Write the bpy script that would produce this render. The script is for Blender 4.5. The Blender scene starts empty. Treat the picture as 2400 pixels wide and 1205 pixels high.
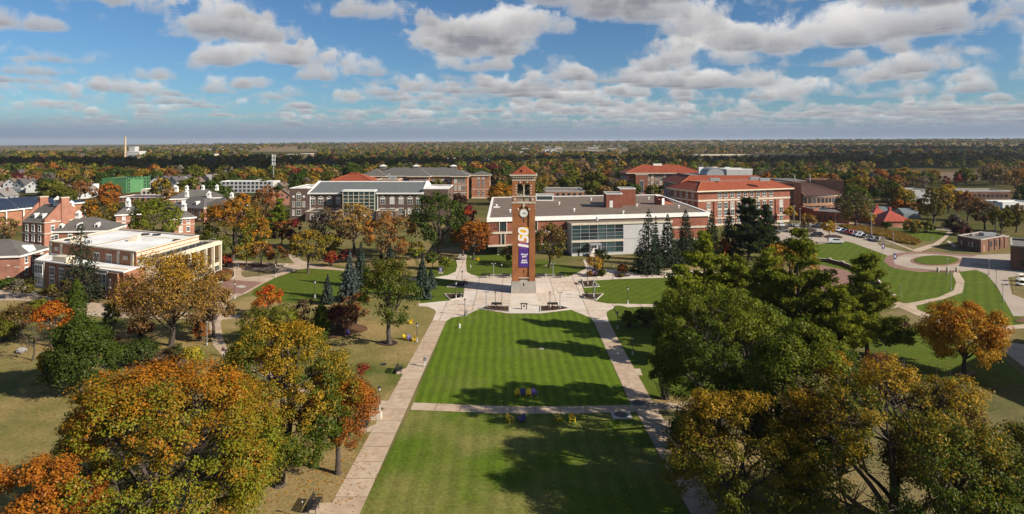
import bpy, bmesh, math, random
import numpy as np
from mathutils import Matrix, Vector

# ---------------------------------------------------------------- camera, sky, sun, exposure
SC = bpy.context.scene
COL = SC.collection
F, X0, Y0, H = 1500.0, 1200.0, 331.0, 36.5          # focal length and eye line in photo pixels, eye height in metres
R_ = math.radians

cam_d = bpy.data.cameras.new('camera')
cam_d.sensor_fit = 'HORIZONTAL'
cam_d.sensor_width = 36.0
cam_d.lens = 36.0 * F / 2400.0
cam_d.shift_y = (Y0 - 602.5) / 2400.0
cam_d.clip_start = 0.5
cam_d.clip_end = 60000.0
cam = bpy.data.objects.new('camera', cam_d)
COL.objects.link(cam)
cam.location = (0, 0, H)
cam.rotation_euler = (math.pi / 2, 0, 0)
SC.camera = cam

SUN_EL, SUN_AZ = 29.5, 23.0                          # degrees above the horizon, degrees behind the camera's right
sun_dir = Vector((math.cos(R_(SUN_EL)) * math.cos(R_(SUN_AZ)), -math.cos(R_(SUN_EL)) * math.sin(R_(SUN_AZ)), math.sin(R_(SUN_EL))))
sun_d = bpy.data.lights.new('sun', 'SUN')
sun_d.energy = 5.0
sun_d.angle = R_(0.5)
sun_d.color = (1.0, 0.93, 0.82)
sun = bpy.data.objects.new('sun', sun_d)
COL.objects.link(sun)
sun.rotation_euler = sun_dir.to_track_quat('Z', 'Y').to_euler()
sun.location = (200, -100, 300)

vs = SC.view_settings
vs.view_transform = 'Standard'
vs.look = 'None'
vs.gamma = 1.0
vs.exposure = 0.62
vs.use_curve_mapping = False
SC.cycles.max_bounces = 5
SC.cycles.diffuse_bounces = 3
SC.cycles.glossy_bounces = 2
SC.cycles.transmission_bounces = 3
SC.cycles.transparent_max_bounces = 12
SC.cycles.caustics_reflective = False
SC.cycles.caustics_refractive = False
SC.cycles.use_denoising = True

def build_world():
    w = bpy.data.worlds.new('World')
    SC.world = w
    w.use_nodes = True
    w.cycles.sampling_method = 'MANUAL'
    w.cycles.sample_map_resolution = 512
    nt = w.node_tree
    for n in list(nt.nodes):
        nt.nodes.remove(n)
    N, L = nt.nodes.new, nt.links.new
    def math_(op, a, b=None, c=None, clamp=False):
        n = N('ShaderNodeMath'); n.operation = op; n.use_clamp = clamp
        for i, v in enumerate((a, b, c)):
            if v is None: continue
            if isinstance(v, (int, float)): n.inputs[i].default_value = v
            else: L(v, n.inputs[i])
        return n.outputs[0]
    def mixc(f, a, b):
        n = N('ShaderNodeMix'); n.data_type = 'RGBA'
        for s, v in ((n.inputs[0], f), (n.inputs[6], a), (n.inputs[7], b)):
            if isinstance(v, (int, float)): s.default_value = v
            elif isinstance(v, tuple): s.default_value = (*v, 1)
            else: L(v, s)
        return n.outputs[2]
    def ramp(v, a, b):                                # smoothstep from a to b
        n = N('ShaderNodeMapRange'); n.interpolation_type = 'SMOOTHSTEP'
        for i, q in enumerate((v, a, b, 0.0, 1.0)):
            if isinstance(q, (int, float)): n.inputs[i].default_value = q
            else: L(q, n.inputs[i])
        return n.outputs[0]
    sky = N('ShaderNodeTexSky')
    sky.sky_type = 'NISHITA'
    sky.sun_disc = False
    sky.sun_elevation = R_(SUN_EL)
    sky.sun_rotation = math.atan2(sun_dir.x, sun_dir.y)
    sky.altitude = 300
    sky.air_density = 1.0
    sky.dust_density = 0.35
    sky.ozone_density = 3.2
    tc = N('ShaderNodeTexCoord')
    sp = N('ShaderNodeSeparateXYZ'); L(tc.outputs['Generated'], sp.inputs[0])
    x, y, z = sp.outputs
    zc = math_('MAXIMUM', z, 0.012)
    qx, qy = math_('DIVIDE', x, zc), math_('DIVIDE', y, zc)
    def noise(vec, scale, detail, rough, dist=0.0):
        n = N('ShaderNodeTexNoise'); n.noise_dimensions = '3D'
        L(vec, n.inputs['Vector'])
        n.inputs['Scale'].default_value = scale; n.inputs['Detail'].default_value = detail
        n.inputs['Roughness'].default_value = rough; n.inputs['Distortion'].default_value = dist
        return n.outputs[0]
    def vec(a, b, c):
        n = N('ShaderNodeCombineXYZ')
        for i, v in enumerate((a, b, c)):
            if isinstance(v, (int, float)): n.inputs[i].default_value = v
            else: L(v, n.inputs[i])
        return n.outputs[0]
    # cumulus layer: horizontal cuts through a field of clouds, each cut higher and a little smaller than the one below
    OX, OY = 3.4, 11.3
    big = noise(vec(math_('ADD', qx, OX + 7), math_('ADD', qy, OY), 0.0), 0.13, 1.0, 0.5)
    # the field thickens towards the right of the place
    side = math_('MULTIPLY', math_('DIVIDE', x, math_('MAXIMUM', y, 0.3)), 0.05)
    side = math_('MINIMUM', math_('MAXIMUM', side, -0.03), 0.035)
    cov = math_('ADD', math_('MULTIPLY', math_('SUBTRACT', big, 0.5), 0.26), side)
    puff = math_('SUBTRACT', noise(tc.outputs['Generated'], 26.0, 6.0, 0.60, 0.3), 0.5)
    puff = math_('MULTIPLY', puff, 0.30)
    cov = math_('ADD', cov, puff)
    tint = N('ShaderNodeMix'); tint.data_type = 'RGBA'; tint.blend_type = 'MULTIPLY'; tint.inputs[0].default_value = 1.0
    L(sky.outputs[0], tint.inputs[6]); tint.inputs[7].default_value = (0.46, 0.66, 0.83, 1)
    c = tint.outputs[2]
    K = 20
    DARK, MID, LITE = (2.3, 2.4, 2.75), (3.9, 3.9, 4.1), (8.0, 7.8, 7.5)
    for k in range(K - 1, -1, -1):
        t = k / (K - 1)
        hk = 1.0 + 0.42 * t
        v = vec(math_('MULTIPLY_ADD', qx, hk, OX), math_('MULTIPLY_ADD', qy, hk, OY), t * 0.55)
        n = noise(v, 0.80, 3.0, 0.55)
        T = 0.515 + 0.16 * t ** 1.3 + (0.02 if k == 0 else 0.0)
        e = math_('SUBTRACT', math_('ADD', n, cov), T)
        a = ramp(e, 0.0, 0.115)
        thick = ramp(e, 0.0, 0.20)
        u = min(1.0, t / 0.7)
        lo = tuple((DARK[i] + (MID[i] - DARK[i]) * min(1, u * 2)) if u < 0.5 else (MID[i] + (LITE[i] - MID[i]) * (u - 0.5) * 2) for i in range(3))
        hi = tuple(MID[i] + (LITE[i] - MID[i]) * (0.3 + 0.7 * u) for i in range(3))
        col = mixc(thick, hi, lo)
        c = mixc(math_('MULTIPLY', a, 0.62), c, col)
    # thin air between: clouds fade into the pale skyline
    fade = math_('POWER', math_('SUBTRACT', 1.0, ramp(z, 0.004, 0.062)), 2.0)
    c = mixc(fade, c, (2.1, 2.75, 3.8))
    bg = N('ShaderNodeBackground'); bg.inputs[1].default_value = 0.07
    L(c, bg.inputs[0])
    out = N('ShaderNodeOutputWorld'); L(bg.outputs[0], out.inputs[0])
build_world()

# ---------------------------------------------------------------- helpers
rng0 = np.random.default_rng(7)
random.seed(7)

def P(px, py, h=0.0):
    """where the line of sight through a photo pixel meets the level h"""
    Z = (H - h) * F / (py - Y0)
    return ((px - X0) / F * Z, Z, h)
def P2(px, py, h=0.0):
    p = P(px, py, h); return (p[0], p[1])
def mpp(py):
    return H / (py - Y0)                              # metres per photo pixel for a thing standing at ground line py

MATS = {}
def new_mat(name):
    m = bpy.data.materials.new(name); m.use_nodes = True
    nt = m.node_tree
    for n in list(nt.nodes): nt.nodes.remove(n)
    out = nt.nodes.new('ShaderNodeOutputMaterial')
    MATS[name] = m
    return m, nt, out
def mat(name, c1, c2=None, rough=0.85, scale=1.5, detail=4.0, fine=0.0, fine_scale=12.0, metal=0.0, bump=0.0, bump_scale=6.0, spec=0.3, stretch=None, pos='geo'):
    """plain painted or mineral surface: two tones mixed by a coarse noise, with a finer grain on top"""
    m, nt, out = new_mat(name)
    N, L = nt.nodes.new, nt.links.new
    b = N('ShaderNodeBsdfPrincipled')
    b.inputs['Roughness'].default_value = rough
    b.inputs['Metallic'].default_value = metal
    b.inputs['Specular IOR Level'].default_value = spec
    L(b.outputs[0], out.inputs[0])
    geo = N('ShaderNodeNewGeometry'); vsrc = geo.outputs['Position']
    if stretch:
        mp = N('ShaderNodeMapping'); mp.inputs['Scale'].default_value = stretch
        L(vsrc, mp.inputs['Vector']); vsrc = mp.outputs[0]
    c2 = c2 or tuple(min(1, v * 0.78) for v in c1)
    n1 = N('ShaderNodeTexNoise'); n1.inputs['Scale'].default_value = scale; n1.inputs['Detail'].default_value = detail
    L(vsrc, n1.inputs['Vector'])
    r = N('ShaderNodeMapRange'); r.inputs[1].default_value = 0.32; r.inputs[2].default_value = 0.68
    L(n1.outputs[0], r.inputs[0])
    mx = N('ShaderNodeMix'); mx.data_type = 'RGBA'
    mx.inputs[6].default_value = (*c1, 1); mx.inputs[7].default_value = (*c2, 1)
    L(r.outputs[0], mx.inputs[0])
    c = mx.outputs[2]
    if fine:
        n2 = N('ShaderNodeTexNoise'); n2.inputs['Scale'].default_value = fine_scale; n2.inputs['Detail'].default_value = 3
        L(vsrc, n2.inputs['Vector'])
        r2 = N('ShaderNodeMapRange'); r2.inputs[1].default_value = 0.3; r2.inputs[2].default_value = 0.7
        r2.inputs[3].default_value = 1 - fine; r2.inputs[4].default_value = 1 + fine
        L(n2.outputs[0], r2.inputs[0])
        mm = N('ShaderNodeMix'); mm.data_type = 'RGBA'; mm.blend_type = 'MULTIPLY'; mm.inputs[0].default_value = 1
        L(c, mm.inputs[6]); L(r2.outputs[0], mm.inputs[7]); c = mm.outputs[2]
    L(c, b.inputs['Base Color'])
    if bump:
        nb = N('ShaderNodeTexNoise'); nb.inputs['Scale'].default_value = bump_scale; nb.inputs['Detail'].default_value = 5
        L(vsrc, nb.inputs['Vector'])
        bp = N('ShaderNodeBump'); bp.inputs['Strength'].default_value = bump; bp.inputs['Distance'].default_value = 0.1
        L(nb.outputs[0], bp.inputs['Height']); L(bp.outputs[0], b.inputs['Normal'])
    return m
def brick(name, c1, c2, mortar=(0.32, 0.26, 0.2)):
    """brickwork: courses from the world position, brick-to-brick tone, weathering"""
    m, nt, out = new_mat(name)
    N, L = nt.nodes.new, nt.links.new
    b = N('ShaderNodeBsdfPrincipled'); b.inputs['Roughness'].default_value = 0.9; b.inputs['Specular IOR Level'].default_value = 0.2
    L(b.outputs[0], out.inputs[0])
    geo = N('ShaderNodeNewGeometry'); sp = N('ShaderNodeSeparateXYZ'); L(geo.outputs['Position'], sp.inputs[0])
    ad = N('ShaderNodeMath'); ad.operation = 'ADD'; L(sp.outputs[0], ad.inputs[0]); L(sp.outputs[1], ad.inputs[1])
    cb = N('ShaderNodeCombineXYZ'); L(ad.outputs[0], cb.inputs[0]); L(sp.outputs[2], cb.inputs[1])
    bt = N('ShaderNodeTexBrick'); L(cb.outputs[0], bt.inputs['Vector'])
    bt.inputs['Scale'].default_value = 1.0; bt.inputs['Brick Width'].default_value = 0.42; bt.inputs['Row Height'].default_value = 0.14
    bt.inputs['Mortar Size'].default_value = 0.012
    bt.inputs['Color1'].default_value = (*c1, 1); bt.inputs['Color2'].default_value = (*c2, 1); bt.inputs['Mortar'].default_value = (*mortar, 1)
    n2 = N('ShaderNodeTexNoise'); n2.inputs['Scale'].default_value = 0.45; n2.inputs['Detail'].default_value = 6
    L(geo.outputs['Position'], n2.inputs['Vector'])
    r2 = N('ShaderNodeMapRange'); r2.inputs[1].default_value = 0.3; r2.inputs[2].default_value = 0.7; r2.inputs[3].default_value = 0.78; r2.inputs[4].default_value = 1.18
    L(n2.outputs[0], r2.inputs[0])
    mm = N('ShaderNodeMix'); mm.data_type = 'RGBA'; mm.blend_type = 'MULTIPLY'; mm.inputs[0].default_value = 1
    L(bt.outputs[0], mm.inputs[6]); L(r2.outputs[0], mm.inputs[7])
    L(mm.outputs[2], b.inputs['Base Color'])
    return m
def glass(name, c, rough=0.06, var=0.5):
    """window glass over a dim room: blinds and rooms differ from window to window"""
    m, nt, out = new_mat(name)
    N, L = nt.nodes.new, nt.links.new
    b = N('ShaderNodeBsdfPrincipled'); b.inputs['Roughness'].default_value = rough; b.inputs['Specular IOR Level'].default_value = 0.6
    L(b.outputs[0], out.inputs[0])
    oi = N('ShaderNodeObjectInfo')
    r = N('ShaderNodeMapRange'); r.inputs[3].default_value = 1 - var; r.inputs[4].default_value = 1 + var * 1.5
    L(oi.outputs['Random'], r.inputs[0])
    mm = N('ShaderNodeMix'); mm.data_type = 'RGBA'; mm.blend_type = 'MULTIPLY'; mm.inputs[0].default_value = 1
    mm.inputs[6].default_value = (*c, 1); L(r.outputs[0], mm.inputs[7])
    L(mm.outputs[2], b.inputs['Base Color'])
    return m

def tag(o, label=None, cat=None, group=None, kind=None):
    if label: o['label'] = label
    if cat: o['category'] = cat
    if group: o['group'] = group
    if kind: o['kind'] = kind
    return o
def empty(name, loc, label=None, cat=None, group=None, rz=0.0):
    o = bpy.data.objects.new(name, None)
    o.empty_display_size = 0.5
    o.location = loc; o.rotation_euler = (0, 0, rz)
    COL.objects.link(o)
    return tag(o, label, cat, group)
def basis(o):
    return Matrix.LocRotScale(o.location, o.rotation_euler, o.scale)
def world_of(o):
    m = basis(o)
    p = o
    while p.parent is not None:
        m = (basis(p.parent) @ p.matrix_parent_inverse) @ m
        p = p.parent
    return m
def adopt(o, parent):
    """child of parent, staying where its own coordinates put it in the world"""
    if parent is not None:
        o.parent = parent
        o.matrix_parent_inverse = world_of(parent).inverted()
    return o

class MB:
    """collects boxes, prisms and tubes into one mesh"""
    def __init__(s): s.v, s.f, s.m = [], [], []
    def face(s, idx, m=0): s.f.append(tuple(idx)); s.m.append(m)
    def verts(s, pts):
        i = len(s.v); s.v.extend(tuple(map(float, p)) for p in pts); return i
    def box(s, x0, x1, y0, y1, z0, z1, m=0):
        return s.hexa([(x0, y0, z0), (x1, y0, z0), (x1, y1, z0), (x0, y1, z0)], [(x0, y0, z1), (x1, y0, z1), (x1, y1, z1), (x0, y1, z1)], m)
    def hexa(s, lo, hi, m=0):
        i = s.verts(list(lo) + list(hi)); n = len(lo)
        s.face([i + k for k in range(n - 1, -1, -1)], m); s.face([i + n + k for k in range(n)], m)
        for k in range(n):
            s.face([i + k, i + (k + 1) % n, i + n + (k + 1) % n, i + n + k], m)
        return s
    def prism(s, poly, z0, z1, m=0, top=True, bottom=False, mtop=None):
        poly = ccw(poly); n = len(poly)
        i = s.verts([(p[0], p[1], z0) for p in poly] + [(p[0], p[1], z1) for p in poly])
        for k in range(n): s.face([i + k, i + (k + 1) % n, i + n + (k + 1) % n, i + n + k], m)
        if top: s.face([i + n + k for k in range(n)], m if mtop is None else mtop)
        if bottom: s.face([i + k for k in range(n - 1, -1, -1)], m)
        return s
    def ring(s, poly, z0, z1, th, m=0, out=0.0):
        """parapet or coping along a polygon"""
        a, b = offset(poly, out), offset(poly, -th); n = len(a)
        i = s.verts([(p[0], p[1], z0) for p in a] + [(p[0], p[1], z1) for p in a] + [(p[0], p[1], z1) for p in b] + [(p[0], p[1], z0) for p in b])
        for k in range(n):
            q = (k + 1) % n
            for r in range(4):
                t = (r + 1) % 4
                s.face([i + r * n + k, i + r * n + q, i + t * n + q, i + t * n + k], m)
        return s
    def wbox(s, w, u0, u1, z0, z1, d0, d1, m=0):
        lo = [w.at(u0, d1, z0), w.at(u1, d1, z0), w.at(u1, d0, z0), w.at(u0, d0, z0)]
        hi = [w.at(u0, d1, z1), w.at(u1, d1, z1), w.at(u1, d0, z1), w.at(u0, d0, z1)]
        return s.hexa(lo, hi, m)
    def tube(s, pts, rad, n=8, m=0, caps=True):
        pts = [Vector(p) for p in pts]
        if not isinstance(rad, (list, tuple)): rad = [rad] * len(pts)
        rings = []
        ax = pts[-1] - pts[0]; a = Vector((1, 0, 0)) if abs(ax.x) < 0.75 * ax.length else Vector((0, 1, 0))
        for k, p in enumerate(pts):
            d = (pts[min(k + 1, len(pts) - 1)] - pts[max(k - 1, 0)])
            d = d.normalized() if d.length > 1e-9 else Vector((0, 0, 1))
            e1 = d.cross(a); e1 = e1.normalized() if e1.length > 1e-4 else d.orthogonal().normalized(); e2 = d.cross(e1)
            rings.append(s.verts([p + (e1 * math.cos(2 * math.pi * j / n) + e2 * math.sin(2 * math.pi * j / n)) * rad[k] for j in range(n)]))
        for a, b in zip(rings, rings[1:]):
            for j in range(n): s.face([a + (j + 1) % n, a + j, b + j, b + (j + 1) % n], m)
        if caps:
            s.face([rings[0] + j for j in range(n)], m); s.face([rings[-1] + j for j in range(n - 1, -1, -1)], m)
        return s
    def lathe(s, prof, c=(0, 0, 0), n=12, m=0):
        rs = [s.verts([(c[0] + r * math.cos(2 * math.pi * j / n), c[1] + r * math.sin(2 * math.pi * j / n), c[2] + z) for j in range(n)]) for r, z in prof]
        for a, b in zip(rs, rs[1:]):
            for j in range(n): s.face([a + j, a + (j + 1) % n, b + (j + 1) % n, b + j], m)
        s.face([rs[0] + j for j in range(n - 1, -1, -1)], m); s.face([rs[-1] + j for j in range(n)], m)
        return s
    def mesh(s, name, mats):
        me = bpy.data.meshes.new(name)
        me.from_pydata(s.v, [], s.f)
        for mm in (mats if isinstance(mats, (list, tuple)) else [mats]):
            me.materials.append(MATS[mm] if isinstance(mm, str) else mm)
        if any(s.m): me.polygons.foreach_set('material_index', s.m)
        me.update()
        return me
    def obj(s, name, mats, parent=None):
        o = bpy.data.objects.new(name, s.mesh(name, mats)); COL.objects.link(o)
        return adopt(o, parent)

def ccw(poly):
    a = sum(p[0] * q[1] - q[0] * p[1] for p, q in zip(poly, list(poly[1:]) + [poly[0]]))
    return list(poly) if a > 0 else list(poly)[::-1]
def offset(poly, d):
    """polygon grown by d (shrunk when negative)"""
    poly = ccw(poly); n = len(poly); out = []
    for k in range(n):
        a, b, c = Vector(poly[k - 1][:2]), Vector(poly[k][:2]), Vector(poly[(k + 1) % n][:2])
        n1 = Vector(((b - a).y, -(b - a).x)).normalized(); n2 = Vector(((c - b).y, -(c - b).x)).normalized()
        q = (n1 + n2); L = max(0.25, 1 + n1.dot(n2))
        p = b + q * (d / L)
        out.append((p.x, p.y))
    return out
class Wall:
    """a facade line from p0 to p1 (outside is on the right hand), u in metres along it, d outward"""
    def __init__(s, p0, p1):
        s.p0, s.p1 = Vector(p0[:2]), Vector(p1[:2])
        s.L = (s.p1 - s.p0).length; s.u = (s.p1 - s.p0) / s.L; s.n = Vector((s.u.y, -s.u.x))
        s.rz = math.atan2(s.u.y, s.u.x)
    def at(s, u, d, z):
        p = s.p0 + s.u * u + s.n * d
        return (p.x, p.y, z)
def share(name, me, loc, rz=0.0, parent=None, scale=(1, 1, 1)):
    o = bpy.data.objects.new(name, me); COL.objects.link(o)
    o.location = loc; o.rotation_euler = (0, 0, rz); o.scale = scale
    return adopt(o, parent)
def smooth_closed(pts, n=6):
    """Catmull-Rom through closed points"""
    out = []
    m = len(pts)
    for k in range(m):
        p0, p1, p2, p3 = (np.array(pts[(k + j - 1) % m][:2]) for j in range(4))
        for t in np.linspace(0, 1, n, endpoint=False):
            out.append(tuple(0.5 * ((2 * p1) + (-p0 + p2) * t + (2 * p0 - 5 * p1 + 4 * p2 - p3) * t * t + (-p0 + 3 * p1 - 3 * p2 + p3) * t ** 3)))
    return out
def sheet(name, poly, z, m, kind='structure', parent=None, thick=0.0):
    mb = MB(); poly = ccw(poly)
    if thick: mb.prism(poly, z - thick, z)
    else: mb.face([mb.verts([(p[0], p[1], z) for p in poly]) + k for k in range(len(poly))])
    o = mb.obj(name, m, parent)
    if kind and parent is None: o['kind'] = kind
    return o
def clip(poly, a, b, keep):
    """cut a polygon by the line where dot(p, a) = b; keep +1 or -1 side"""
    out = []
    for p, q in zip(poly, poly[1:] + poly[:1]):
        dp, dq = (p[0] * a[0] + p[1] * a[1] - b) * keep, (q[0] * a[0] + q[1] * a[1] - b) * keep
        if dp >= 0: out.append(p)
        if dp * dq < 0:
            t = dp / (dp - dq); out.append((p[0] + (q[0] - p[0]) * t, p[1] + (q[1] - p[1]) * t))
    return out
def area(poly):
    return abs(sum(p[0] * q[1] - q[0] * p[1] for p, q in zip(poly, poly[1:] + poly[:1]))) / 2
def slabs(name, poly, z, base_mat, slab_mats, du, dv, ang=0.0, gap=0.035, seed=1, label=None):
    """concrete walk: a joint bed with single cast slabs on it"""
    root = sheet(name, poly, z - 0.016, base_mat)
    a, b = (math.cos(ang), math.sin(ang)), (-math.sin(ang), math.cos(ang))
    us = [p[0] * a[0] + p[1] * a[1] for p in poly]; vs_ = [p[0] * b[0] + p[1] * b[1] for p in poly]
    rr = random.Random(seed)
    u = min(us)
    while u < max(us):
        c1 = clip(clip(list(map(tuple, poly)), a, u + gap / 2, 1), a, u + du - gap / 2, -1)
        if len(c1) > 2:
            v = min(vs_)
            while v < max(vs_):
                c2 = clip(clip(c1, b, v + gap / 2, 1), b, v + dv - gap / 2, -1)
                if len(c2) > 2 and area(c2) > 0.15:
                    sheet('slab', c2, z, rr.choice(slab_mats), parent=root)
                v += dv
        u += du
    return root
# ---------------------------------------------------------------- materials of the place
mat('concrete_light', (0.60, 0.50, 0.40), (0.50, 0.39, 0.29), scale=0.22, detail=8, fine=0.17, fine_scale=0.9, bump=0.05)
mat('concrete_pale', (0.63, 0.55, 0.46), (0.55, 0.46, 0.36), scale=0.3, detail=7, fine=0.08, fine_scale=2.2)
mat('concrete_tan', (0.47, 0.35, 0.24), (0.40, 0.285, 0.19), scale=0.35, detail=8, fine=0.17, fine_scale=1.1, bump=0.05)
mat('concrete_tan_b', (0.50, 0.385, 0.275), (0.42, 0.31, 0.21), scale=0.3, detail=8, fine=0.16, fine_scale=1.2)
mat('concrete_new', (0.60, 0.53, 0.44), (0.52, 0.46, 0.38), scale=0.4, detail=6, fine=0.07, fine_scale=3.0)
mat('joint', (0.16, 0.12, 0.085), (0.12, 0.09, 0.065), scale=0.8)
mat('road_concrete', (0.42, 0.345, 0.27), (0.35, 0.28, 0.21), scale=0.12, detail=8, fine=0.08, fine_scale=1.2)
mat('brick_paving', (0.27, 0.15, 0.11), (0.22, 0.115, 0.085), scale=0.5, detail=6, fine=0.15, fine_scale=4)
mat('mulch', (0.055, 0.028, 0.018), (0.03, 0.016, 0.012), scale=1.5, fine=0.5, fine_scale=6, bump=0.6, bump_scale=8)
mat('leaf_litter', (0.17, 0.085, 0.035), (0.085, 0.045, 0.022), scale=0.7, fine=0.45, fine_scale=5)
mat('stone_edge', (0.52, 0.47, 0.40), fine=0.1)
mat('bare_soil', (0.16, 0.105, 0.06), (0.12, 0.075, 0.042), scale=0.03, fine=0.12, fine_scale=0.4)
mat('white_line', (0.75, 0.75, 0.73))

def grass(name, lush, lush2, dry, dry_lo, dry_hi, patch=0.05, stripe=None, leaves=0.0, amp=0.10):
    """mown turf: patches of dry straw in the green, mower stripes, grain of the blades, dropped leaves"""
    m, nt, out = new_mat(name)
    N, L = nt.nodes.new, nt.links.new
    b = N('ShaderNodeBsdfPrincipled'); b.inputs['Roughness'].default_value = 0.95; b.inputs['Specular IOR Level'].default_value = 0.1
    L(b.outputs[0], out.inputs[0])
    geo = N('ShaderNodeNewGeometry')
    def noise(s, d, r=0.55, v=None):
        n = N('ShaderNodeTexNoise'); n.inputs['Scale'].default_value = s; n.inputs['Detail'].default_value = d; n.inputs['Roughness'].default_value = r
        L(v or geo.outputs['Position'], n.inputs['Vector']); return n.outputs[0]
    def rng(v, a, b_, c=0.0, d=1.0):
        n = N('ShaderNodeMapRange'); L(v, n.inputs[0])
        for i, q in enumerate((a, b_, c, d)): n.inputs[i + 1].default_value = q
        return n.outputs[0]
    def mix(f, a, b_, bt='MIX'):
        n = N('ShaderNodeMix'); n.data_type = 'RGBA'; n.blend_type = bt
        for s, v in ((n.inputs[0], f), (n.inputs[6], a), (n.inputs[7], b_)):
            if isinstance(v, (int, float)): s.default_value = v
            elif isinstance(v, tuple): s.default_value = (*v, 1)
            else: L(v, s)
        return n.outputs[2]
    c = mix(rng(noise(0.35, 6), 0.3, 0.7), lush, lush2)
    c = mix(rng(noise(patch, 7, 0.62), dry_lo, dry_hi), c, dry)
    c = mix(1.0, c, rng(noise(2.2, 6, 0.75), 0.28, 0.72, 0.55, 1.45), 'MULTIPLY')
    c = mix(rng(noise(0.8, 5, 0.7), 0.55, 0.8, 0.0, 0.45), c, tuple(0.75 * v for v in dry))
    if stripe:
        ang, width = stripe
        mp = N('ShaderNodeMapping'); mp.inputs['Rotation'].default_value = (0, 0, -ang); L(geo.outputs['Position'], mp.inputs['Vector'])
        sp = N('ShaderNodeSeparateXYZ'); L(mp.outputs[0], sp.inputs[0])
        wob = N('ShaderNodeMath'); wob.operation = 'MULTIPLY_ADD'; L(noise(0.15, 2), wob.inputs[0]); wob.inputs[1].default_value = 0.8; L(sp.outputs[0], wob.inputs[2])
        k = N('ShaderNodeMath'); k.operation = 'MULTIPLY'; k.inputs[1].default_value = math.pi / width; L(wob.outputs[0], k.inputs[0])
        s = N('ShaderNodeMath'); s.operation = 'SINE'; L(k.outputs[0], s.inputs[0])
        c = mix(1.0, c, rng(s.outputs[0], -0.5, 0.5, 1 - amp, 1 + amp), 'MULTIPLY')
        # straggling clippings along the runs
        mp2 = N('ShaderNodeMapping'); mp2.inputs['Rotation'].default_value = (0, 0, -ang); mp2.inputs['Scale'].default_value = (2.2, 0.35, 1); L(geo.outputs['Position'], mp2.inputs['Vector'])
        c = mix(rng(noise(1.3, 6, 0.75, mp2.outputs[0]), 0.62, 0.8, 0.0, 0.5), c, tuple(0.6 * v for v in dry))
    if leaves:
        vo = N('ShaderNodeTexVoronoi'); vo.inputs['Scale'].default_value = 1.7; vo.inputs['Randomness'].default_value = 1.0
        L(geo.outputs['Position'], vo.inputs['Vector'])
        dn = rng(noise(0.06, 4), 0.4, 0.65, 0.02, 0.16)
        lt = N('ShaderNodeMath'); lt.operation = 'LESS_THAN'; L(vo.outputs['Distance'], lt.inputs[0]); L(dn, lt.inputs[1])
        lf = N('ShaderNodeMath'); lf.operation = 'MULTIPLY'; lf.inputs[1].default_value = leaves; L(lt.outputs[0], lf.inputs[0])
        c = mix(lf.outputs[0], c, (0.36, 0.23, 0.07))
    L(c, b.inputs['Base Color'])
    bp = N('ShaderNodeBump'); bp.inputs['Strength'].default_value = 0.5; bp.inputs['Distance'].default_value = 0.08
    L(noise(7.0, 3), bp.inputs['Height']); L(bp.outputs[0], b.inputs['Normal'])
    return m
GL, GL2 = (0.105, 0.156, 0.010), (0.076, 0.120, 0.008)
grass('turf_quad', GL, GL2, (0.135, 0.145, 0.032), 0.54, 0.80, 0.07, (0.02, 0.75), leaves=0.3, amp=0.13)
grass('turf_quad_near', (0.092, 0.138, 0.010), (0.070, 0.108, 0.008), (0.22, 0.18, 0.06), 0.42, 0.70, 0.06, (0.02, 1.0), leaves=0.6, amp=0.08)
grass('turf_left', (0.090, 0.112, 0.016), (0.066, 0.086, 0.013), (0.29, 0.205, 0.082), 0.36, 0.58, 0.045, None, leaves=0.8)
grass('turf_straw', (0.13, 0.115, 0.035), (0.16, 0.125, 0.045), (0.30, 0.21, 0.09), 0.34, 0.58, 0.05, None, leaves=0.9)
grass('turf_green', (0.092, 0.124, 0.011), (0.068, 0.096, 0.009), (0.16, 0.145, 0.045), 0.58, 0.80, 0.06, (0.9, 1.0), leaves=0.2, amp=0.05)
grass('turf_east', (0.094, 0.130, 0.010), (0.070, 0.100, 0.008), (0.17, 0.15, 0.045), 0.56, 0.82, 0.05, (-0.62, 1.1), amp=0.07)
grass('turf_rough', (0.105, 0.105, 0.030), (0.080, 0.082, 0.025), (0.22, 0.165, 0.075), 0.36, 0.64, 0.035, None, leaves=0.5)

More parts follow.
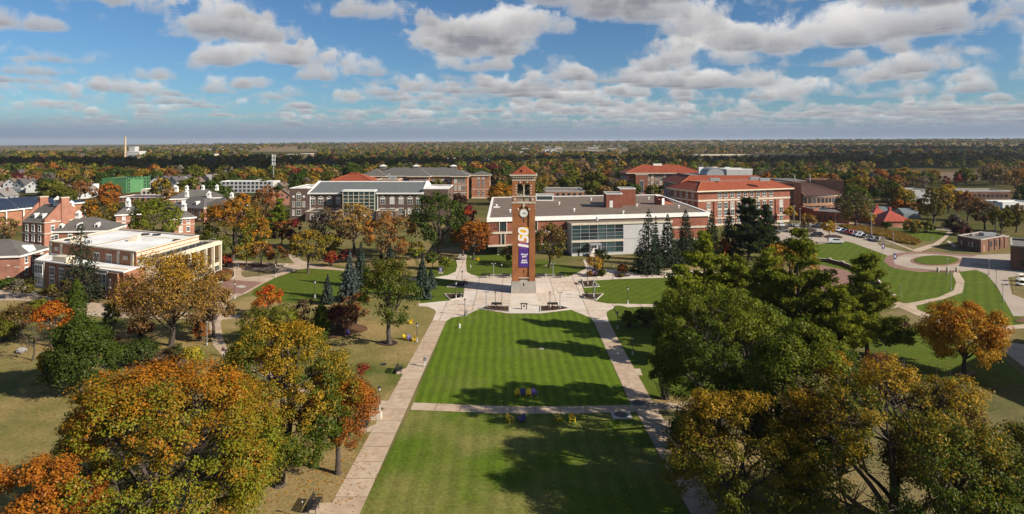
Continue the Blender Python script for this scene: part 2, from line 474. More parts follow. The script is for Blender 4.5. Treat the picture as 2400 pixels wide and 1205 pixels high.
def terrain_mat():
    """country round the campus: turf and leaf mould under the trees, crop stubble and pasture farther out"""
    m, nt, out = new_mat('terrain')
    N, L = nt.nodes.new, nt.links.new
    b = N('ShaderNodeBsdfPrincipled'); b.inputs['Roughness'].default_value = 1.0; b.inputs['Specular IOR Level'].default_value = 0.0
    L(b.outputs[0], out.inputs[0])
    geo = N('ShaderNodeNewGeometry')
    ln = N('ShaderNodeVectorMath'); ln.operation = 'LENGTH'; L(geo.outputs['Position'], ln.inputs[0])
    def noise(s, d):
        n = N('ShaderNodeTexNoise'); n.inputs['Scale'].default_value = s; n.inputs['Detail'].default_value = d; L(geo.outputs['Position'], n.inputs['Vector']); return n.outputs[0]
    def rng(v, a, b_, c=0.0, d=1.0):
        n = N('ShaderNodeMapRange'); L(v, n.inputs[0])
        for i, q in enumerate((a, b_, c, d)): n.inputs[i + 1].default_value = q
        return n.outputs[0]
    def mix(f, a, b_):
        n = N('ShaderNodeMix'); n.data_type = 'RGBA'
        for s, v in ((n.inputs[0], f), (n.inputs[6], a), (n.inputs[7], b_)):
            if isinstance(v, (int, float)): s.default_value = v
            elif isinstance(v, tuple): s.default_value = (*v, 1)
            else: L(v, s)
        return n.outputs[2]
    near = mix(rng(noise(0.045, 7), 0.36, 0.62), (0.090, 0.105, 0.026), (0.20, 0.15, 0.065))
    mid = mix(rng(noise(0.012, 5), 0.4, 0.6), (0.045, 0.05, 0.018), (0.10, 0.075, 0.035))
    vo = N('ShaderNodeTexVoronoi'); vo.inputs['Scale'].default_value = 0.0011; L(geo.outputs['Position'], vo.inputs['Vector'])
    sepc = N('ShaderNodeSeparateColor'); L(vo.outputs['Color'], sepc.inputs[0])
    far = mix(rng(sepc.outputs[0], 0.35, 0.65), (0.20, 0.15, 0.085), (0.085, 0.075, 0.032))
    c = mix(rng(ln.outputs['Value'], 260, 420), near, mid)
    c = mix(rng(ln.outputs['Value'], 2000, 2600), c, far)
    L(c, b.inputs['Base Color'])
terrain_mat()

# ---------------------------------------------------------------- land
HZ = [(-1e6, 343), (0, 343), (600, 338), (1200, 334), (1800, 330), (2400, 329), (1e7, 329)]
def terrain_z(x, y):
    """level campus, low country left, rising wooded ground to the right, from about two kilometres out"""
    x, y = np.asarray(x, float), np.asarray(y, float)
    r = np.hypot(x, y)
    px = X0 + F * x / np.maximum(y, r * 0.15 + 1)
    px = np.clip(px, -400, 2800)
    yh = np.interp(px, [h[0] for h in HZ], [h[1] for h in HZ])
    goal = H - (yh - Y0) * 7000.0 / F
    t = np.clip((r - 1500) / 5500, 0, 1); t = t * t * (3 - 2 * t)
    roll = 3.0 * np.sin(r / 420.0 + x / 600.0) * np.clip((r - 1200) / 2000, 0, 1)
    return goal * t + roll
def build_ground():
    rad = np.concatenate([[0.0], np.linspace(25, 600, 24), np.geomspace(660, 30000, 60)])
    na = 240
    ang = np.linspace(0, 2 * math.pi, na, endpoint=False)
    v = [(0, 0, 0)]; f = []
    for r in rad[1:]:
        xs, ys = r * np.sin(ang), r * np.cos(ang)
        zs = terrain_z(xs, ys)
        if r > 8000: zs = zs - (r - 8000) * 0.004
        v.extend(zip(xs, ys, zs))
    for j in range(na): f.append((0, 1 + (j + 1) % na, 1 + j))
    for k in range(len(rad) - 2):
        a, b = 1 + k * na, 1 + (k + 1) * na
        for j in range(na): f.append((a + j, a + (j + 1) % na, b + (j + 1) % na, b + j))
    me = bpy.data.meshes.new('ground'); me.from_pydata(v, [], f); me.materials.append(MATS['terrain'])
    me.polygons.foreach_set('use_smooth', [True] * len(f))
    o = bpy.data.objects.new('ground', me); COL.objects.link(o); o['kind'] = 'structure'
    # normals up
    if me.polygons[0].normal.z < 0: me.flip_normals()
build_ground()
def px_poly(pts, h=0.0): return [P2(*p, h) for p in pts]

def lawn(pts, m, smooth=False, z=0.008):
    q = px_poly(pts)
    return sheet('lawn', smooth_closed(q, 5) if smooth else q, z, m)
# quad, two halves either side of the cross walk
lawn([(1046, 753), (1058, 745), (1087, 741), (1123, 725), (1193, 736), (1267, 736), (1338, 726), (1384, 745), (1393, 756), (1481, 949), (1342, 953), (1200, 953), (969, 944)], 'turf_quad')
lawn([(963, 961), (1200, 970), (1342, 970), (1488, 965), (1760, 1420), (735, 1420)], 'turf_quad_near', z=0.009)
# left of the west walk: straw under the oaks, greener beside the walk
lawn([(600, 640), (722, 629), (798, 634), (985, 660), (985, 711), (1002, 719), (1017, 725), (1022, 732), (1014, 751), (917, 940), (860, 935), (640, 880), (560, 840), (535, 810), (523, 787), (516, 755), (526, 735), (536, 705), (576, 688), (606, 671)], 'turf_left')
lawn([(612, 668), (650, 650), (722, 631), (800, 636), (860, 655), (870, 690), (760, 712), (640, 705), (590, 690)], 'turf_green', True, z=0.010)
lawn([(-500, 690), (0, 705), (100, 708), (200, 742), (330, 750), (478, 752), (492, 790), (505, 815), (540, 850), (640, 898), (855, 955), (905, 960), (760, 1205), (690, 1420), (-900, 1420)], 'turf_left', z=0.007)
# strips by the plaza
lawn([(985, 660), (1017, 652), (1050, 656), (1085, 660), (1087, 700), (1052, 705), (985, 711)], 'turf_green')
lawn([(985, 640), (1010, 600), (1040, 594), (1078, 594), (1069, 611), (1072, 623), (1068, 637), (1050, 645), (1017, 650), (985, 652)], 'turf_green', z=0.009)
lawn([(1094, 598), (1200, 596), (1330, 622), (1374, 630), (1332, 649), (1250, 650), (1122, 649), (1104, 643), (1094, 637), (1092, 617)], 'turf_green')
lawn([(1365, 660), (1390, 658), (1454, 655), (1542, 653), (1600, 660), (1620, 712), (1507, 713), (1425, 712), (1396, 707), (1365, 700)], 'turf_east')
lawn([(1422, 739), (1422, 731), (1440, 722), (1510, 719), (1600, 720), (1700, 800), (1800, 950), (1674, 945), (1531, 944), (1451, 800), (1428, 755)], 'turf_green')
lawn([(1541, 961), (1674, 965), (1900, 980), (2300, 1000), (2500, 1420), (1800, 1420), (1594, 1048)], 'turf_rough', z=0.007)
lawn([(1451, 640), (1580, 634), (1700, 640), (1660, 655), (1542, 651), (1454, 653)], 'turf_rough', z=0.006)
# east lawns
lawn([(1880, 575), (1907, 573), (1985, 566), (2000, 570), (2080, 599), (2070, 612), (2090, 628), (2150, 637), (2198, 640), (2233, 644), (2241, 662), (2235, 680), (2200, 697), (2130, 711), (2075, 690), (1990, 640), (1890, 612)], 'turf_east')
lawn([(2247, 638), (2290, 634), (2312, 642), (2337, 672), (2375, 741), (2420, 748), (2420, 775), (2340, 766), (2195, 744), (2150, 725), (2147, 717), (2212, 701), (2255, 686), (2261, 660)], 'turf_east')
lawn([(2110, 723), (2177, 752), (2340, 800), (2420, 860), (2500, 1020), (2200, 1010), (2000, 900), (1980, 760)], 'turf_rough')
lawn([(2020, 790), (2120, 760), (2260, 800), (2360, 850), (2400, 900), (2250, 900), (2080, 860)], 'turf_green', True, z=0.012)
lawn([(2370, 650), (2420, 640), (2420, 690), (2374, 688)], 'turf_rough', z=0.05)
lawn([(1990, 555), (2060, 540), (2190, 545), (2225, 545), (2200, 562), (2170, 585), (2120, 582), (2075, 570)], 'turf_rough', z=0.009)
lawn([(2095, 545), (2190, 540), (2228, 545), (2210, 555), (2180, 565), (2120, 560)], 'turf_east', True, z=0.014)
lawn([(2060, 568), (2085, 566), (2150, 588), (2125, 590), (2062, 575)], 'turf_rough', z=0.012)
lawn([(2178, 588), (2230, 578), (2245, 582), (2300, 596), (2368, 585), (2368, 594), (2275, 598), (2200, 592)], 'turf_rough', z=0.010)
lawn([(565, 636), (657, 632), (640, 643), (575, 651), (566, 646)], 'turf_rough', z=0.05)

# paved walks and the plaza
J = 'joint'
slabs('path', px_poly([(763, 1205), (1014, 751), (1046, 753), (843, 1205), (765, 1400), (650, 1400)]), 0.030, J, ['concrete_tan', 'concrete_tan', 'concrete_tan_b', 'concrete_tan', 'concrete_tan_b', 'concrete_tan'], 30.0, 3.6, 0.0, 0.085, 3)
slabs('path', px_poly([(1393, 756), (1428, 756), (1451, 800), (1531, 944), (1542, 961), (1594, 1048), (1690, 1205), (1810, 1400), (1720, 1400), (1619, 1205), (1493, 968), (1478, 948), (1412, 800)]), 0.030, J, ['concrete_tan', 'concrete_tan_b', 'concrete_tan'], 40.0, 3.6, 0.0, 0.085, 5)
slabs('path', px_poly([(969, 944), (1200, 953), (1342, 953), (1481, 949), (1489, 965), (1342, 970), (1200, 970.4), (961, 961)]), 0.034, J, ['concrete_tan_b', 'concrete_tan', 'concrete_tan_b'], 3.4, 20, 0.0, 0.085, 4)
slabs('path', px_poly([(1531, 944.5), (1674, 945), (1900, 952), (1900, 972), (1674, 964.7), (1542, 961)]), 0.034, J, ['concrete_tan_b', 'concrete_tan'], 3.4, 20, 0.0, 0.085, 4)
slabs('path', px_poly([(917, 941), (908, 957), (855, 953), (720, 925), (620, 885), (555, 847), (518, 832), (500, 810), (492, 783), (489, 750), (516, 755), (522, 787), (535, 825), (560, 846), (640, 876), (740, 905), (858, 936)]), 0.034, J, ['concrete_tan_b', 'concrete_tan'], 3.0, 3.4, 0.5, 0.05, 6)
PLAZA = [(1014, 751), (1022, 732), (1017, 725), (1002, 719), (981, 718), (981, 712), (1052, 705), (1060, 703), (1086, 697), (1089, 675), (1092, 659), (1050, 655), (1017, 651), (1050, 645), (1068, 637), (1072, 623), (1069, 611), (1078, 594), (1094, 598), (1092, 617), (1094, 637), (1104, 643), (1122, 648.6), (1200, 650), (1260, 650), (1332, 649), (1374, 630), (1366, 608), (1385, 608), (1392, 628), (1440, 632), (1495, 640), (1580, 632), (1690, 640), (1690, 648), (1542, 652), (1454, 654), (1390, 658), (1362, 663), (1372, 694), (1396, 707), (1425, 712), (1507, 713), (1620, 716), (1620, 724), (1510, 719), (1440, 722), (1422, 731), (1422, 740), (1428, 756), (1393, 756), (1384, 745), (1338, 726.5), (1267, 735), (1193, 735), (1123, 725), (1087, 741), (1058, 745), (1046, 753)]
slabs('plaza', px_poly(PLAZA), 0.038, J, ['concrete_light', 'concrete_light', 'concrete_pale', 'concrete_light'], 6.2, 9.0, 0.0, 0.10, 9)
sheet('plaza_forecourt', px_poly([(1193, 735), (1198, 690), (1257, 690), (1267, 735)]), 0.046, 'concrete_pale')
sheet('plaza_forecourt', px_poly([(1193, 735), (1194.5, 725), (1266, 725), (1267, 735)]), 0.052, 'concrete_new')
# west forecourt, by the white-roofed hall
slabs('path', px_poly([(489, 751), (478, 728), (497, 722), (488, 705), (512, 685), (520, 665), (534, 650), (540, 636), (528, 630), (520, 618), (545, 610), (625, 616), (690, 618), (672, 597), (685, 592), (706, 610), (735, 620), (800, 630), (985, 653), (985, 659), (798, 634), (722, 629), (700, 632), (645, 651), (606, 671), (576, 688), (536, 705), (526, 731), (527, 738), (564, 740), (563, 745), (520, 750), (516, 756)]), 0.036, J, ['concrete_tan_b', 'concrete_tan'], 3.6, 4.4, 0.6, 0.05, 8)
sheet('brick_paving', px_poly([(520, 665), (533, 655), (615, 662), (567, 689), (508, 685)]), 0.044, 'brick_paving')
sheet('paving_medallion', smooth_closed(px_poly([(553, 672), (566, 669.5), (578, 672), (566, 675)]), 6), 0.050, 'stone_edge')
slabs('path', px_poly([(-60, 672), (60, 670), (90, 690), (240, 712), (330, 726), (482, 736), (482, 748), (330, 748), (200, 740), (100, 706), (-60, 704)]), 0.028, J, ['concrete_tan', 'concrete_tan_b'], 4.0, 5.0, 0.2, 0.05, 8)
# car park, drive and turning circle
sheet('road', px_poly([(1795, 560), (1800, 532), (1812, 526), (1880, 523), (1938, 525), (1962, 531), (2085, 562), (2056, 569), (2062, 576), (2125, 591), (2170, 590), (2275, 598), (2368, 595), (2430, 592), (2430, 640), (2368, 650), (2330, 655), (2312, 643), (2287, 632), (2250, 637), (2150, 637), (2090, 628), (2070, 612), (2080, 599), (2000, 570), (1985, 566), (1907, 574), (1880, 576)]), 0.020, 'road_concrete')
sheet('road', px_poly([(2312, 642), (2335, 650), (2362, 650), (2372, 690), (2400, 700), (2460, 720), (2460, 741), (2375, 741), (2337, 672)]), 0.026, 'road_concrete')
def ellipse_px(cx, cy, rx, ry, n=48): return px_poly([(cx + rx * math.cos(2 * math.pi * k / n), cy + ry * math.sin(2 * math.pi * k / n)) for k in range(n)])
sheet('brick_apron', px_poly([(2070, 612), (2080, 600), (2112, 592), (2170, 590), (2275, 597), (2292, 600), (2275, 602), (2170, 594.5), (2120, 597), (2096, 605), (2092, 613), (2100, 620), (2130, 628), (2200, 633), (2255, 634), (2250, 637), (2150, 636.5), (2090, 628)]), 0.030, 'brick_paving')
sheet('circle_ring', ellipse_px(2194.5, 611.5, 64, 13.4), 0.032, 'concrete_tan')
sheet('circle_ring', ellipse_px(2194.5, 611.5, 60, 12.4), 0.10, 'brick_paving', thick=0.10)
sheet('lawn', ellipse_px(2194.5, 611, 51.5, 10.6), 0.22, 'turf_green', thick=0.12)
slabs('path', px_poly([(2233, 644), (2236, 637), (2247, 637), (2261, 660), (2256, 686), (2213, 701), (2147, 717), (2150, 725), (2195, 745), (2240, 760), (2300, 785), (2345, 800), (2430, 812), (2430, 870), (2400, 860), (2340, 815), (2177, 752), (2110, 722), (2060, 700), (2066, 694), (2117, 711), (2130, 711), (2200, 697), (2235, 681), (2241, 662)]), 0.034, J, ['concrete_tan_b', 'concrete_tan'], 4.5, 4.5, 0.4, 0.05, 5)
slabs('path', px_poly([(2338, 766), (2430, 758), (2430, 768), (2345, 774)]), 0.036, J, ['concrete_tan_b'], 4, 8, 0.1, 0.05, 5)
slabs('path', px_poly([(2320, 1010), (2470, 1000), (2470, 1020), (2318, 1028)]), 0.034, J, ['concrete_tan_b'], 4, 8, 0.1, 0.05, 5)
sheet('path', px_poly([(2158, 590), (2200, 575), (2222, 555), (2228, 548), (2238, 541), (2232, 538), (2222, 541), (2214, 553), (2190, 570), (2140, 585), (2085, 563), (1965, 529), (1950, 524), (1945, 527), (1962, 532), (2080, 565), (2145, 590)]), 0.028, 'concrete_tan_b')
sheet('path', px_poly([(2222, 541), (2120, 534), (2010, 527), (1950, 524), (1950, 521), (2010, 523), (2120, 530), (2230, 536)]), 0.032, 'concrete_tan_b')
sheet('path', px_poly([(2218, 565), (2224, 564), (2243, 577), (2236, 580)]), 0.024, 'concrete_tan_b')
# brick terrace behind the curved low wall
sheet('brick_terrace', px_poly([(1890, 614), (1985, 634), (2070, 690), (2100, 715), (2060, 720), (1960, 700), (1880, 660)]), 0.018, 'brick_paving')
sheet('path', px_poly([(1960, 700), (2060, 690), (2117, 712), (2100, 722), (2040, 730)]), 0.028, 'concrete_tan')
# planting beds
def bed(pts, m='mulch', edge=True, smooth=False):
    q = px_poly(pts)
    if smooth: q = smooth_closed(q, 5)
    o = sheet('planting_bed', q, 0.10, m, thick=0.09)
    if edge: MB().ring(q, 0.012, 0.17, 0.0, 0, 0.22).obj('edging', 'stone_edge', o)
    return o
bed([(1123, 724), (1141, 719), (1192, 719), (1192, 731), (1160, 729)])
bed([(1268, 731), (1268, 719), (1316, 719), (1333, 724), (1300, 729)])
bed([(1043, 690), (1082, 690), (1078, 699), (1056, 703)])
bed([(1049, 673), (1082, 660), (1090, 662), (1087, 674)])
bed([(1368, 690), (1412, 689.5), (1396, 704), (1372, 700)])
bed([(1365, 660), (1388, 658), (1404, 672), (1370, 674)])
bed([(1130, 648.5), (1160, 645), (1196, 645), (1196, 649)])
bed([(1258, 649), (1258, 645), (1300, 645), (1322, 648)])
bed([(1375, 641), (1394, 632), (1412, 641), (1404, 649), (1380, 648)], smooth=True)
bed([(1440, 642), (1468, 644), (1476, 648), (1446, 649)], edge=False, smooth=True)
bed([(559, 619), (672, 622), (660, 626), (640, 627), (560, 630)], 'leaf_litter')
bed([(515, 630), (545, 634), (547, 650), (530, 656), (505, 664), (500, 650)], 'mulch', smooth=True)
bed([(880, 805), (912, 797), (932, 804), (915, 811)], edge=False, smooth=True)
bed([(275, 845), (330, 820), (420, 830), (432, 856), (370, 868), (290, 862)], 'leaf_litter', edge=False, smooth=True)
bed([(560, 800), (690, 770), (830, 760), (860, 775), (790, 792), (700, 810), (600, 830)], 'leaf_litter', edge=False, smooth=True)
bed([(2236, 878), (2262, 870), (2290, 876), (2262, 884)], 'leaf_litter', edge=False, smooth=True)
bed([(2380, 750), (2420, 742), (2430, 756), (2390, 757)], 'leaf_litter', edge=False, smooth=True)
bed([(1440, 720), (1475, 722), (1560, 750), (1520, 762), (1470, 765)], 'turf_green', edge=False, smooth=True)
# leaf litter lying under the near trees
for pts in ([(1530, 945), (1560, 930), (1660, 930), (1680, 945)], [(1590, 1050), (1700, 1010), (1800, 1060), (1700, 1150)], [(640, 1060), (790, 1050), (840, 1075), (745, 1205), (640, 1205)],
            [(990, 590), (1080, 580), (1070, 606), (1020, 625), (985, 620)], [(700, 590), (860, 600), (960, 600), (960, 640), (830, 628), (740, 612)], [(1480, 610), (1640, 606), (1700, 632), (1580, 631), (1500, 636)]):
    sheet('leaf_litter', smooth_closed(px_poly(pts), 6), 0.014, 'turf_straw')
# fields and clearings farther out
sheet('stubble_field', px_poly([(2050, 421), (2060, 403), (2290, 404), (2300, 424)]), 0.15, 'bare_soil')
# painted bays of the car park
def bays():
    mb = MB()
    a, b = Vector(P2(1958, 545)), Vector(P2(2066, 572))
    u = (b - a).normalized(); n = Vector((-u.y, u.x))
    for k in range(19):
        c = a + u * (k * (b - a).length / 18)
        q = [c - u * 0.06, c + u * 0.06, c + u * 0.06 + n * 5, c - u * 0.06 + n * 5]
        mb.face([mb.verts([(p.x, p.y, 0.026) for p in q]) + j for j in range(4)])
    o = mb.obj('bay_markings', 'white_line'); o['kind'] = 'structure'
bays()
for pts in ([(1812, 535), (1835, 532), (1850, 536), (1820, 540)], [(1880, 540), (1900, 536), (1915, 541), (1895, 546)], [(1930, 554), (1955, 551), (1975, 557), (1950, 561)]):
    sheet('parking_island', smooth_closed(px_poly(pts), 5), 0.12, 'mulch', thick=0.1)
# ---------------------------------------------------------------- building materials
brick('brick_tower', (0.34, 0.122, 0.042), (0.27, 0.090, 0.031), (0.27, 0.16, 0.09))
brick('brick_red', (0.27, 0.078, 0.040), (0.215, 0.060, 0.032), (0.25, 0.17, 0.13))
brick('brick_orange', (0.36, 0.135, 0.062), (0.30, 0.11, 0.05))
brick('brick_pink', (0.34, 0.125, 0.075), (0.28, 0.10, 0.06))
brick('brick_brown', (0.125, 0.075, 0.055), (0.095, 0.058, 0.045), (0.18, 0.14, 0.12))
brick('brick_dark', (0.16, 0.072, 0.045), (0.125, 0.055, 0.036), (0.2, 0.15, 0.12))
brick('brick_tan', (0.34, 0.17, 0.10), (0.29, 0.145, 0.085))
mat('stone', (0.56, 0.49, 0.39), (0.47, 0.40, 0.31), scale=0.8, fine=0.08)
mat('stone_grey', (0.40, 0.36, 0.31), (0.31, 0.28, 0.24), scale=0.6, fine=0.12, fine_scale=3)
mat('white_paint', (0.78, 0.76, 0.71), (0.70, 0.68, 0.62), scale=0.5)
mat('cream_paint', (0.66, 0.58, 0.44), (0.58, 0.50, 0.37), scale=0.5)
mat('white_roof', (0.80, 0.79, 0.76), (0.62, 0.59, 0.53), scale=0.16, detail=9, fine=0.07, fine_scale=0.8)
mat('gravel_roof', (0.205, 0.148, 0.108), (0.125, 0.090, 0.066), scale=0.25, detail=8, fine=0.26, fine_scale=2.5, stretch=(0.6, 2.2, 1))
mat('tar_roof', (0.028, 0.028, 0.030), (0.05, 0.047, 0.045), scale=0.4, fine=0.2)
mat('grey_roof', (0.17, 0.16, 0.15), (0.13, 0.12, 0.115), scale=0.3, fine=0.12)
mat('tile_roof', (0.29, 0.066, 0.026), (0.21, 0.045, 0.020), scale=0.6, detail=6, fine=0.25, fine_scale=3.5, bump=0.4, bump_scale=5, rough=0.75)
mat('tile_hip', (0.36, 0.095, 0.038), fine=0.1)
mat('shingle', (0.125, 0.113, 0.100), (0.095, 0.086, 0.076), scale=0.5, detail=5, fine=0.2, fine_scale=3)
mat('slate', (0.150, 0.158, 0.150), (0.110, 0.118, 0.115), scale=0.7, detail=5, fine=0.22, fine_scale=3)
mat('purple_roof', (0.085, 0.045, 0.075), fine=0.1)
mat('copper_brown', (0.135, 0.070, 0.050), (0.105, 0.052, 0.038), rough=0.5, scale=0.4)
mat('dark_metal', (0.035, 0.036, 0.040), rough=0.5)
mat('grey_metal', (0.36, 0.37, 0.38), rough=0.4, metal=0.3)
mat('galvanised', (0.42, 0.43, 0.43), rough=0.45, metal=0.4)
mat('black_gap', (0.012, 0.011, 0.011))
mat('panel_grey', (0.46, 0.45, 0.43), (0.41, 0.40, 0.385), scale=0.3)
mat('bronze', (0.03, 0.022, 0.016), rough=0.45, metal=0.6)
glass('glass', (0.035, 0.045, 0.050))
glass('glass_blind', (0.30, 0.28, 0.25), 0.25, 0.6)
glass('glass_green', (0.035, 0.060, 0.058), 0.05, 0.4)
glass('glass_bronze', (0.10, 0.065, 0.030), 0.12, 0.3)

_wm = {}
def window_mesh(w, h, style):
    """frame with sill and lintel, and the pane that sits in it; local x along the wall, -y outward"""
    k = (round(w, 2), round(h, 2), style)
    if k in _wm: return _wm[k]
    f, p = MB(), MB()
    t = 0.09
    trim = {'stone': 'stone', 'white': 'white_paint', 'dark': 'dark_metal', 'arch': 'stone', 'plain': 'cream_paint'}[style]
    if style == 'arch':
        n = 8; r = w / 2
        pts = [(-r, 0)] + [(-r * math.cos(math.pi * j / n), h - r + r * math.sin(math.pi * j / n)) for j in range(n + 1)] + [(r, 0)]
        i = p.verts([(x, -0.03, z) for x, z in pts]); p.face([i + j for j in range(len(pts))])
        out = [(x * (1 + 0.3 / r), z + (0.3 if z > h - r - 1e-6 else 0)) for x, z in pts]
        for a, b, c, d in zip(pts[1:-1], pts[2:-1], out[2:-1], out[1:-1]):
            i = f.verts([(a[0], -0.1, a[1]), (b[0], -0.1, b[1]), (c[0], -0.1, c[1]), (d[0], -0.1, d[1])]); f.face([i, i + 1, i + 2, i + 3])
        f.box(-r - 0.2, r + 0.2, -0.2, 0.02, -0.22, 0.0)
        f.box(-0.25, 0.25, -0.2, 0.02, h + 0.02, h + 0.5)
        for x in (-r, 0, r): f.box(x - 0.05, x + 0.05, -0.09, 0.0, 0, h - r, 1)
        for z in (h - r, (h - r) / 2): f.box(-r, r, -0.08, 0.0, z - 0.05, z + 0.05, 1)
        f.box(-r, r, -0.075, 0.0, h - r, h - r * 0.45, 1)
    else:
        p.box(-w / 2, w / 2, -0.035, 0.0, 0, h)
        for x in (-w / 2, w / 2): f.box(x - t / 2, x + t / 2, -0.1, 0.0, 0, h, 1)
        f.box(-w / 2 + t / 2, w / 2 - t / 2, -0.1, 0.0, h - t, h, 1); f.box(-w / 2 + t / 2, w / 2 - t / 2, -0.1, 0.0, 0, t, 1)
        nx = 1 if w < 1.3 else 2 if w < 2.6 else max(2, int(w / 1.3))
        for j in range(1, nx): f.box(-w / 2 + w * j / nx - 0.04, -w / 2 + w * j / nx + 0.04, -0.09, 0.0, t, h - t, 1)
        if h > 1.2: f.box(-w / 2 + t / 2, w / 2 - t / 2, -0.085, 0.0, h * 0.5 - 0.04, h * 0.5 + 0.04, 1)
        if style in ('stone', 'white'):
            f.box(-w / 2 - 0.15, w / 2 + 0.15, -0.2, 0.0, -0.24, -0.01); f.box(-w / 2 - 0.12, w / 2 + 0.12, -0.13, 0.0, h + 0.01, h + 0.28)
    r = (f.mesh('window', [trim, 'dark_metal' if style == 'dark' else 'white_paint']), {})
    for g in ('glass', 'glass_blind', 'glass_green', 'glass_bronze'): r[1][g] = p.mesh('pane', g)
    _wm[k] = r
    return r
_wr = random.Random(11)
def window(root, wall, u, z, w, h, style='stone', g=None):
    fm, pm = window_mesh(w, h, style)
    o = share('window', fm, wall.at(u, 0.004, z), wall.rz, root)
    share('pane', pm[g or ('glass_blind' if _wr.random() < 0.3 else 'glass')], wall.at(u, 0.004, z), wall.rz, o)
    return o
def windows(root, wall, us, zs, w, h, style='stone', g=None):
    for z in zs:
        for u in us: window(root, wall, u, z, w, h, style, g)
def spread(L, n, m=1.5): return [m + (L - 2 * m) * (k + 0.5) / n for k in range(n)]

def building(name, poly, label, cat='building', group=None):
    c = np.mean(np.array([p[:2] for p in poly]), axis=0)
    return empty(name, (c[0], c[1], 0), label, cat, group)
def flat_block(root, poly, z1, wall_m, roof_m, cop_m='white_paint', par=0.45, z0=0.0, cop=0.28, wname='wall'):
    w = MB().prism(poly, z0, z1, top=False).obj(wname, wall_m, root)
    r = sheet('roof', offset(poly, -0.02), z1 - par, roof_m, parent=root)
    MB().ring(poly, z1 - par, z1 - cop * 0.3, 0.3, 0, -0.005).obj('parapet', wall_m, root)
    MB().ring(poly, z1 - cop * 0.35, z1 + cop * 0.65, 0.42, 0, 0.10).obj('coping', cop_m, root)
    return w
def hip(root, quad, ze, zr, over, m, inset=None, ridge_m=None, deck=None, name='roof', eave_m='white_paint'):
    """hipped roof over a quad A B C D (A-B front edge); ridge runs along the longer side; deck = flat top of that width"""
    q = offset(quad, over)
    A, B, C, D = (Vector(p) for p in q)
    if (B - A).length < (C - B).length: A, B, C, D = B, C, D, A
    W = (C - B).length; Lg = (B - A).length
    ins = W / 2 if inset is None else inset
    mb = MB()
    lo = [A, B, C, D]
    if deck is None:
        m1, m2 = (A + D) / 2, (B + C) / 2; u = (m2 - m1).normalized()
        ins = min(ins, Lg / 2 - 0.05)
        r1, r2 = m1 + u * ins, m2 - u * ins
        i = mb.verts([(p.x, p.y, ze) for p in lo] + [(r1.x, r1.y, zr), (r2.x, r2.y, zr)])
        for f in ((0, 1, 5, 4), (1, 2, 5), (2, 3, 4, 5), (3, 0, 4)): mb.face([i + k for k in f])
        ends = [(0, 4), (1, 5), (2, 5), (3, 4), (4, 5)]
    else:
        top = [Vector(p) for p in offset([tuple(p) for p in lo], -deck)]
        if len(top) == 4:
            lo = [Vector(p) for p in ccw([tuple(p) for p in lo])]
        i = mb.verts([(p.x, p.y, ze) for p in lo] + [(p.x, p.y, zr) for p in top])
        for k in range(4): mb.face([i + k, i + (k + 1) % 4, i + 4 + (k + 1) % 4, i + 4 + k])
        mb.face([i + 4 + k for k in range(4)], 1)
        ends = [(k, k + 4) for k in range(4)] + [(4 + k, 4 + (k + 1) % 4) for k in range(4)]
    mb.face([i + 3, i + 2, i + 1, i])
    o = mb.obj(name, [m, 'grey_roof'], root)
    if ridge_m:
        for a, b in ends:
            pa, pb = Vector(mb.v[i + a]), Vector(mb.v[i + b])
            MB().tube([pa + Vector((0, 0, .04)), pb + Vector((0, 0, .04))], 0.22, 6).obj('ridge_cap', ridge_m, o)
    MB().ring([tuple(p) for p in lo], ze - 0.55, ze - 0.01, over * 0.75 + 0.2, 0, -0.03).obj('eave', eave_m, root)
    return o
def cupola(root, x, y, z, s=1.0):
    """white roof lantern: base, louvred box, pointed cap"""
    mb = MB()
    mb.box(x - 0.9 * s, x + 0.9 * s, y - 0.9 * s, y + 0.9 * s, z - 1.2 * s, z + 0.5 * s)
    mb.box(x - 0.7 * s, x + 0.7 * s, y - 0.7 * s, y + 0.7 * s, z + 0.5 * s, z + 1.7 * s)
    mb.box(x - 0.95 * s, x + 0.95 * s, y - 0.95 * s, y + 0.95 * s, z + 1.7 * s, z + 1.9 * s)
    o = mb.obj('cupola', 'white_paint', root)
    l = MB()
    for k in range(4): l.box(x - 0.5 * s, x + 0.5 * s, y - 0.74 * s, y + 0.74 * s, z + (0.65 + 0.25 * k) * s, z + (0.78 + 0.25 * k) * s)
    l.obj('louvre', 'grey_roof', o)
    c = MB()
    i = c.verts([(x - 0.85 * s, y - 0.85 * s, z + 1.9 * s), (x + 0.85 * s, y - 0.85 * s, z + 1.9 * s), (x + 0.85 * s, y + 0.85 * s, z + 1.9 * s), (x - 0.85 * s, y + 0.85 * s, z + 1.9 * s), (x, y, z + 3.1 * s)])
    for k in range(4): c.face([i + k, i + (k + 1) % 4, i + 4])
    c.obj('cap', 'white_paint', o)
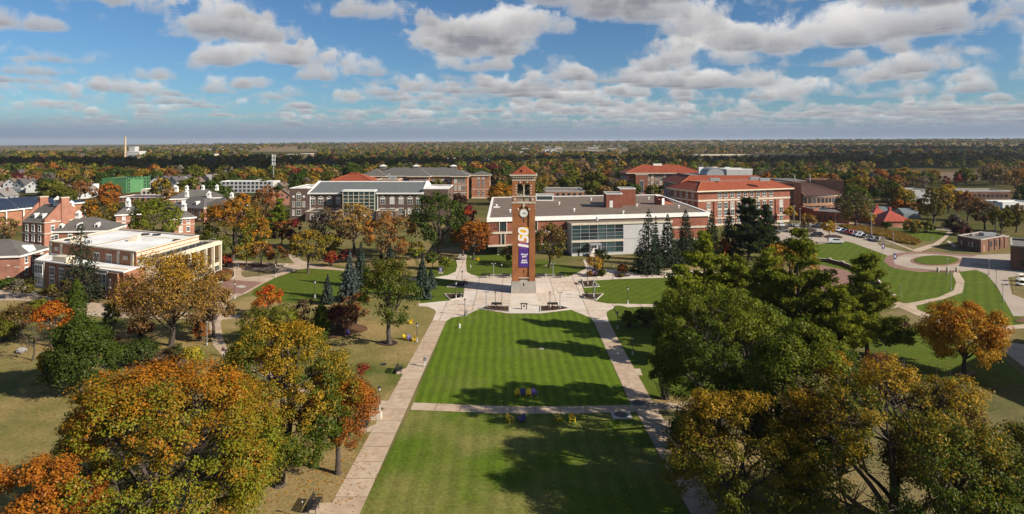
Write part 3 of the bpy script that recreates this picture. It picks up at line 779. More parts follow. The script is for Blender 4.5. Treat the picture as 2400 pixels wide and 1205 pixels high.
def dormer(root, wall, u, d, z, w=1.3, h=1.5):
    """small gabled dormer with its window, on a roof slope"""
    mb = MB()
    a = [wall.at(u - w / 2, d, z), wall.at(u + w / 2, d, z), wall.at(u + w / 2, d, z + h), wall.at(u, d, z + h + w * 0.55), wall.at(u - w / 2, d, z + h)]
    b = [wall.at(u - w / 2, d - 2.6, z), wall.at(u + w / 2, d - 2.6, z), wall.at(u + w / 2, d - 2.6, z + h), wall.at(u, d - 2.6, z + h + w * 0.55), wall.at(u - w / 2, d - 2.6, z + h)]
    i = mb.verts(a + b)
    mb.face([i + k for k in range(5)])
    for k in range(5): mb.face([i + k, i + 5 + k, i + 5 + (k + 1) % 5, i + (k + 1) % 5], 1 if k in (2, 3) else 0)
    o = mb.obj('dormer', ['white_paint', 'panel_grey'], root)
    p = MB(); p.wbox(wall, u - w * 0.28, u + w * 0.28, z + 0.25, z + h, d, d + 0.04)
    p.obj('pane', 'glass', o)
def text_mesh(body, size, shear=0.0, bold=0.0, extrude=0.01, spacing=1.0, align='CENTER', line=1.0):
    cu = bpy.data.curves.new('lettering', 'FONT')
    cu.body = body; cu.size = size; cu.shear = shear; cu.offset = bold; cu.extrude = extrude; cu.space_character = spacing; cu.space_line = line
    cu.align_x = align; cu.align_y = 'CENTER'; cu.resolution_u = 4
    o = bpy.data.objects.new('lettering', cu); COL.objects.link(o)
    dg = bpy.context.evaluated_depsgraph_get(); dg.update()
    me = bpy.data.meshes.new_from_object(o.evaluated_get(dg))
    bpy.data.objects.remove(o); bpy.data.curves.remove(cu)
    return me
def lettering(root, wall, u, z, d, body, size, m, rot=0.0, name='lettering', **k):
    me = text_mesh(body, size, **k)
    me.materials.clear(); me.materials.append(MATS[m])
    o = bpy.data.objects.new(name, me); COL.objects.link(o)
    o.location = wall.at(u, d, z)
    o.rotation_euler = (Matrix.Rotation(wall.rz, 3, 'Z') @ Matrix.Rotation(math.pi / 2, 3, 'X') @ Matrix.Rotation(rot, 3, 'Z')).to_euler()
    return adopt(o, root)

# ---------------------------------------------------------------- the bell tower
def bell_tower():
    cx, yf = 2.81, 153.4
    w = 5.5; cy = yf + 0.27 + w / 2; x0, x1, y0, y1 = cx - w / 2, cx + w / 2, cy - w / 2, cy + w / 2
    root = empty('bell_tower', (cx, cy, 0), 'tall square brick bell tower with clock, arched belfry and red tile roof', 'bell tower')
    f = Wall((x0, y0), (x1, y0))
    sides = [f, Wall((x1, y0), (x1, y1)), Wall((x1, y1), (x0, y1)), Wall((x0, y1), (x0, y0))]
    # stone base with a battered step and a pointed hood
    b = MB()
    b.hexa([(cx - 3.02, yf, 0), (cx + 3.02, yf, 0), (cx + 3.02, yf + 6.04, 0), (cx - 3.02, yf + 6.04, 0)], [(cx - 2.98, yf + .05, 1.75), (cx + 2.98, yf + .05, 1.75), (cx + 2.98, yf + 5.99, 1.75), (cx - 2.98, yf + 5.99, 1.75)])
    b.box(cx - 2.88, cx + 2.88, yf + .14, yf + 5.9, 1.75, 2.85)
    base = b.obj('base', 'stone_grey', root)
    h = MB(); h.wbox(f, 1.75, 3.75, 2.85, 3.1, 0.0, 0.10); h.wbox(f, 2.1, 3.4, 3.1, 3.25, 0.0, 0.10)
    h.obj('base_hood', 'stone_grey', base)
    zs = 21.55                                         # top of the shaft, foot of the belfry
    # shaft: four corner piers and, between them, panels set back behind the pier faces
    pier = 1.42; rec = 0.22
    s = MB()
    for a in sides:
        s.wbox(a, 0, pier, 2.85, zs, -pier, 0)
    s.obj('shaft_pier', 'brick_tower', root)
    p = MB(); p.box(x0 + rec, x1 - rec, y0 + rec, y1 - rec, 2.9, zs - 0.02)
    p.obj('shaft_panel', 'brick_tower', root)
    # arched head that closes the recess
    for a in sides:
        ah = MB(); zc = 20.2; r = (w - 2 * pier) / 2; n = 10
        arc = [(pier + r - r * math.cos(math.pi * k / n), zc + 0.55 * r * math.sin(math.pi * k / n)) for k in range(n + 1)]
        for q0, q1 in zip(arc, arc[1:]):
            ah.hexa([a.at(q0[0], -0.005, q0[1]), a.at(q1[0], -0.005, q1[1]), a.at(q1[0], -rec, q1[1]), a.at(q0[0], -rec, q0[1])],
                    [a.at(q0[0], -0.005, zs), a.at(q1[0], -0.005, zs), a.at(q1[0], -rec, zs), a.at(q0[0], -rec, zs)])
        ah.obj('arch_panel', 'brick_tower', root)
        k = MB(); k.wbox(a, w / 2 - 0.22, w / 2 + 0.22, 20.65, 21.5, 0, 0.14); k.obj('keystone', 'stone', root)
        for u in (pier - 0.02, w - pier + 0.02):
            k = MB(); k.wbox(a, u - 0.19, u + 0.19, 19.95, 20.4, 0, 0.09); k.obj('arch_impost', 'stone', root)
        for z0, z1 in ((4.75, 5.7), (16.9, 18.1)):
            k = MB(); k.wbox(a, w / 2 - 0.11, w / 2 + 0.11, z0, z1, -rec + 0.002, -rec + 0.012); k.obj('slit', 'black_gap', root)
        k = MB(); k.wbox(a, pier + 0.05, w - pier - 0.05, 3.55, 3.72, -rec, 0.03); k.obj('panel_sill', 'stone', root)
    k = MB(); k.wbox(f, w / 2 - 0.13, w / 2 + 0.13, 1.55, 2.45, 0.13, 0.16); k.obj('slit', 'black_gap', root)
    # clocks
    for a in sides:
        def disc(r, d0, d1, n=28):
            mb = MB()
            lo = [a.at(w / 2 + r * math.cos(2 * math.pi * j / n), d0, 19.2 + r * math.sin(2 * math.pi * j / n)) for j in range(n)]
            hi = [a.at(w / 2 + r * math.cos(2 * math.pi * j / n), d1, 19.2 + r * math.sin(2 * math.pi * j / n)) for j in range(n)]
            return mb.hexa(lo[::-1], hi[::-1])
        clk = disc(1.07, -rec, -rec + 0.10).obj('clock', 'dark_metal', root)
        disc(0.98, -rec, -rec + 0.12).obj('clock_face', 'clock_white', clk)
        for j in range(12):
            an = 2 * math.pi * j / 12; L0, L1, t = 0.70, 0.88, 0.035 if j % 3 else 0.055
            d = Vector((math.sin(an), math.cos(an))); e = Vector((d.y, -d.x)) * t
            q = [d * L0 + e, d * L1 + e, d * L1 - e, d * L0 - e]
            mb = MB(); mb.hexa([a.at(w / 2 + v.x, -rec + 0.121, 19.2 + v.y) for v in q], [a.at(w / 2 + v.x, -rec + 0.135, 19.2 + v.y) for v in q]); mb.obj('hour_mark', 'black_gap', clk)
        for nm, an, L1, t in (('hour_hand', R_(68), 0.56, 0.055), ('minute_hand', R_(118), 0.82, 0.035)):
            d = Vector((math.sin(an), math.cos(an))); e = Vector((d.y, -d.x)) * t
            q = [d * -0.22 + e, d * L1 + e * 0.3, d * L1 - e * 0.3, d * -0.22 - e]
            mb = MB(); mb.hexa([a.at(w / 2 + v.x, -rec + 0.14, 19.2 + v.y) for v in q], [a.at(w / 2 + v.x, -rec + 0.17, 19.2 + v.y) for v in q]); mb.obj(nm, 'black_gap', clk)
    # belfry: stone belt, balustrade, paired arches with a column, banded piers, frieze and bracketed eaves
    MB().box(x0 - .12, x1 + .12, y0 - .12, y1 + .12, 21.55, 21.95).obj('belt_course', 'stone', root)
    MB().ring([(x0, y0), (x1, y0), (x1, y1), (x0, y1)], 23.1, 23.35, 0.5, 0, 0.10).obj('belt_course', 'stone', root)
    zb0, zb1, zf = 23.35, 26.1, 27.0
    bp = MB()
    for a in sides: bp.wbox(a, 0, 1.2, zs, 28.0, -1.2, 0)
    bp.obj('belfry_pier', 'brick_tower', root)
    for a in sides:
        for u0 in (0.0, w - 1.2):
            for k in range(4):
                q = MB(); q.wbox(a, u0 + (0.75 if u0 == 0 else 0), u0 + (1.2 if u0 == 0 else 0.45), 23.9 + 0.62 * k, 24.15 + 0.62 * k, 0, 0.04); q.obj('stone_band', 'stone', root)
            q = MB(); q.wbox(a, u0 + 0.35, u0 + 0.85, 22.2, 22.85, 0, 0.09); q.obj('stone_block', 'stone', root)
        # wall over two arches
        u0, u1 = 1.2, w - 1.2; mid = w / 2; cw = 0.30
        for (l, r_) in ((u0, mid - cw / 2), (mid + cw / 2, u1)):
            rr = (r_ - l) / 2; n = 8; zc = 25.75
            arc = [(l + rr - rr * math.cos(math.pi * k / n), zc + rr * math.sin(math.pi * k / n)) for k in range(n + 1)]
            ah = MB(); st = MB()
            for q0, q1 in zip(arc, arc[1:]):
                ah.hexa([a.at(q0[0], -0.02, q0[1]), a.at(q1[0], -0.02, q1[1]), a.at(q1[0], -0.5, q1[1]), a.at(q0[0], -0.5, q0[1])],
                        [a.at(q0[0], -0.02, 27.9), a.at(q1[0], -0.02, 27.9), a.at(q1[0], -0.5, 27.9), a.at(q0[0], -0.5, 27.9)])
            ah.obj('arch', 'brick_tower', root)
            q = MB(); q.wbox(a, (l + r_) / 2 - 0.14, (l + r_) / 2 + 0.14, zc + rr - 0.06, zc + rr + 0.42, -0.02, 0.10); q.obj('keystone', 'stone', root)
            bl = MB()
            for j in range(5):
                uu = l + (r_ - l) * (j + 0.5) / 5; bl.wbox(a, uu - 0.07, uu + 0.07, 21.95, 23.1, -0.28, -0.12)
            bl.obj('baluster', 'stone', root)
            lv = MB()
            lv.wbox(a, l, r_, 24.75, 24.82, -0.45, -0.40); lv.wbox(a, l, r_, 24.0, 24.06, -0.45, -0.40); lv.wbox(a, (l + r_) / 2 - .03, (l + r_) / 2 + .03, 23.35, 25.9, -0.46, -0.41)
            lv.obj('railing', 'dark_metal', root)
        q = MB(); q.wbox(a, mid - cw / 2, mid + cw / 2, 27.0, 27.9, -0.5, -0.02); q.obj('arch', 'brick_tower', root)
        c = MB(); p0 = a.at(mid, -0.26, 23.35); c.lathe([(0.2, 0), (0.15, 0.15), (0.13, 2.2), (0.22, 2.45)], p0, 10); c.obj('column', 'stone', root)
        q = MB(); q.wbox(a, mid - 0.24, mid + 0.24, 25.8, 26.0, -0.5, 0.03); q.obj('capital', 'stone', root)
        q = MB(); q.wbox(a, u0 - 0.04, u1 + 0.04, 21.96, 23.1, -0.6, -0.35); q.obj('parapet_wall', 'brick_tower', root)
    MB().box(x0 + 1.25, x1 - 1.25, y0 + 1.25, y1 - 1.25, 22.0, 23.2).obj('belfry_floor', 'stone_grey', root)
    MB().ring([(x0, y0), (x1, y0), (x1, y1), (x0, y1)], 27.02, 27.40, 0.3, 0, 0.06).obj('frieze', 'stone', root)
    for k in range(3):                                 # bells hung inside
        bm = MB(); bm.lathe([(0.55, 0), (0.42, 0.25), (0.32, 0.7), (0.15, 0.95)], (cx - 0.9 + 0.9 * k, cy, 24.6), 12); bm.obj('bell', 'bronze', root)
    MB().box(x0 + 0.6, x1 - 0.6, cy - 0.12, cy + 0.12, 25.5, 25.75).obj('bell_beam', 'dark_metal', root)
    MB().box(x0 - .3, x1 + .3, y0 - .3, y1 + .3, 28.0, 28.18).obj('eave', 'stone', root)
    for a in sides:
        for k in range(13):
            uu = (k + 0.5) * w / 13
            q = MB(); q.wbox(a, uu - 0.1, uu + 0.1, 27.62, 27.995, 0, 0.34); q.obj('bracket', 'stone', root)
    MB().box(x0 - .55, x1 + .55, y0 - .55, y1 + .55, 28.18, 28.5).obj('cornice', 'stone', root)
    rf = MB(); e = 0.22
    i = rf.verts([(x0 - e, y0 - e, 28.5), (x1 + e, y0 - e, 28.5), (x1 + e, y1 + e, 28.5), (x0 - e, y1 + e, 28.5), (cx, cy, 30.55)])
    for k in range(4): rf.face([i + k, i + (k + 1) % 4, i + 4])
    roof = rf.obj('roof', 'tile_roof', root)
    for a in sides:                                    # rolls of pan tile running up each slope
        n = 15
        for k in range(n):
            uu = (k + 0.5) / n; t = 1 - abs(uu - 0.5) * 2
            lo = Vector(a.at(-e + (w + 2 * e) * uu, e, 28.52)); top = Vector((cx, cy, 30.57)); mid_ = Vector(a.at(w / 2, e, 28.52))
            hi = lo + (top - mid_) * (t * 0.98)
            if (hi - lo).length > 0.2: MB().tube([lo, hi], 0.085, 6).obj('tile_roll', 'tile_hip', roof)
    mb = MB(); mb.box(cx - 0.38, cx + 0.38, y0 + 0.35, y0 + 1.4, 28.9, 29.7); mb.obj('roof_hatch', 'tile_hip', root)
    MB().tube([(cx, cy, 30.4), (cx, cy, 31.1)], [0.12, 0.03], 8).obj('finial', 'bronze', root)
    # the anniversary banner, a thing of its own hung in the recess
    zt, zb, hw = 36.5 - (533 - 331) * .10240, 36.5 - (626.7 - 331) * .10240, 1.18
    bn = MB(); n = 24
    uc = w / 2 + 0.02
    for k in range(n):
        z0, z1 = zb + (zt - zb) * k / n, zb + (zt - zb) * (k + 1) / n
    bn.wbox(f, uc - hw, uc + hw, zb, zt, -0.12, -0.09)
    bo = bn.obj('banner', 'banner_print')
    tag(bo, 'purple and gold anniversary banner reading 150 hung on the bell tower', 'banner')
    lettering(bo, f, uc + 0.03, zb + (zt - zb) * 0.70, -0.085, '150', 3.75, 'print_white', rot=math.pi / 2, shear=0.16, bold=0.10, extrude=0.004, spacing=0.92)
    lettering(bo, f, uc + 0.1, zb + (zt - zb) * 0.295, -0.085, 'Proud\npast', 0.62, 'print_white', shear=0.15, bold=0.022, extrude=0.004, line=0.75)
    lettering(bo, f, uc + 0.1, zb + (zt - zb) * 0.145, -0.085, 'Bold\nfuture', 0.62, 'print_white', shear=0.15, bold=0.022, extrude=0.004, line=0.75)
    q = MB(); q.wbox(f, uc - 0.45, uc + 0.35, zb + (zt - zb) * 0.222, zb + (zt - zb) * 0.229, -0.086, -0.08); q.obj('rule', 'tile_hip', bo)
mat('clock_white', (0.80, 0.78, 0.72), rough=0.5)
mat('print_white', (0.82, 0.80, 0.78), (0.80, 0.78, 0.76), rough=0.6)
def banner_mat():
    m, nt, out = new_mat('banner_print')
    N, L = nt.nodes.new, nt.links.new
    b = N('ShaderNodeBsdfPrincipled'); b.inputs['Roughness'].default_value = 0.6; L(b.outputs[0], out.inputs[0])
    geo = N('ShaderNodeNewGeometry'); sp = N('ShaderNodeSeparateXYZ'); L(geo.outputs['Position'], sp.inputs[0])
    r = N('ShaderNodeMapRange'); r.inputs[1].default_value = 6.2; r.inputs[2].default_value = 15.8; L(sp.outputs[2], r.inputs[0])
    cr = N('ShaderNodeValToRGB'); L(r.outputs[0], cr.inputs[0])
    e = cr.color_ramp.elements
    e[0].position = 0.42; e[0].color = (0.058, 0.018, 0.20, 1); e[1].position = 0.78; e[1].color = (0.78, 0.42, 0.02, 1)
    k = e.new(0.58); k.color = (0.22, 0.05, 0.20, 1)
    k = e.new(0.68); k.color = (0.65, 0.25, 0.03, 1)
    L(cr.outputs[0], b.inputs['Base Color'])
banner_mat()
bell_tower()

# ---------------------------------------------------------------- the library
def library():
    A, B, C, D = P2(1141, 511, 12.3), P2(1664.5, 497.5, 12.3), P2(1544, 455.5, 12.3), P2(1153, 462, 12.3)
    root = building('library', [A, B, C, D], 'wide brick and glass library with flat gravel roof behind the bell tower', 'library')
    top = 12.3
    in_ = offset([A, B, C, D], -1.4)
    MB().prism(offset([A, B, C, D], -3.2), 0, 3.4, top=False).obj('ground_floor_wall', 'panel_grey', root)
    q = offset([A, B, C, D], -0.55)
    MB().prism(q, 3.4, 11.2, top=False, bottom=True).obj('wall', 'brick_red', root)
    sheet('roof', [A, B, C, D], top - 0.25, 'gravel_roof', parent=root)
    MB().ring([A, B, C, D], 11.0, top, 0.8, 0, 0.0).obj('fascia', 'white_paint', root)
    MB().prism([A, B, C, D], 10.99, 11.0, bottom=True).obj('soffit', 'panel_grey', root)
    front = Wall(ccw([A, B, C, D])[0], ccw([A, B, C, D])[1])
    pts = offset([A, B, C, D], -0.55)
    f = Wall(pts[0], pts[1]); l = Wall(pts[3], pts[0])
    k = f.L / (1664.5 - 1141)                          # metres along the front for one photo pixel, roughly
    def U(px): # along-front metres of a photo column (front line and line of sight)
        d = Vector(((px - X0) / F, 1.0)); n = Vector((-f.u.y, f.u.x))
        t = f.p0.dot(n) / d.dot(n); return (d * t - f.p0).dot(f.u)
    # ledges between the storeys and hanging brick boxes with concrete rims
    for s, w in (('front', f), ('left', l)):
        m = MB(); m.wbox(w, -0.2, w.L + 0.2, 7.1, 7.75, -0.3, 0.35); m.wbox(w, -0.2, w.L + 0.2, 3.1, 3.7, -1.0, 0.35)
        m.obj('ledge', 'stone', root)
        n = int(w.L / 10.5)
        for j in range(n + 1):
            u = 4.6 + j * (w.L - 5.2) / n
            if s == 'front' and U(1318) < u < U(1600): continue
            if u > w.L - 1.2: continue
            wz = window(root, w, u, 8.0, 2.0, 2.85, 'dark', 'glass_green')
            m = MB(); m.wbox(w, u - 1.3, u - 1.05, 7.75, 11, 0, 0.25); m.wbox(w, u + 1.05, u + 1.3, 7.75, 11, 0, 0.25); m.obj('window_jamb', 'stone', root)
            m = MB(); m.wbox(w, u - 0.55, u + 0.55, 3.7, 7.1, -0.6, 0.05); m.obj('pane', 'glass', root)
            m = MB(); m.wbox(w, u - 0.8, u - 0.5, 3.7, 7.1, 0, 0.3); m.wbox(w, u + 0.5, u + 0.8, 3.7, 7.1, 0, 0.3); m.obj('slot_jamb', 'stone', root)
    # glazed entrance front, proud of the brick
    u0, u1, u2 = U(1329), U(1447), U(1500)
    gd = 5.0
    m = MB(); m.wbox(f, u0 - 0.2, U(1560), 9.8, 10.5, -0.2, gd + 0.35); m.obj('canopy', 'stone', root)
    m = MB(); m.wbox(f, u0 + 0.1, U(1559), 10.5, 10.56, 0.1, gd); m.obj('canopy_roof', 'gravel_roof', root)
    m = MB(); m.wbox(f, u1, U(1558), 0.0, 9.8, 0, gd); m.obj('stone_panel_wall', 'panel_grey', root)
    m = MB(); m.wbox(f, u1 + .02, U(1558), 4.9, 4.98, gd, gd + 0.01); m.obj('panel_joint', 'black_gap', root)
    m = MB(); m.wbox(f, u0, u1, 0.0, 0.9, 0, gd + 0.02); m.obj('plinth', 'panel_grey', root)
    gw = Wall(f.at(u0, gd, 0), f.at(u1, gd, 0))
    for (z0, z1) in ((0.9, 4.3), (5.0, 7.3), (7.3, 9.6)):
        n = 6
        for j in range(n):
            a, b = gw.L * j / n, gw.L * (j + 1) / n
            if z0 < 1 and j in (2,): continue
            m = MB(); m.wbox(gw, a + 0.06, b - 0.06, z0 + 0.05, z1 - 0.05, -0.04, 0.0); p = m.obj('pane', 'glass_green' if (j + int(z0)) % 3 else 'glass', root)
    fr = MB()
    for j in range(7): fr.wbox(gw, gw.L * j / 6 - 0.08, gw.L * j / 6 + 0.08, 0.9, 9.8, -0.1, 0.16)
    for z in (0.95, 2.6, 4.2, 5.05, 6.1, 7.3, 8.4, 9.7): fr.wbox(gw, 0, gw.L, z - 0.06, z + 0.06, -0.1, 0.13)
    fr.obj('curtain_wall_frame', 'grey_metal', root)
    m = MB(); m.wbox(gw, -0.1, gw.L + 0.1, 4.3, 4.95, -0.1, 0.3); m.obj('ledge', 'stone', root)
    m = MB(); m.wbox(gw, 0.05, gw.L, 0.9, 9.8, -gd, -gd + 0.3); m.obj('lobby_back_wall', 'stone', root)
    m = MB(); m.wbox(gw, 0.05, gw.L, 4.3, 4.6, -gd, -0.2); m.obj('lobby_floor', 'panel_grey', root)
    m = MB()
    for j in range(14): m.wbox(gw, 8.2 + j * 0.28, 8.55 + j * 0.28, 5.0 + j * 0.17, 5.17 + j * 0.17, -2.6, -1.0)
    m.obj('lobby_stair', 'white_paint', root)
    sw = Wall(f.at(u0, 0, 0), f.at(u0, gd, 0))
    m = MB(); m.wbox(sw, 0, sw.L, 0, 9.8, -0.1, 0); m.obj('side_wall', 'panel_grey', root)
    # porch with double doors
    du = gw.L * 2.5 / 6
    m = MB(); m.wbox(gw, du - 1.9, du + 1.9, 3.6, 4.05, 0.05, 2.6); m.wbox(gw, du - 1.8, du - 1.55, 0, 3.6, 2.2, 2.5); m.wbox(gw, du + 1.55, du + 1.8, 0, 3.6, 2.2, 2.5); m.obj('porch', 'grey_metal', root)
    m = MB(); m.wbox(gw, du - 1.5, du + 1.5, 0.9, 3.5, 0.05, 0.12); dr = m.obj('door_frame', 'white_paint', root)
    for s in (-0.72, 0.72):
        m = MB(); m.wbox(gw, du + s - 0.62, du + s + 0.62, 0.95, 3.3, 0.12, 0.16); d = m.obj('door', 'white_paint', root)
        for z in (1.3, 2.3):
            m = MB(); m.wbox(gw, du + s - 0.42, du + s + 0.42, z, z + 0.85, 0.16, 0.18); m.obj('pane', 'glass', d)
    m = MB()
    for j in range(6): m.wbox(gw, du - 2.2, du + 2.2, 0, 0.9 - 0.15 * j, 0.05 + 0.4 * j, 2.2 + 0.4 * j)
    m.obj('entrance_steps', 'stone', root)
    lettering(root, f, 1.9, 9.75, 0.02, 'ROD', 0.85, 'black_gap', extrude=0.03, bold=0.02, spacing=1.7)
    lettering(root, f, 2.75, 8.75, 0.02, 'LIBRARY', 0.85, 'black_gap', extrude=0.03, bold=0.02, spacing=1.45)
    # roof structures: the sight lines meet the roof at 12.1 m
    def rbox(name, px0, px1, py, dep, hh, m, topm='grey_roof', cop='white_paint'):
        a, b = P2(px0, py, 12.05), P2(px1, py, 12.05)
        q = [a, b, (b[0] + 0.3, b[1] + dep), (a[0] + 0.3, a[1] + dep)]
        o = MB().prism(q, 12.05, 12.05 + hh).obj(name, m, root)
        sheet('roof', offset(q, 0.05), 12.05 + hh + 0.06, topm, parent=o)
        MB().ring(q, 12.05 + hh - 0.1, 12.05 + hh + 0.22, 0.2, 0, 0.08).obj('coping', cop, o)
        return o, Wall(a, b), 12.05
    o, w, z = rbox('stair_penthouse', 1421, 1459, 487, 9, 5.0, 'brick_red')
    m = MB(); m.wbox(w, 1.2, 2.4, z + 0.1, z + 2.6, 0, 0.06); m.obj('door', 'white_paint', o)
    rbox('lift_penthouse', 1453, 1490, 481, 8, 6.2, 'brick_red')
    m = MB(); a, b = P2(1469, 480.7, 12.05), P2(1486, 480.7, 12.05); m.wbox(Wall(a, b), 0, Wall(a, b).L, 12.6, 17.4, 0.0, 0.05); m.obj('louvre', 'copper_brown', root)
    # wedge-roofed stairhead
    a, b, c = P2(1539, 480, 12.05), P2(1551, 480.5, 12.05), P2(1580, 479, 12.05)
    m = MB(); i = m.verts([(a[0], a[1], 12.05), (b[0], b[1], 12.05), (c[0], c[1], 12.05), (c[0], c[1], 12.3), (b[0] + 0.5, b[1], 15.4), (a[0], a[1], 15.4)] + [(x + 0.4, y + 6, zz) for x, y, zz in ((a[0], a[1], 12.05), (b[0], b[1], 12.05), (c[0], c[1], 12.05), (c[0], c[1], 12.3), (b[0] + 0.5, b[1], 15.4), (a[0], a[1], 15.4))])
    m.face([i + j for j in range(6)]); m.face([i + 6 + j for j in range(5, -1, -1)])
    for j in range(6): m.face([i + j, i + 6 + j, i + 6 + (j + 1) % 6, i + (j + 1) % 6], 1 if j in (3, 4) else 0)
    sh = m.obj('stairhead', ['brick_red', 'white_paint'], root)
    m = MB(); w = Wall(b, c); m.wbox(w, 0.1, 1.2, 12.1, 14.6, 0, 0.06); m.obj('door', 'white_paint', sh)
    # clerestory box behind the tower
    o, w, z = rbox('clerestory', 1256, 1297, 471, 6, 2.3, 'white_paint')
    m = MB(); m.wbox(w, 0.4, w.L - 0.4, z + 0.5, z + 1.9, 0, 0.04); m.obj('pane', 'glass_green', o)
    for px, py in ((1163, 486), (1460, 502), (1492, 485), (1400, 517), (1310, 480), (1345, 496), (1195, 498), (1590, 488), (1520, 468), (1385, 470)):
        x, y, _ = P(px, py, 12.05); m = MB(); m.lathe([(0.25, 0), (0.25, 0.7), (0.5, 0.75), (0.45, 1.1)], (x, y, 12.03), 10); m.obj('roof_vent', 'white_paint', root)
    x, y, _ = P(1164, 487, 12.05); m = MB(); m.box(x - 1.2, x + 1.2, y - .5, y + .5, 12.03, 12.5); m.obj('roof_vent', 'white_paint', root)
library()
# ---------------------------------------------------------------- halls round the quad
FOOT = []                                             # footprints, so that no tree grows through a wall
def foot(poly, m=4.0): FOOT.append([tuple(p) for p in offset([p[:2] for p in poly], m)])
foot([P2(1141, 511, 12.3), P2(1664.5, 497.5, 12.3), P2(1544, 455.5, 12.3), P2(1153, 462, 12.3)])
def quad_from(A, B, depth):
    """front edge A-B (left to right) and a depth behind it"""
    A, B = Vector(A[:2]), Vector(B[:2]); u = (B - A).normalized(); n = Vector((-u.y, u.x))
    return [tuple(A), tuple(B), tuple(B + n * depth), tuple(A + n * depth)]
def walls(q):
    c = ccw(q); return [Wall(c[k], c[(k + 1) % len(c)]) for k in range(len(c))]
def box_on(root, name, x, y, z, sx, sy, h, m, rz=0.0):
    c, s = math.cos(rz), math.sin(rz)
    q = [(x + a * c - b * s, y + a * s + b * c) for a, b in ((-sx, -sy), (sx, -sy), (sx, sy), (-sx, sy))]
    return MB().prism(q, z, z + h).obj(name, m, root)

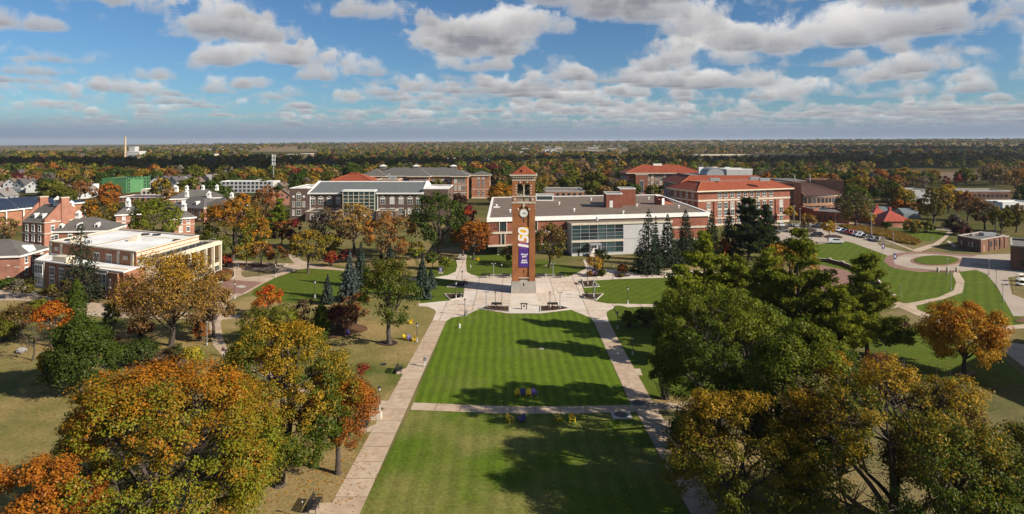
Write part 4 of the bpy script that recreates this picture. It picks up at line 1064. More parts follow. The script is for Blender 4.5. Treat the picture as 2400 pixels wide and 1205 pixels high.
def gymnasium():
    Y = 302.0; s = Y / F
    def X(px): return (px - X0) * s
    q = [(X(680), Y), (X(1050), Y), (X(1050), Y + 34), (X(680), Y + 34)]; foot(q)
    root = building('gymnasium', q, 'long brown brick gymnasium with grey-green slate roof and glass stair bay', 'building')
    f = Wall((X(724), Y), (X(991), Y))
    MB().prism([(X(724), Y), (X(991), Y), (X(991), Y + 33), (X(724), Y + 33)], 0, 12.4, top=False).obj('wall', 'brick_brown', root)
    # slate slopes with white parapet gables at both ends
    m = MB(); a, b = X(724) + 0.4, X(991) - 0.4
    i = m.verts([(a, Y - 0.7, 12.3), (b, Y - 0.7, 12.3), (b, Y + 16.5, 16.3), (a, Y + 16.5, 16.3), (b, Y + 33.7, 12.3), (a, Y + 33.7, 12.3)])
    m.face([i, i + 1, i + 2, i + 3]); m.face([i + 3, i + 2, i + 4, i + 5]); m.face([i, i + 3, i + 5]); m.face([i + 1, i + 4, i + 2])
    rf = m.obj('roof', 'slate', root)
    MB().tube([(a, Y + 16.5, 16.35), (b, Y + 16.5, 16.35)], 0.28, 6).obj('ridge_cap', 'white_paint', rf)
    m = MB(); m.box(a, b, Y - 0.85, Y - 0.1, 11.55, 12.25); m.obj('cornice', 'white_paint', root)
    for x in (X(724), X(991)):
        m = MB(); i = m.verts([(x - .5, Y - 0.9, 12.3), (x + .5, Y - 0.9, 12.3), (x + .5, Y + 16.5, 16.9), (x - .5, Y + 16.5, 16.9), (x + .5, Y + 34, 12.6), (x - .5, Y + 34, 12.6), (x - .5, Y - 0.9, 11.4), (x + .5, Y - 0.9, 11.4), (x + .5, Y + 34, 11.4), (x - .5, Y + 34, 11.4)])
        for k in ((0, 1, 2, 3), (3, 2, 4, 5), (0, 6, 7, 1), (0, 3, 5, 9, 6), (1, 7, 8, 4, 2)): m.face([i + j for j in k])
        m.obj('gable_parapet', 'white_paint', root)
    lq = [(X(680), Y - 0.8), (X(723), Y - 0.8), (X(723), Y + 26), (X(680), Y + 26)]; flat_block(root, lq, 14.3, 'brick_brown', 'white_roof', wname='end_block_wall')
    rq = [(X(992), Y - 0.5), (X(1050), Y - 0.5), (X(1050), Y + 26), (X(992), Y + 26)]; flat_block(root, rq, 14.0, 'brick_brown', 'white_roof', wname='end_block_wall')
    for px in (733, 752, 772, 793, 897, 919, 940, 961, 981):
        u = (px - 724) * s; window(root, f, u, 6.9, 2.1, 3.3, 'arch'); window(root, f, u, 2.2, 2.1, 2.6, 'stone')
        k = MB(); k.wbox(f, u + 1.9, u + 2.3, 0.3, 4.2, 0, 0.5); k.obj('buttress', 'stone', root)
    for px in (727, 885, 806): k = MB(); k.wbox(f, (px - 724) * s - .15, (px - 724) * s + .15, 0, 11.6, 0, 0.25); k.obj('downpipe', 'white_paint', root)
    lw = Wall(lq[0], lq[1])
    window(root, lw, lw.L / 2, 9.2, 2.0, 3.0, 'arch'); window(root, lw, lw.L / 2, 5.6, 2.0, 2.6); window(root, lw, 1.9, 5.6, 1.1, 2.4); window(root, lw, lw.L - 1.9, 5.6, 1.1, 2.4); window(root, lw, lw.L / 2, 1.6, 2.0, 2.6); window(root, lw, 1.9, 1.6, 1.1, 2.4)
    for u in (1.9, lw.L - 1.9):
        m = MB(); m.tube([lw.at(u, 0.0, 10.4), lw.at(u, 0.1, 10.4)], 0.55, 14); m.obj('round_window', 'white_paint', root)
    # glass stair bay
    gw = Wall((X(809), Y - 4), (X(882), Y - 4)); n = 6
    m = MB(); m.wbox(gw, -0.3, gw.L + 0.3, 13.0, 13.7, -4.4, 0.4); m.obj('bay_roof', 'white_paint', root)
    for j in range(n):
        for z0, z1 in ((3.2, 6.4), (6.4, 9.6), (9.6, 13.0)):
            m = MB(); m.wbox(gw, gw.L * j / n + .06, gw.L * (j + 1) / n - .06, z0 + .05, z1 - .05, -.04, 0); m.obj('pane', 'glass_green', root)
    fr = MB()
    for j in range(n + 1): fr.wbox(gw, gw.L * j / n - .1, gw.L * j / n + .1, 0, 13, -.1, .15)
    for z in (3.2, 4.8, 6.4, 8.0, 9.6, 11.3, 13.0): fr.wbox(gw, 0, gw.L, z - .1, z + .1, -.1, .12)
    fr.obj('bay_frame', 'cream_paint', root)
    for sw in (Wall((X(809), Y), (X(809), Y - 4)), Wall((X(882), Y - 4), (X(882), Y))):
        m = MB(); m.wbox(sw, 0, 4, 0, 13, -.06, 0); m.obj('bay_side_pane', 'glass_green', root)
    m = MB(); m.wbox(gw, 0, gw.L, 0, 3.2, -4, -.1); m.obj('bay_plinth', 'panel_grey', root)
    # low wings with black roofs before the main wall
    for x0, x1, y in ((735, 806, 12), (890, 935, 9)):
        q2 = [(X(x0), Y - y), (X(x1), Y - y), (X(x1), Y - 0.9), (X(x0), Y - 0.9)]; foot(q2)
        flat_block(root, q2, 4.6, 'brick_brown', 'tar_roof', 'stone', wname='wing_wall')
        windows(root, Wall(q2[0], q2[1]), spread(Wall(q2[0], q2[1]).L, 4), (1.2,), 1.6, 2.2)
gymnasium()

def tile_hall():
    """pyramid of red tile behind the gymnasium"""
    cx, cy = (832 - X0) * .2355, 352.0
    q = [(cx - 13, cy - 10), (cx + 13, cy - 10), (cx + 13, cy + 12), (cx - 13, cy + 12)]; foot(q)
    root = building('tile_roofed_hall', q, 'orange tile pyramid roof of a brick hall behind the gymnasium', 'building')
    MB().prism(q, 0, 14.0, top=False).obj('wall', 'brick_orange', root)
    hip(root, q, 14.0, 18.6, 0.9, 'tile_roof', ridge_m='tile_hip')
    box_on(root, 'roof_monitor', cx - 0.5, cy + 1, 17.6, 2.2, 1.2, 1.6, 'tile_roof')
    q2 = [(cx + 13.4, cy - 6), (cx + 25, cy - 6), (cx + 25, cy + 8), (cx + 13.4, cy + 8)]; foot(q2)
    flat_block(root, q2, 15.6, 'brick_orange', 'grey_roof', 'stone', wname='annex_wall')
    box_on(root, 'flue', cx + 19, cy, 15.6, 0.4, 0.4, 3.2, 'galvanised'); box_on(root, 'roof_unit', cx + 21, cy + 2, 15.4, 1.5, 1.2, 1.6, 'grey_metal')
    windows(root, Wall(q[0], q[1]), spread(26, 6), (9.5,), 1.8, 2.4)
tile_hall()

def long_hall():
    Y = 400.0; s = Y / F
    def X(px): return (px - X0) * s
    q = [(X(868), Y), (X(1096), Y), (X(1096), Y + 24), (X(868), Y + 24)]; foot(q)
    root = building('long_brick_hall', q, 'long orange brick hall with grey hipped roofs and three white roof vents', 'building')
    MB().prism(q, 0, 15.0, top=False).obj('wall', 'brick_orange', root)
    hip(root, q, 15.0, 19.6, 1.2, 'shingle', eave_m='cream_paint')
    for x0, x1, d in ((848, 905, 3), (962, 1008, 6), (1061, 1096.5, 5)):
        p = [(X(x0), Y - d), (X(x1), Y - d), (X(x1), Y + 18), (X(x0), Y + 18)]; foot(p)
        MB().prism(p, 0, 15.02, top=False).obj('pavilion_wall', 'brick_orange', root)
        hip(root, p, 15.02, 19.0 if x1 - x0 > 40 else 18.0, 1.1, 'shingle', eave_m='cream_paint')
        w = Wall(p[0], p[1])
        for z in (10.6, 6.2, 1.8): windows(root, w, spread(w.L, 3, 1.0), (z,), 1.5, 2.6)
        k = MB(); k.wbox(w, 0, w.L, 9.2, 9.6, 0, 0.15); k.wbox(w, 0, w.L, 4.6, 5.0, 0, 0.15); k.obj('belt_course', 'stone', root)
    f = Wall(q[0], q[1])
    for z in (10.6, 6.2, 1.8): windows(root, f, [(px - 868) * s for px in range(912, 960, 8)] + [(px - 868) * s for px in range(1014, 1060, 8)], (z,), 1.5, 2.6)
    for px in (889, 969, 1059):
        x = X(px); y = Y + 12
        o = box_on(root, 'roof_vent', x, y, 18.6, 1.8, 1.4, 1.8, 'grey_roof')
        m = MB(); i = m.verts([(x - 2.3, y - 1.9, 20.4), (x + 2.3, y - 1.9, 20.4), (x + 2.3, y + 1.9, 20.4), (x - 2.3, y + 1.9, 20.4), (x, y, 21.4)])
        for k in range(4): m.face([i + k, i + (k + 1) % 4, i + 4])
        m.obj('vent_cap', 'white_paint', o)
    t = [(X(1100) + 1, Y + 8), (X(1143) + 1, Y + 8), (X(1143) + 1, Y + 20), (X(1100) + 1, Y + 20)]; foot(t)
    r2 = building('brick_stair_tower', t, 'square brick block with pointed grey roof at the end of the long hall', 'building')
    MB().prism(t, 0, 15.0, top=False).obj('wall', 'brick_orange', r2); hip(r2, t, 15.0, 17.4, 0.8, 'shingle', eave_m='cream_paint')
    w = Wall(t[0], t[1])
    for px in (1116, 1127):
        window(r2, w, (px - 1100) * s * 1.02, 7.6, 1.3, 5.6, 'arch'); window(r2, w, (px - 1100) * s * 1.02, 2.0, 1.4, 2.4)
    k = MB(); k.wbox(w, -0.1, w.L + 0.1, 5.6, 6.1, 0, 0.2); k.wbox(w, -0.1, w.L + 0.1, 0, 1.0, 0, 0.2); k.wbox(w, -.1, w.L + .1, 13.6, 13.9, 0, .2); k.obj('belt_course', 'stone', r2)
    sw = Wall(t[1], t[2]); windows(r2, sw, (3.5, 8.0), (2.0, 8.0), 1.3, 3.0)
long_hall()

def red_tile_hall():
    Y = 430.0; s = Y / F
    A, B = ((1472 - X0) * s, Y), ((1645 - X0) * s, Y)
    q = quad_from(A, B, 24); foot(q)
    root = building('red_tile_hall', q, 'four-storey red brick hall with orange tile hip roof at the back of campus', 'building')
    MB().prism(q, 0, 15.3, top=False).obj('wall', 'brick_red', root)
    hip(root, q, 15.3, 20.0, 1.5, 'tile_roof', ridge_m='tile_hip', eave_m='cream_paint')
    f = Wall(A, B)
    for z in (11.6, 7.4, 3.4): windows(root, f, spread(f.L, 11, 9.5)[0:], (z,), 1.7, 2.5)
    k = MB(); k.wbox(f, 0, f.L, 6.2, 6.6, 0, 0.2); k.wbox(f, 0, f.L, 10.6, 10.9, 0, 0.15); k.wbox(f, 0, f.L, 2.0, 2.5, 0, .2); k.obj('belt_course', 'stone', root)
    # entrance pavilion with tall window
    p = [(A[0] + 4.6, Y - 3), (A[0] + 12.6, Y - 3), (A[0] + 12.6, Y - 0.02), (A[0] + 4.6, Y - 0.02)]
    MB().prism(p, 0, 14.2).obj('entrance_pavilion', 'brick_red', root); w = Wall(p[0], p[1])
    window(root, w, 4.0, 1.8, 2.2, 8.4, 'stone', 'glass')
    MB().ring(p, 13.9, 14.5, 0.4, 0, 0.2).obj('coping', 'stone', root)
    l = Wall(q[3], q[0])
    for j in range(5): k = MB(); k.wbox(l, 2 + j * 5, 3.2 + j * 5, 0, 12, 0, 0.5); k.obj('pilaster', 'stone', root)
    windows(root, l, [5.1 + 5 * j for j in range(4)], (3.4, 8.4), 2.2, 3.6, 'stone', 'glass')
    box_on(root, 'roof_unit', (1550 - X0) * s, Y + 12, 19.4, 3, 1, 1.6, 'white_paint')
red_tile_hall()

def science_hall():
    h = 15.4
    A, B = P2(1636, 447, h), P2(1851, 440, h)
    q = quad_from(A, B, 20); foot(q)
    root = building('science_hall', q, 'red brick science hall with orange tile roof and rows of paired white windows', 'building')
    MB().prism(q, 0, h, top=False).obj('wall', 'brick_red', root)
    hip(root, q, h, h + 3.1, 1.4, 'tile_roof', deck=7.0, ridge_m='tile_hip', eave_m='cream_paint')
    f = Wall(A, B); l = Wall(q[3], q[0])
    for w in (f, l):
        k = MB(); k.wbox(w, -.05, w.L + .05, 10.6, 11.4, 0, 0.22); k.wbox(w, -.05, w.L + .05, 3.0, 3.5, 0, 0.2); k.wbox(w, -.05, w.L + .05, 0, 0.9, 0, 0.18); k.obj('belt_course', 'stone', root)
        n = int(w.L / 0.9); m = MB()
        for j in range(n): m.wbox(w, w.L * (j + .3) / n, w.L * (j + .7) / n, h - 0.85, h - 0.45, 0, 0.9)
        m.obj('eave_bracket', 'cream_paint', root)
    us = [f.L * t for t in (0.11, 0.225, 0.29, 0.36, 0.43, 0.50, 0.57, 0.64, 0.71, 0.785, 0.90)]
    for z in (8.2, 4.5, 0.9): windows(root, f, us, (z - (0.9 if z == 8.2 else 0.3),), 2.0, 2.6, 'stone')
    windows(root, f, us[1:-1], (12.0,), 2.0, 2.2, 'stone')
    windows(root, l, spread(l.L, 4, 1.5), (12.0, 7.4, 4.0), 1.3, 2.4, 'stone')
    for t in (0.17, 0.84):
        k = MB(); k.wbox(f, f.L * t - .35, f.L * t + .35, 0.9, 10.6, 0, 0.35); k.obj('pier', 'brick_red', root)
    for t in (0.33, 0.395, 0.465, 0.535, 0.605, 0.675):
        k = MB(); k.wbox(f, f.L * t - .22, f.L * t + .22, 0.9, 10.6, 0, 0.2); k.obj('pier', 'brick_red', root)
    for px, py in ((1682, 424), (1776, 421), (1800, 424)):
        x, y, _ = P(px, py, 19.2); box_on(root, 'roof_unit', x, y + 4, 18.9, 2.2, 0.8, 1.3, 'galvanised')
    # rear wing
    A2, B2 = P2(1617, 433, h), P2(1745, 428, h)
    q2 = [P2(1562, 424, h), A2, B2, P2(1690, 415, h)]
    q2 = [(82, 310), (127, 310), (127, 346), (82, 346)]; foot(q2)
    r2 = building('science_hall_wing', q2, 'rear wing with orange tile roof, white penthouse and barrel skylight', 'building')
    MB().prism(q2, 0, h + 0.4, top=False).obj('wall', 'brick_red', r2)
    hip(r2, q2, h + 0.4, h + 4.0, 1.4, 'tile_roof', deck=7.5, ridge_m='tile_hip', eave_m='cream_paint')
    w = Wall((82, 346), (82, 310)); windows(r2, w, spread(w.L, 8), (11.8, 7.2, 3.2), 1.4, 2.5)
    k = MB(); k.wbox(w, 0, w.L, 10.4, 11.0, 0, .2); k.obj('belt_course', 'stone', r2)
    m = MB(); n = 10; x0, x1, y0 = 98, 107, 322
    ring = lambda yy: [(x0 + (x1 - x0) * (0.5 - 0.5 * math.cos(math.pi * j / n)), yy, 19.4 + 3.6 * math.sin(math.pi * j / n)) for j in range(n + 1)]
    i = m.verts(ring(y0) + ring(y0 + 12))
    for j in range(n): m.face([i + j, i + j + 1, i + n + 2 + j, i + n + 1 + j])
    m.face([i + j for j in range(n, -1, -1)]); m.face([i + n + 1 + j for j in range(n + 1)])
    sk = m.obj('barrel_skylight', 'galvanised', r2)
    for j in range(7): m = MB(); m.tube([(p[0], y0 + 2 * j, p[2] + .05) for p in ring(0)], 0.1, 4); m.obj('skylight_rib', 'grey_metal', sk)
    ph = [(108, 322), (121, 322), (121, 336), (108, 336)]
    o = MB().prism(ph, 19.3, 22.2).obj('penthouse', 'panel_grey', r2); MB().ring(ph, 22.0, 22.5, .3, 0, .1).obj('coping', 'white_paint', o)
    pw = Wall(ph[0], ph[1]); m = MB(); m.wbox(pw, 6, 12, 20.0, 21.6, 0, .05); m.obj('louvre', 'panel_grey', o)
    for j in range(3): box_on(r2, 'roof_unit', 100 + 7 * j, 339, 19.4, 1.3, 1.1, 3.4, 'white_paint')
science_hall()

def fan_hall():
    """brown drum with a fan of copper pans, and straight blocks behind it"""
    cx, cy = 141.5, 340.0
    root = empty('fan_roofed_hall', (cx, cy, 0), 'brown brick drum-shaped hall with ribbed copper fan roof', 'building')
    foot([(cx - 12, cy - 34), (cx + 26, cy - 34), (cx + 26, cy + 20), (cx - 12, cy + 20)])
    R1, R0 = 31.0, 15.0; a0, a1 = R_(-92), R_(-36); n = 13
    z_e, z_t = 10.4, 16.0
    pt = lambda r, a, z: (cx + r * math.cos(a), cy + r * math.sin(a), z)
    m = MB()
    for k in range(n):
        b0, b1 = a0 + (a1 - a0) * k / n, a0 + (a1 - a0) * (k + 1) / n
        i = m.verts([pt(R1, b0, 0), pt(R1, b1, 0), pt(R1, b1, z_e), pt(R1, b0, z_e)]); m.face([i, i + 1, i + 2, i + 3])
    m.obj('curved_wall', 'brick_tan', root)
    rf = empty('roof', (cx, cy, z_e)); adopt(rf, root)
    for k in range(n):                                 # roof pans, each a sheet between standing seams
        b0, b1 = a0 + (a1 - a0) * k / n, a0 + (a1 - a0) * (k + 1) / n
        p = MB(); i = p.verts([pt(R1 + 1.2, b0, z_e), pt(R1 + 1.2, b1, z_e), pt(R0, b1, z_t), pt(R0, b0, z_t)]); p.face([i, i + 1, i + 2, i + 3]); p.obj('roof_pan', 'copper_brown', rf)
        p = MB(); p.tube([pt(R1 + 1.2, b0, z_e + .06), pt(R0, b0, z_t + .06)], 0.12, 4); p.obj('seam', 'dark_metal', rf)
    for zz, nm, mm_ in ((z_e - 0.7, 'eave_band', 'stone'), (5.2, 'stone_band', 'brick_tan')):
        m = MB()
        for k in range(n):
            b0, b1 = a0 + (a1 - a0) * k / n, a0 + (a1 - a0) * (k + 1) / n
            m.hexa([pt(R1 + 0.6, b0, zz), pt(R1 + 0.6, b1, zz), pt(R1, b1, zz), pt(R1, b0, zz)], [pt(R1 + 0.6, b0, zz + .65), pt(R1 + 0.6, b1, zz + .65), pt(R1, b1, zz + .65), pt(R1, b0, zz + .65)])
        m.obj(nm, mm_, root)
    for zz, hh in ((6.6, 2.3), (1.6, 2.6)):
        for k in range(n):
            b0, b1 = a0 + (a1 - a0) * (k + .12) / n, a0 + (a1 - a0) * (k + .88) / n
            p = MB(); p.hexa([pt(R1 + .06, b0, zz), pt(R1 + .06, b1, zz), pt(R1 - .1, b1, zz), pt(R1 - .1, b0, zz)], [pt(R1 + .06, b0, zz + hh), pt(R1 + .06, b1, zz + hh), pt(R1 - .1, b1, zz + hh), pt(R1 - .1, b0, zz + hh)]); p.obj('window', 'glass', root)
    # flat-topped blocks
    l = [pt(R1 - 1, a0 - .02, 0)[:2], (cx - 13, cy - 26), (cx - 13, cy + 6), (cx + 2, cy + 6), (cx + 1, cy - 14)]
    flat_block(root, [(cx - 13, cy - 22), (cx - 1.3, cy - 30), (cx - 0.6, cy - 12), (cx - 2, cy + 4), (cx - 13, cy + 4)], 16.2, 'brick_tan', 'grey_roof', 'brick_tan', wname='block_wall')
    w = Wall((cx - 13, cy - 22), (cx - 1.3, cy - 30)); m = MB(); m.wbox(w, w.L * .42, w.L * .75, 1, 15.4, 0, .1); m.obj('stair_glazing', 'glass', root)
    m = MB()
    for z in (4, 7, 10, 13): m.wbox(w, w.L * .42, w.L * .75, z, z + .25, .1, .2)
    m.obj('glazing_bar', 'grey_metal', root)
    m = MB(); m.prism([(cx - 2, cy - 15), (cx + 12.5, cy - 8), (cx + 12, cy + 14), (cx - 3, cy + 14)], 0, 16.0); m.obj('drum_core', 'brick_tan', root)
    sheet('core_roof', [(cx - 2, cy - 14.6), (cx + 12, cy - 8), (cx + 12, cy + 14), (cx - 3, cy + 14)], 16.05, 'grey_roof', parent=root)
    flat_block(root, [pt(17, R_(-40), 0)[:2], pt(31.2, R_(-36), 0)[:2], (cx + 26, cy - 2), (cx + 13, cy - 2)], 16.6, 'brick_tan', 'grey_roof', 'brick_tan', wname='block_wall')
    for px in (1862, 1898): x, y, _ = P(px, 424, 16.2); MB().tube([(x, y, 16), (x, y, 19.6)], [.35, .25], 8).obj('flue', 'galvanised', root)
fan_hall()

def low_block():
    q = [(137.8, 293), (150, 283.5), (163, 300), (150, 312)]
    q = [P2(1906, 495, 4.6), P2(1990, 500.5, 4.6), P2(1965, 489, 4.6), P2(1895, 483, 4.6)]
    q2 = [P2(1877, 487, 4.8), P2(1906.5, 493.5, 4.8), P2(1925, 486, 4.8), P2(1900, 481, 4.8)]
    foot(q); foot(q2)
    root = building('low_brick_block', q, 'low flat-roofed brick block with skylights before the fan-roofed hall', 'building')
    flat_block(root, q, 4.6, 'brick_red', 'grey_roof', 'brick_dark')
    flat_block(root, q2, 5.2, 'brick_red', 'grey_roof', 'brick_dark', wname='block_wall')
    w = Wall(q[0], q[1]); windows(root, w, spread(w.L, 5), (1.4,), 0.9, 1.6, 'dark')
    for px, py in ((1921, 490), (1932, 490)):
        x, y, _ = P(px, py, 4.3); m = MB(); i = m.verts([(x - 1.2, y - 1.2, 4.2), (x + 1.2, y - 1.2, 4.2), (x + 1.2, y + 1.2, 4.2), (x - 1.2, y + 1.2, 4.2), (x, y, 5.9)])
        for k in range(4): m.face([i + k, i + (k + 1) % 4, i + 4])
        m.obj('skylight', 'glass', root)
low_block()

def greenhouse():
    root = empty('greenhouse', (*P2(2090, 530), 0), 'greenhouse with three red metal pyramid roofs and grey glass vaults', 'greenhouse')
    for px, py, s in ((2041, 519, 4.6), (2070, 524, 5.2), (2104, 532, 5.8)):
        x, y, _ = P(px, py); y += s; zt = 6.4
        q = [(x - s, y - s), (x + s, y - s), (x + s, y + s), (x - s, y + s)]; foot(q, 2)
        MB().prism(q, 0, 2.4).obj('wall', 'brick_pink', root)
        o = offset(q, 0.6); m = MB(); k = 0.35
        i = m.verts([(*p, 2.4) for p in o] + [(x - k, y - k, zt), (x + k, y - k, zt), (x + k, y + k, zt), (x - k, y + k, zt)])
        for j in range(4): m.face([i + j, i + (j + 1) % 4, i + 4 + (j + 1) % 4, i + 4 + j])
        m.face([i + 3, i + 2, i + 1, i]); rf = m.obj('pyramid_roof', 'red_metal', root)
        m = MB(); m.prism([(x - .55, y - .55), (x + .55, y - .55), (x + .55, y + .55), (x - .55, y + .55)], zt - .8, zt + 1.4); m.obj('roof_vent', 'red_metal', rf)
        w = Wall(q[0], q[1])
        for u in (0.25, 0.75): window(root, w, w.L * u, 0.7, 1.2, 1.3, 'dark')
        for j in range(4):
            for t in (0.2, 0.4, 0.6, 0.8):
                a = Vector((*o[j], 2.45)) * (1 - t) + Vector((*o[(j + 1) % 4], 2.45)) * t; b = Vector((x, y, zt)); b = a + (b - a) * (0.92 - abs(t - .5) * .9)
                MB().tube([a, b], 0.05, 4).obj('seam', 'red_metal_dark', rf)
    for px0, px1, py, d in ((2058, 2100, 507, 8), (2118, 2158, 512, 9)):
        a, b = P2(px0, py), P2(px1, py); q = quad_from(a, b, d); foot(q, 2); u = Vector(b) - Vector(a)
        m = MB(); A, B, C, D = (Vector(p) for p in q); r1, r2 = (A + D) / 2, (B + C) / 2
        i = m.verts([(*p, 2.2) for p in (A, B, C, D)] + [(*r1, 4.4), (*r2, 4.4)] + [(*p, 0) for p in (A, B, C, D)])
        for k in ((0, 1, 5, 4), (2, 3, 4, 5), (0, 4, 3), (1, 2, 5), (6, 7, 1, 0), (7, 8, 2, 1), (8, 9, 3, 2), (9, 6, 0, 3)): m.face([i + j for j in k])
        gv = m.obj('glass_vault', 'glass_house', root)
        for j in range(9):
            t = j / 8; p, r, e = A.lerp(B, t), r1.lerp(r2, t), D.lerp(C, t); MB().tube([(*p, 2.22), (*r, 4.44), (*e, 2.22)], 0.07, 4).obj('glazing_bar', 'galvanised', gv)
mat('red_metal', (0.36, 0.075, 0.045), (0.31, 0.062, 0.038), rough=0.5, scale=0.4); mat('red_metal_dark', (0.26, 0.05, 0.03), rough=0.5)
glass('glass_house', (0.16, 0.18, 0.18), 0.15, 0.3)
greenhouse()

def small_brick():
    A, B, C = P2(2244, 552.5, 4.2), P2(2299, 562.5, 4.2), P2(2355, 552.5, 4.2)
    D = (A[0] + C[0] - B[0], A[1] + C[1] - B[1])
    q = [A, B, C, D]; foot(q, 3)
    root = building('small_brick_building', q, 'small one-storey brick building with flat roof right of the turning circle', 'building')
    flat_block(root, q, 4.2, 'brick_dark', 'grey_roof', 'stone_grey')
    w1, w2 = Wall(A, B), Wall(B, C)
    MB().prism(q, 0, 0.5, top=False).obj('plinth', 'stone_grey', root) if False else None
    windows(root, w1, spread(w1.L, 5, 1.0), (1.3,), 0.9, 1.7, 'dark'); windows(root, w2, spread(w2.L, 4, 2.0)[1:], (1.3,), 1.4, 1.9, 'dark')
    m = MB(); m.wbox(w2, 1.4, 2.6, 0, 2.4, 0, .08); m.obj('door', 'brick_tan', root)
    for u in (0.32, 0.55, 0.78, 0.97): k = MB(); k.wbox(w2, w2.L * u - .2, w2.L * u + .2, 0, 3.9, 0, .25); k.obj('pier', 'brick_dark', root)
    n = Vector((w2.u.y, -w2.u.x))
    q3 = quad_from(w2.at(w2.L + 0.02, -0.5, 0), w2.at(w2.L + 4.5, -0.5, 0), 9); flat_block(root, q3, 3.6, 'brick_dark', 'grey_roof', 'stone_grey', wname='wing_wall')
    x, y, _ = P(2330, 552, 4.2); box_on(root, 'roof_unit', x, y + 3, 3.8, 2.2, 1.2, 1.0, 'galvanised'); box_on(root, 'roof_unit', x - 6, y + 2, 3.8, .5, .5, .7, 'galvanised')
small_brick()
def edge_house():
    A = P2(2369, 632); q = quad_from(A, (A[0] + 17.4, A[1] - 13.4), 18); foot(q, 3)
    root = building('edge_brick_hall', q, 'dark brick two-storey hall cut off by the right edge of the picture', 'building')
    flat_block(root, q, 6.8, 'brick_dark', 'grey_roof', 'stone_grey')
    w = Wall(q[0], q[1]); windows(root, w, spread(w.L, 7), (4.2, 1.2), 1.4, 1.7, 'dark')
    m = MB(); m.wbox(w, -9, -0.1, 0, 0.9, -1.5, -1.1); m.obj('loading_wall', 'stone_grey', root)
def shade_hall():
    """hall beside the east lawn, out of frame, whose shadow lies over the grass"""
    q = [(93, 90.5), (97, 65.8), (121.6, 82.9), (117.6, 107.6)]; foot(q, 3)
    root = building('corner_brick_hall', q, 'three-storey brick hall beyond the right edge shading the lawn', 'building')
    flat_block(root, q, 15.0, 'brick_red', 'grey_roof', 'stone')
    for w in walls(q): windows(root, w, spread(w.L, 6), (1.5, 6.0, 10.5), 1.6, 2.4)
shade_hall()
edge_house()

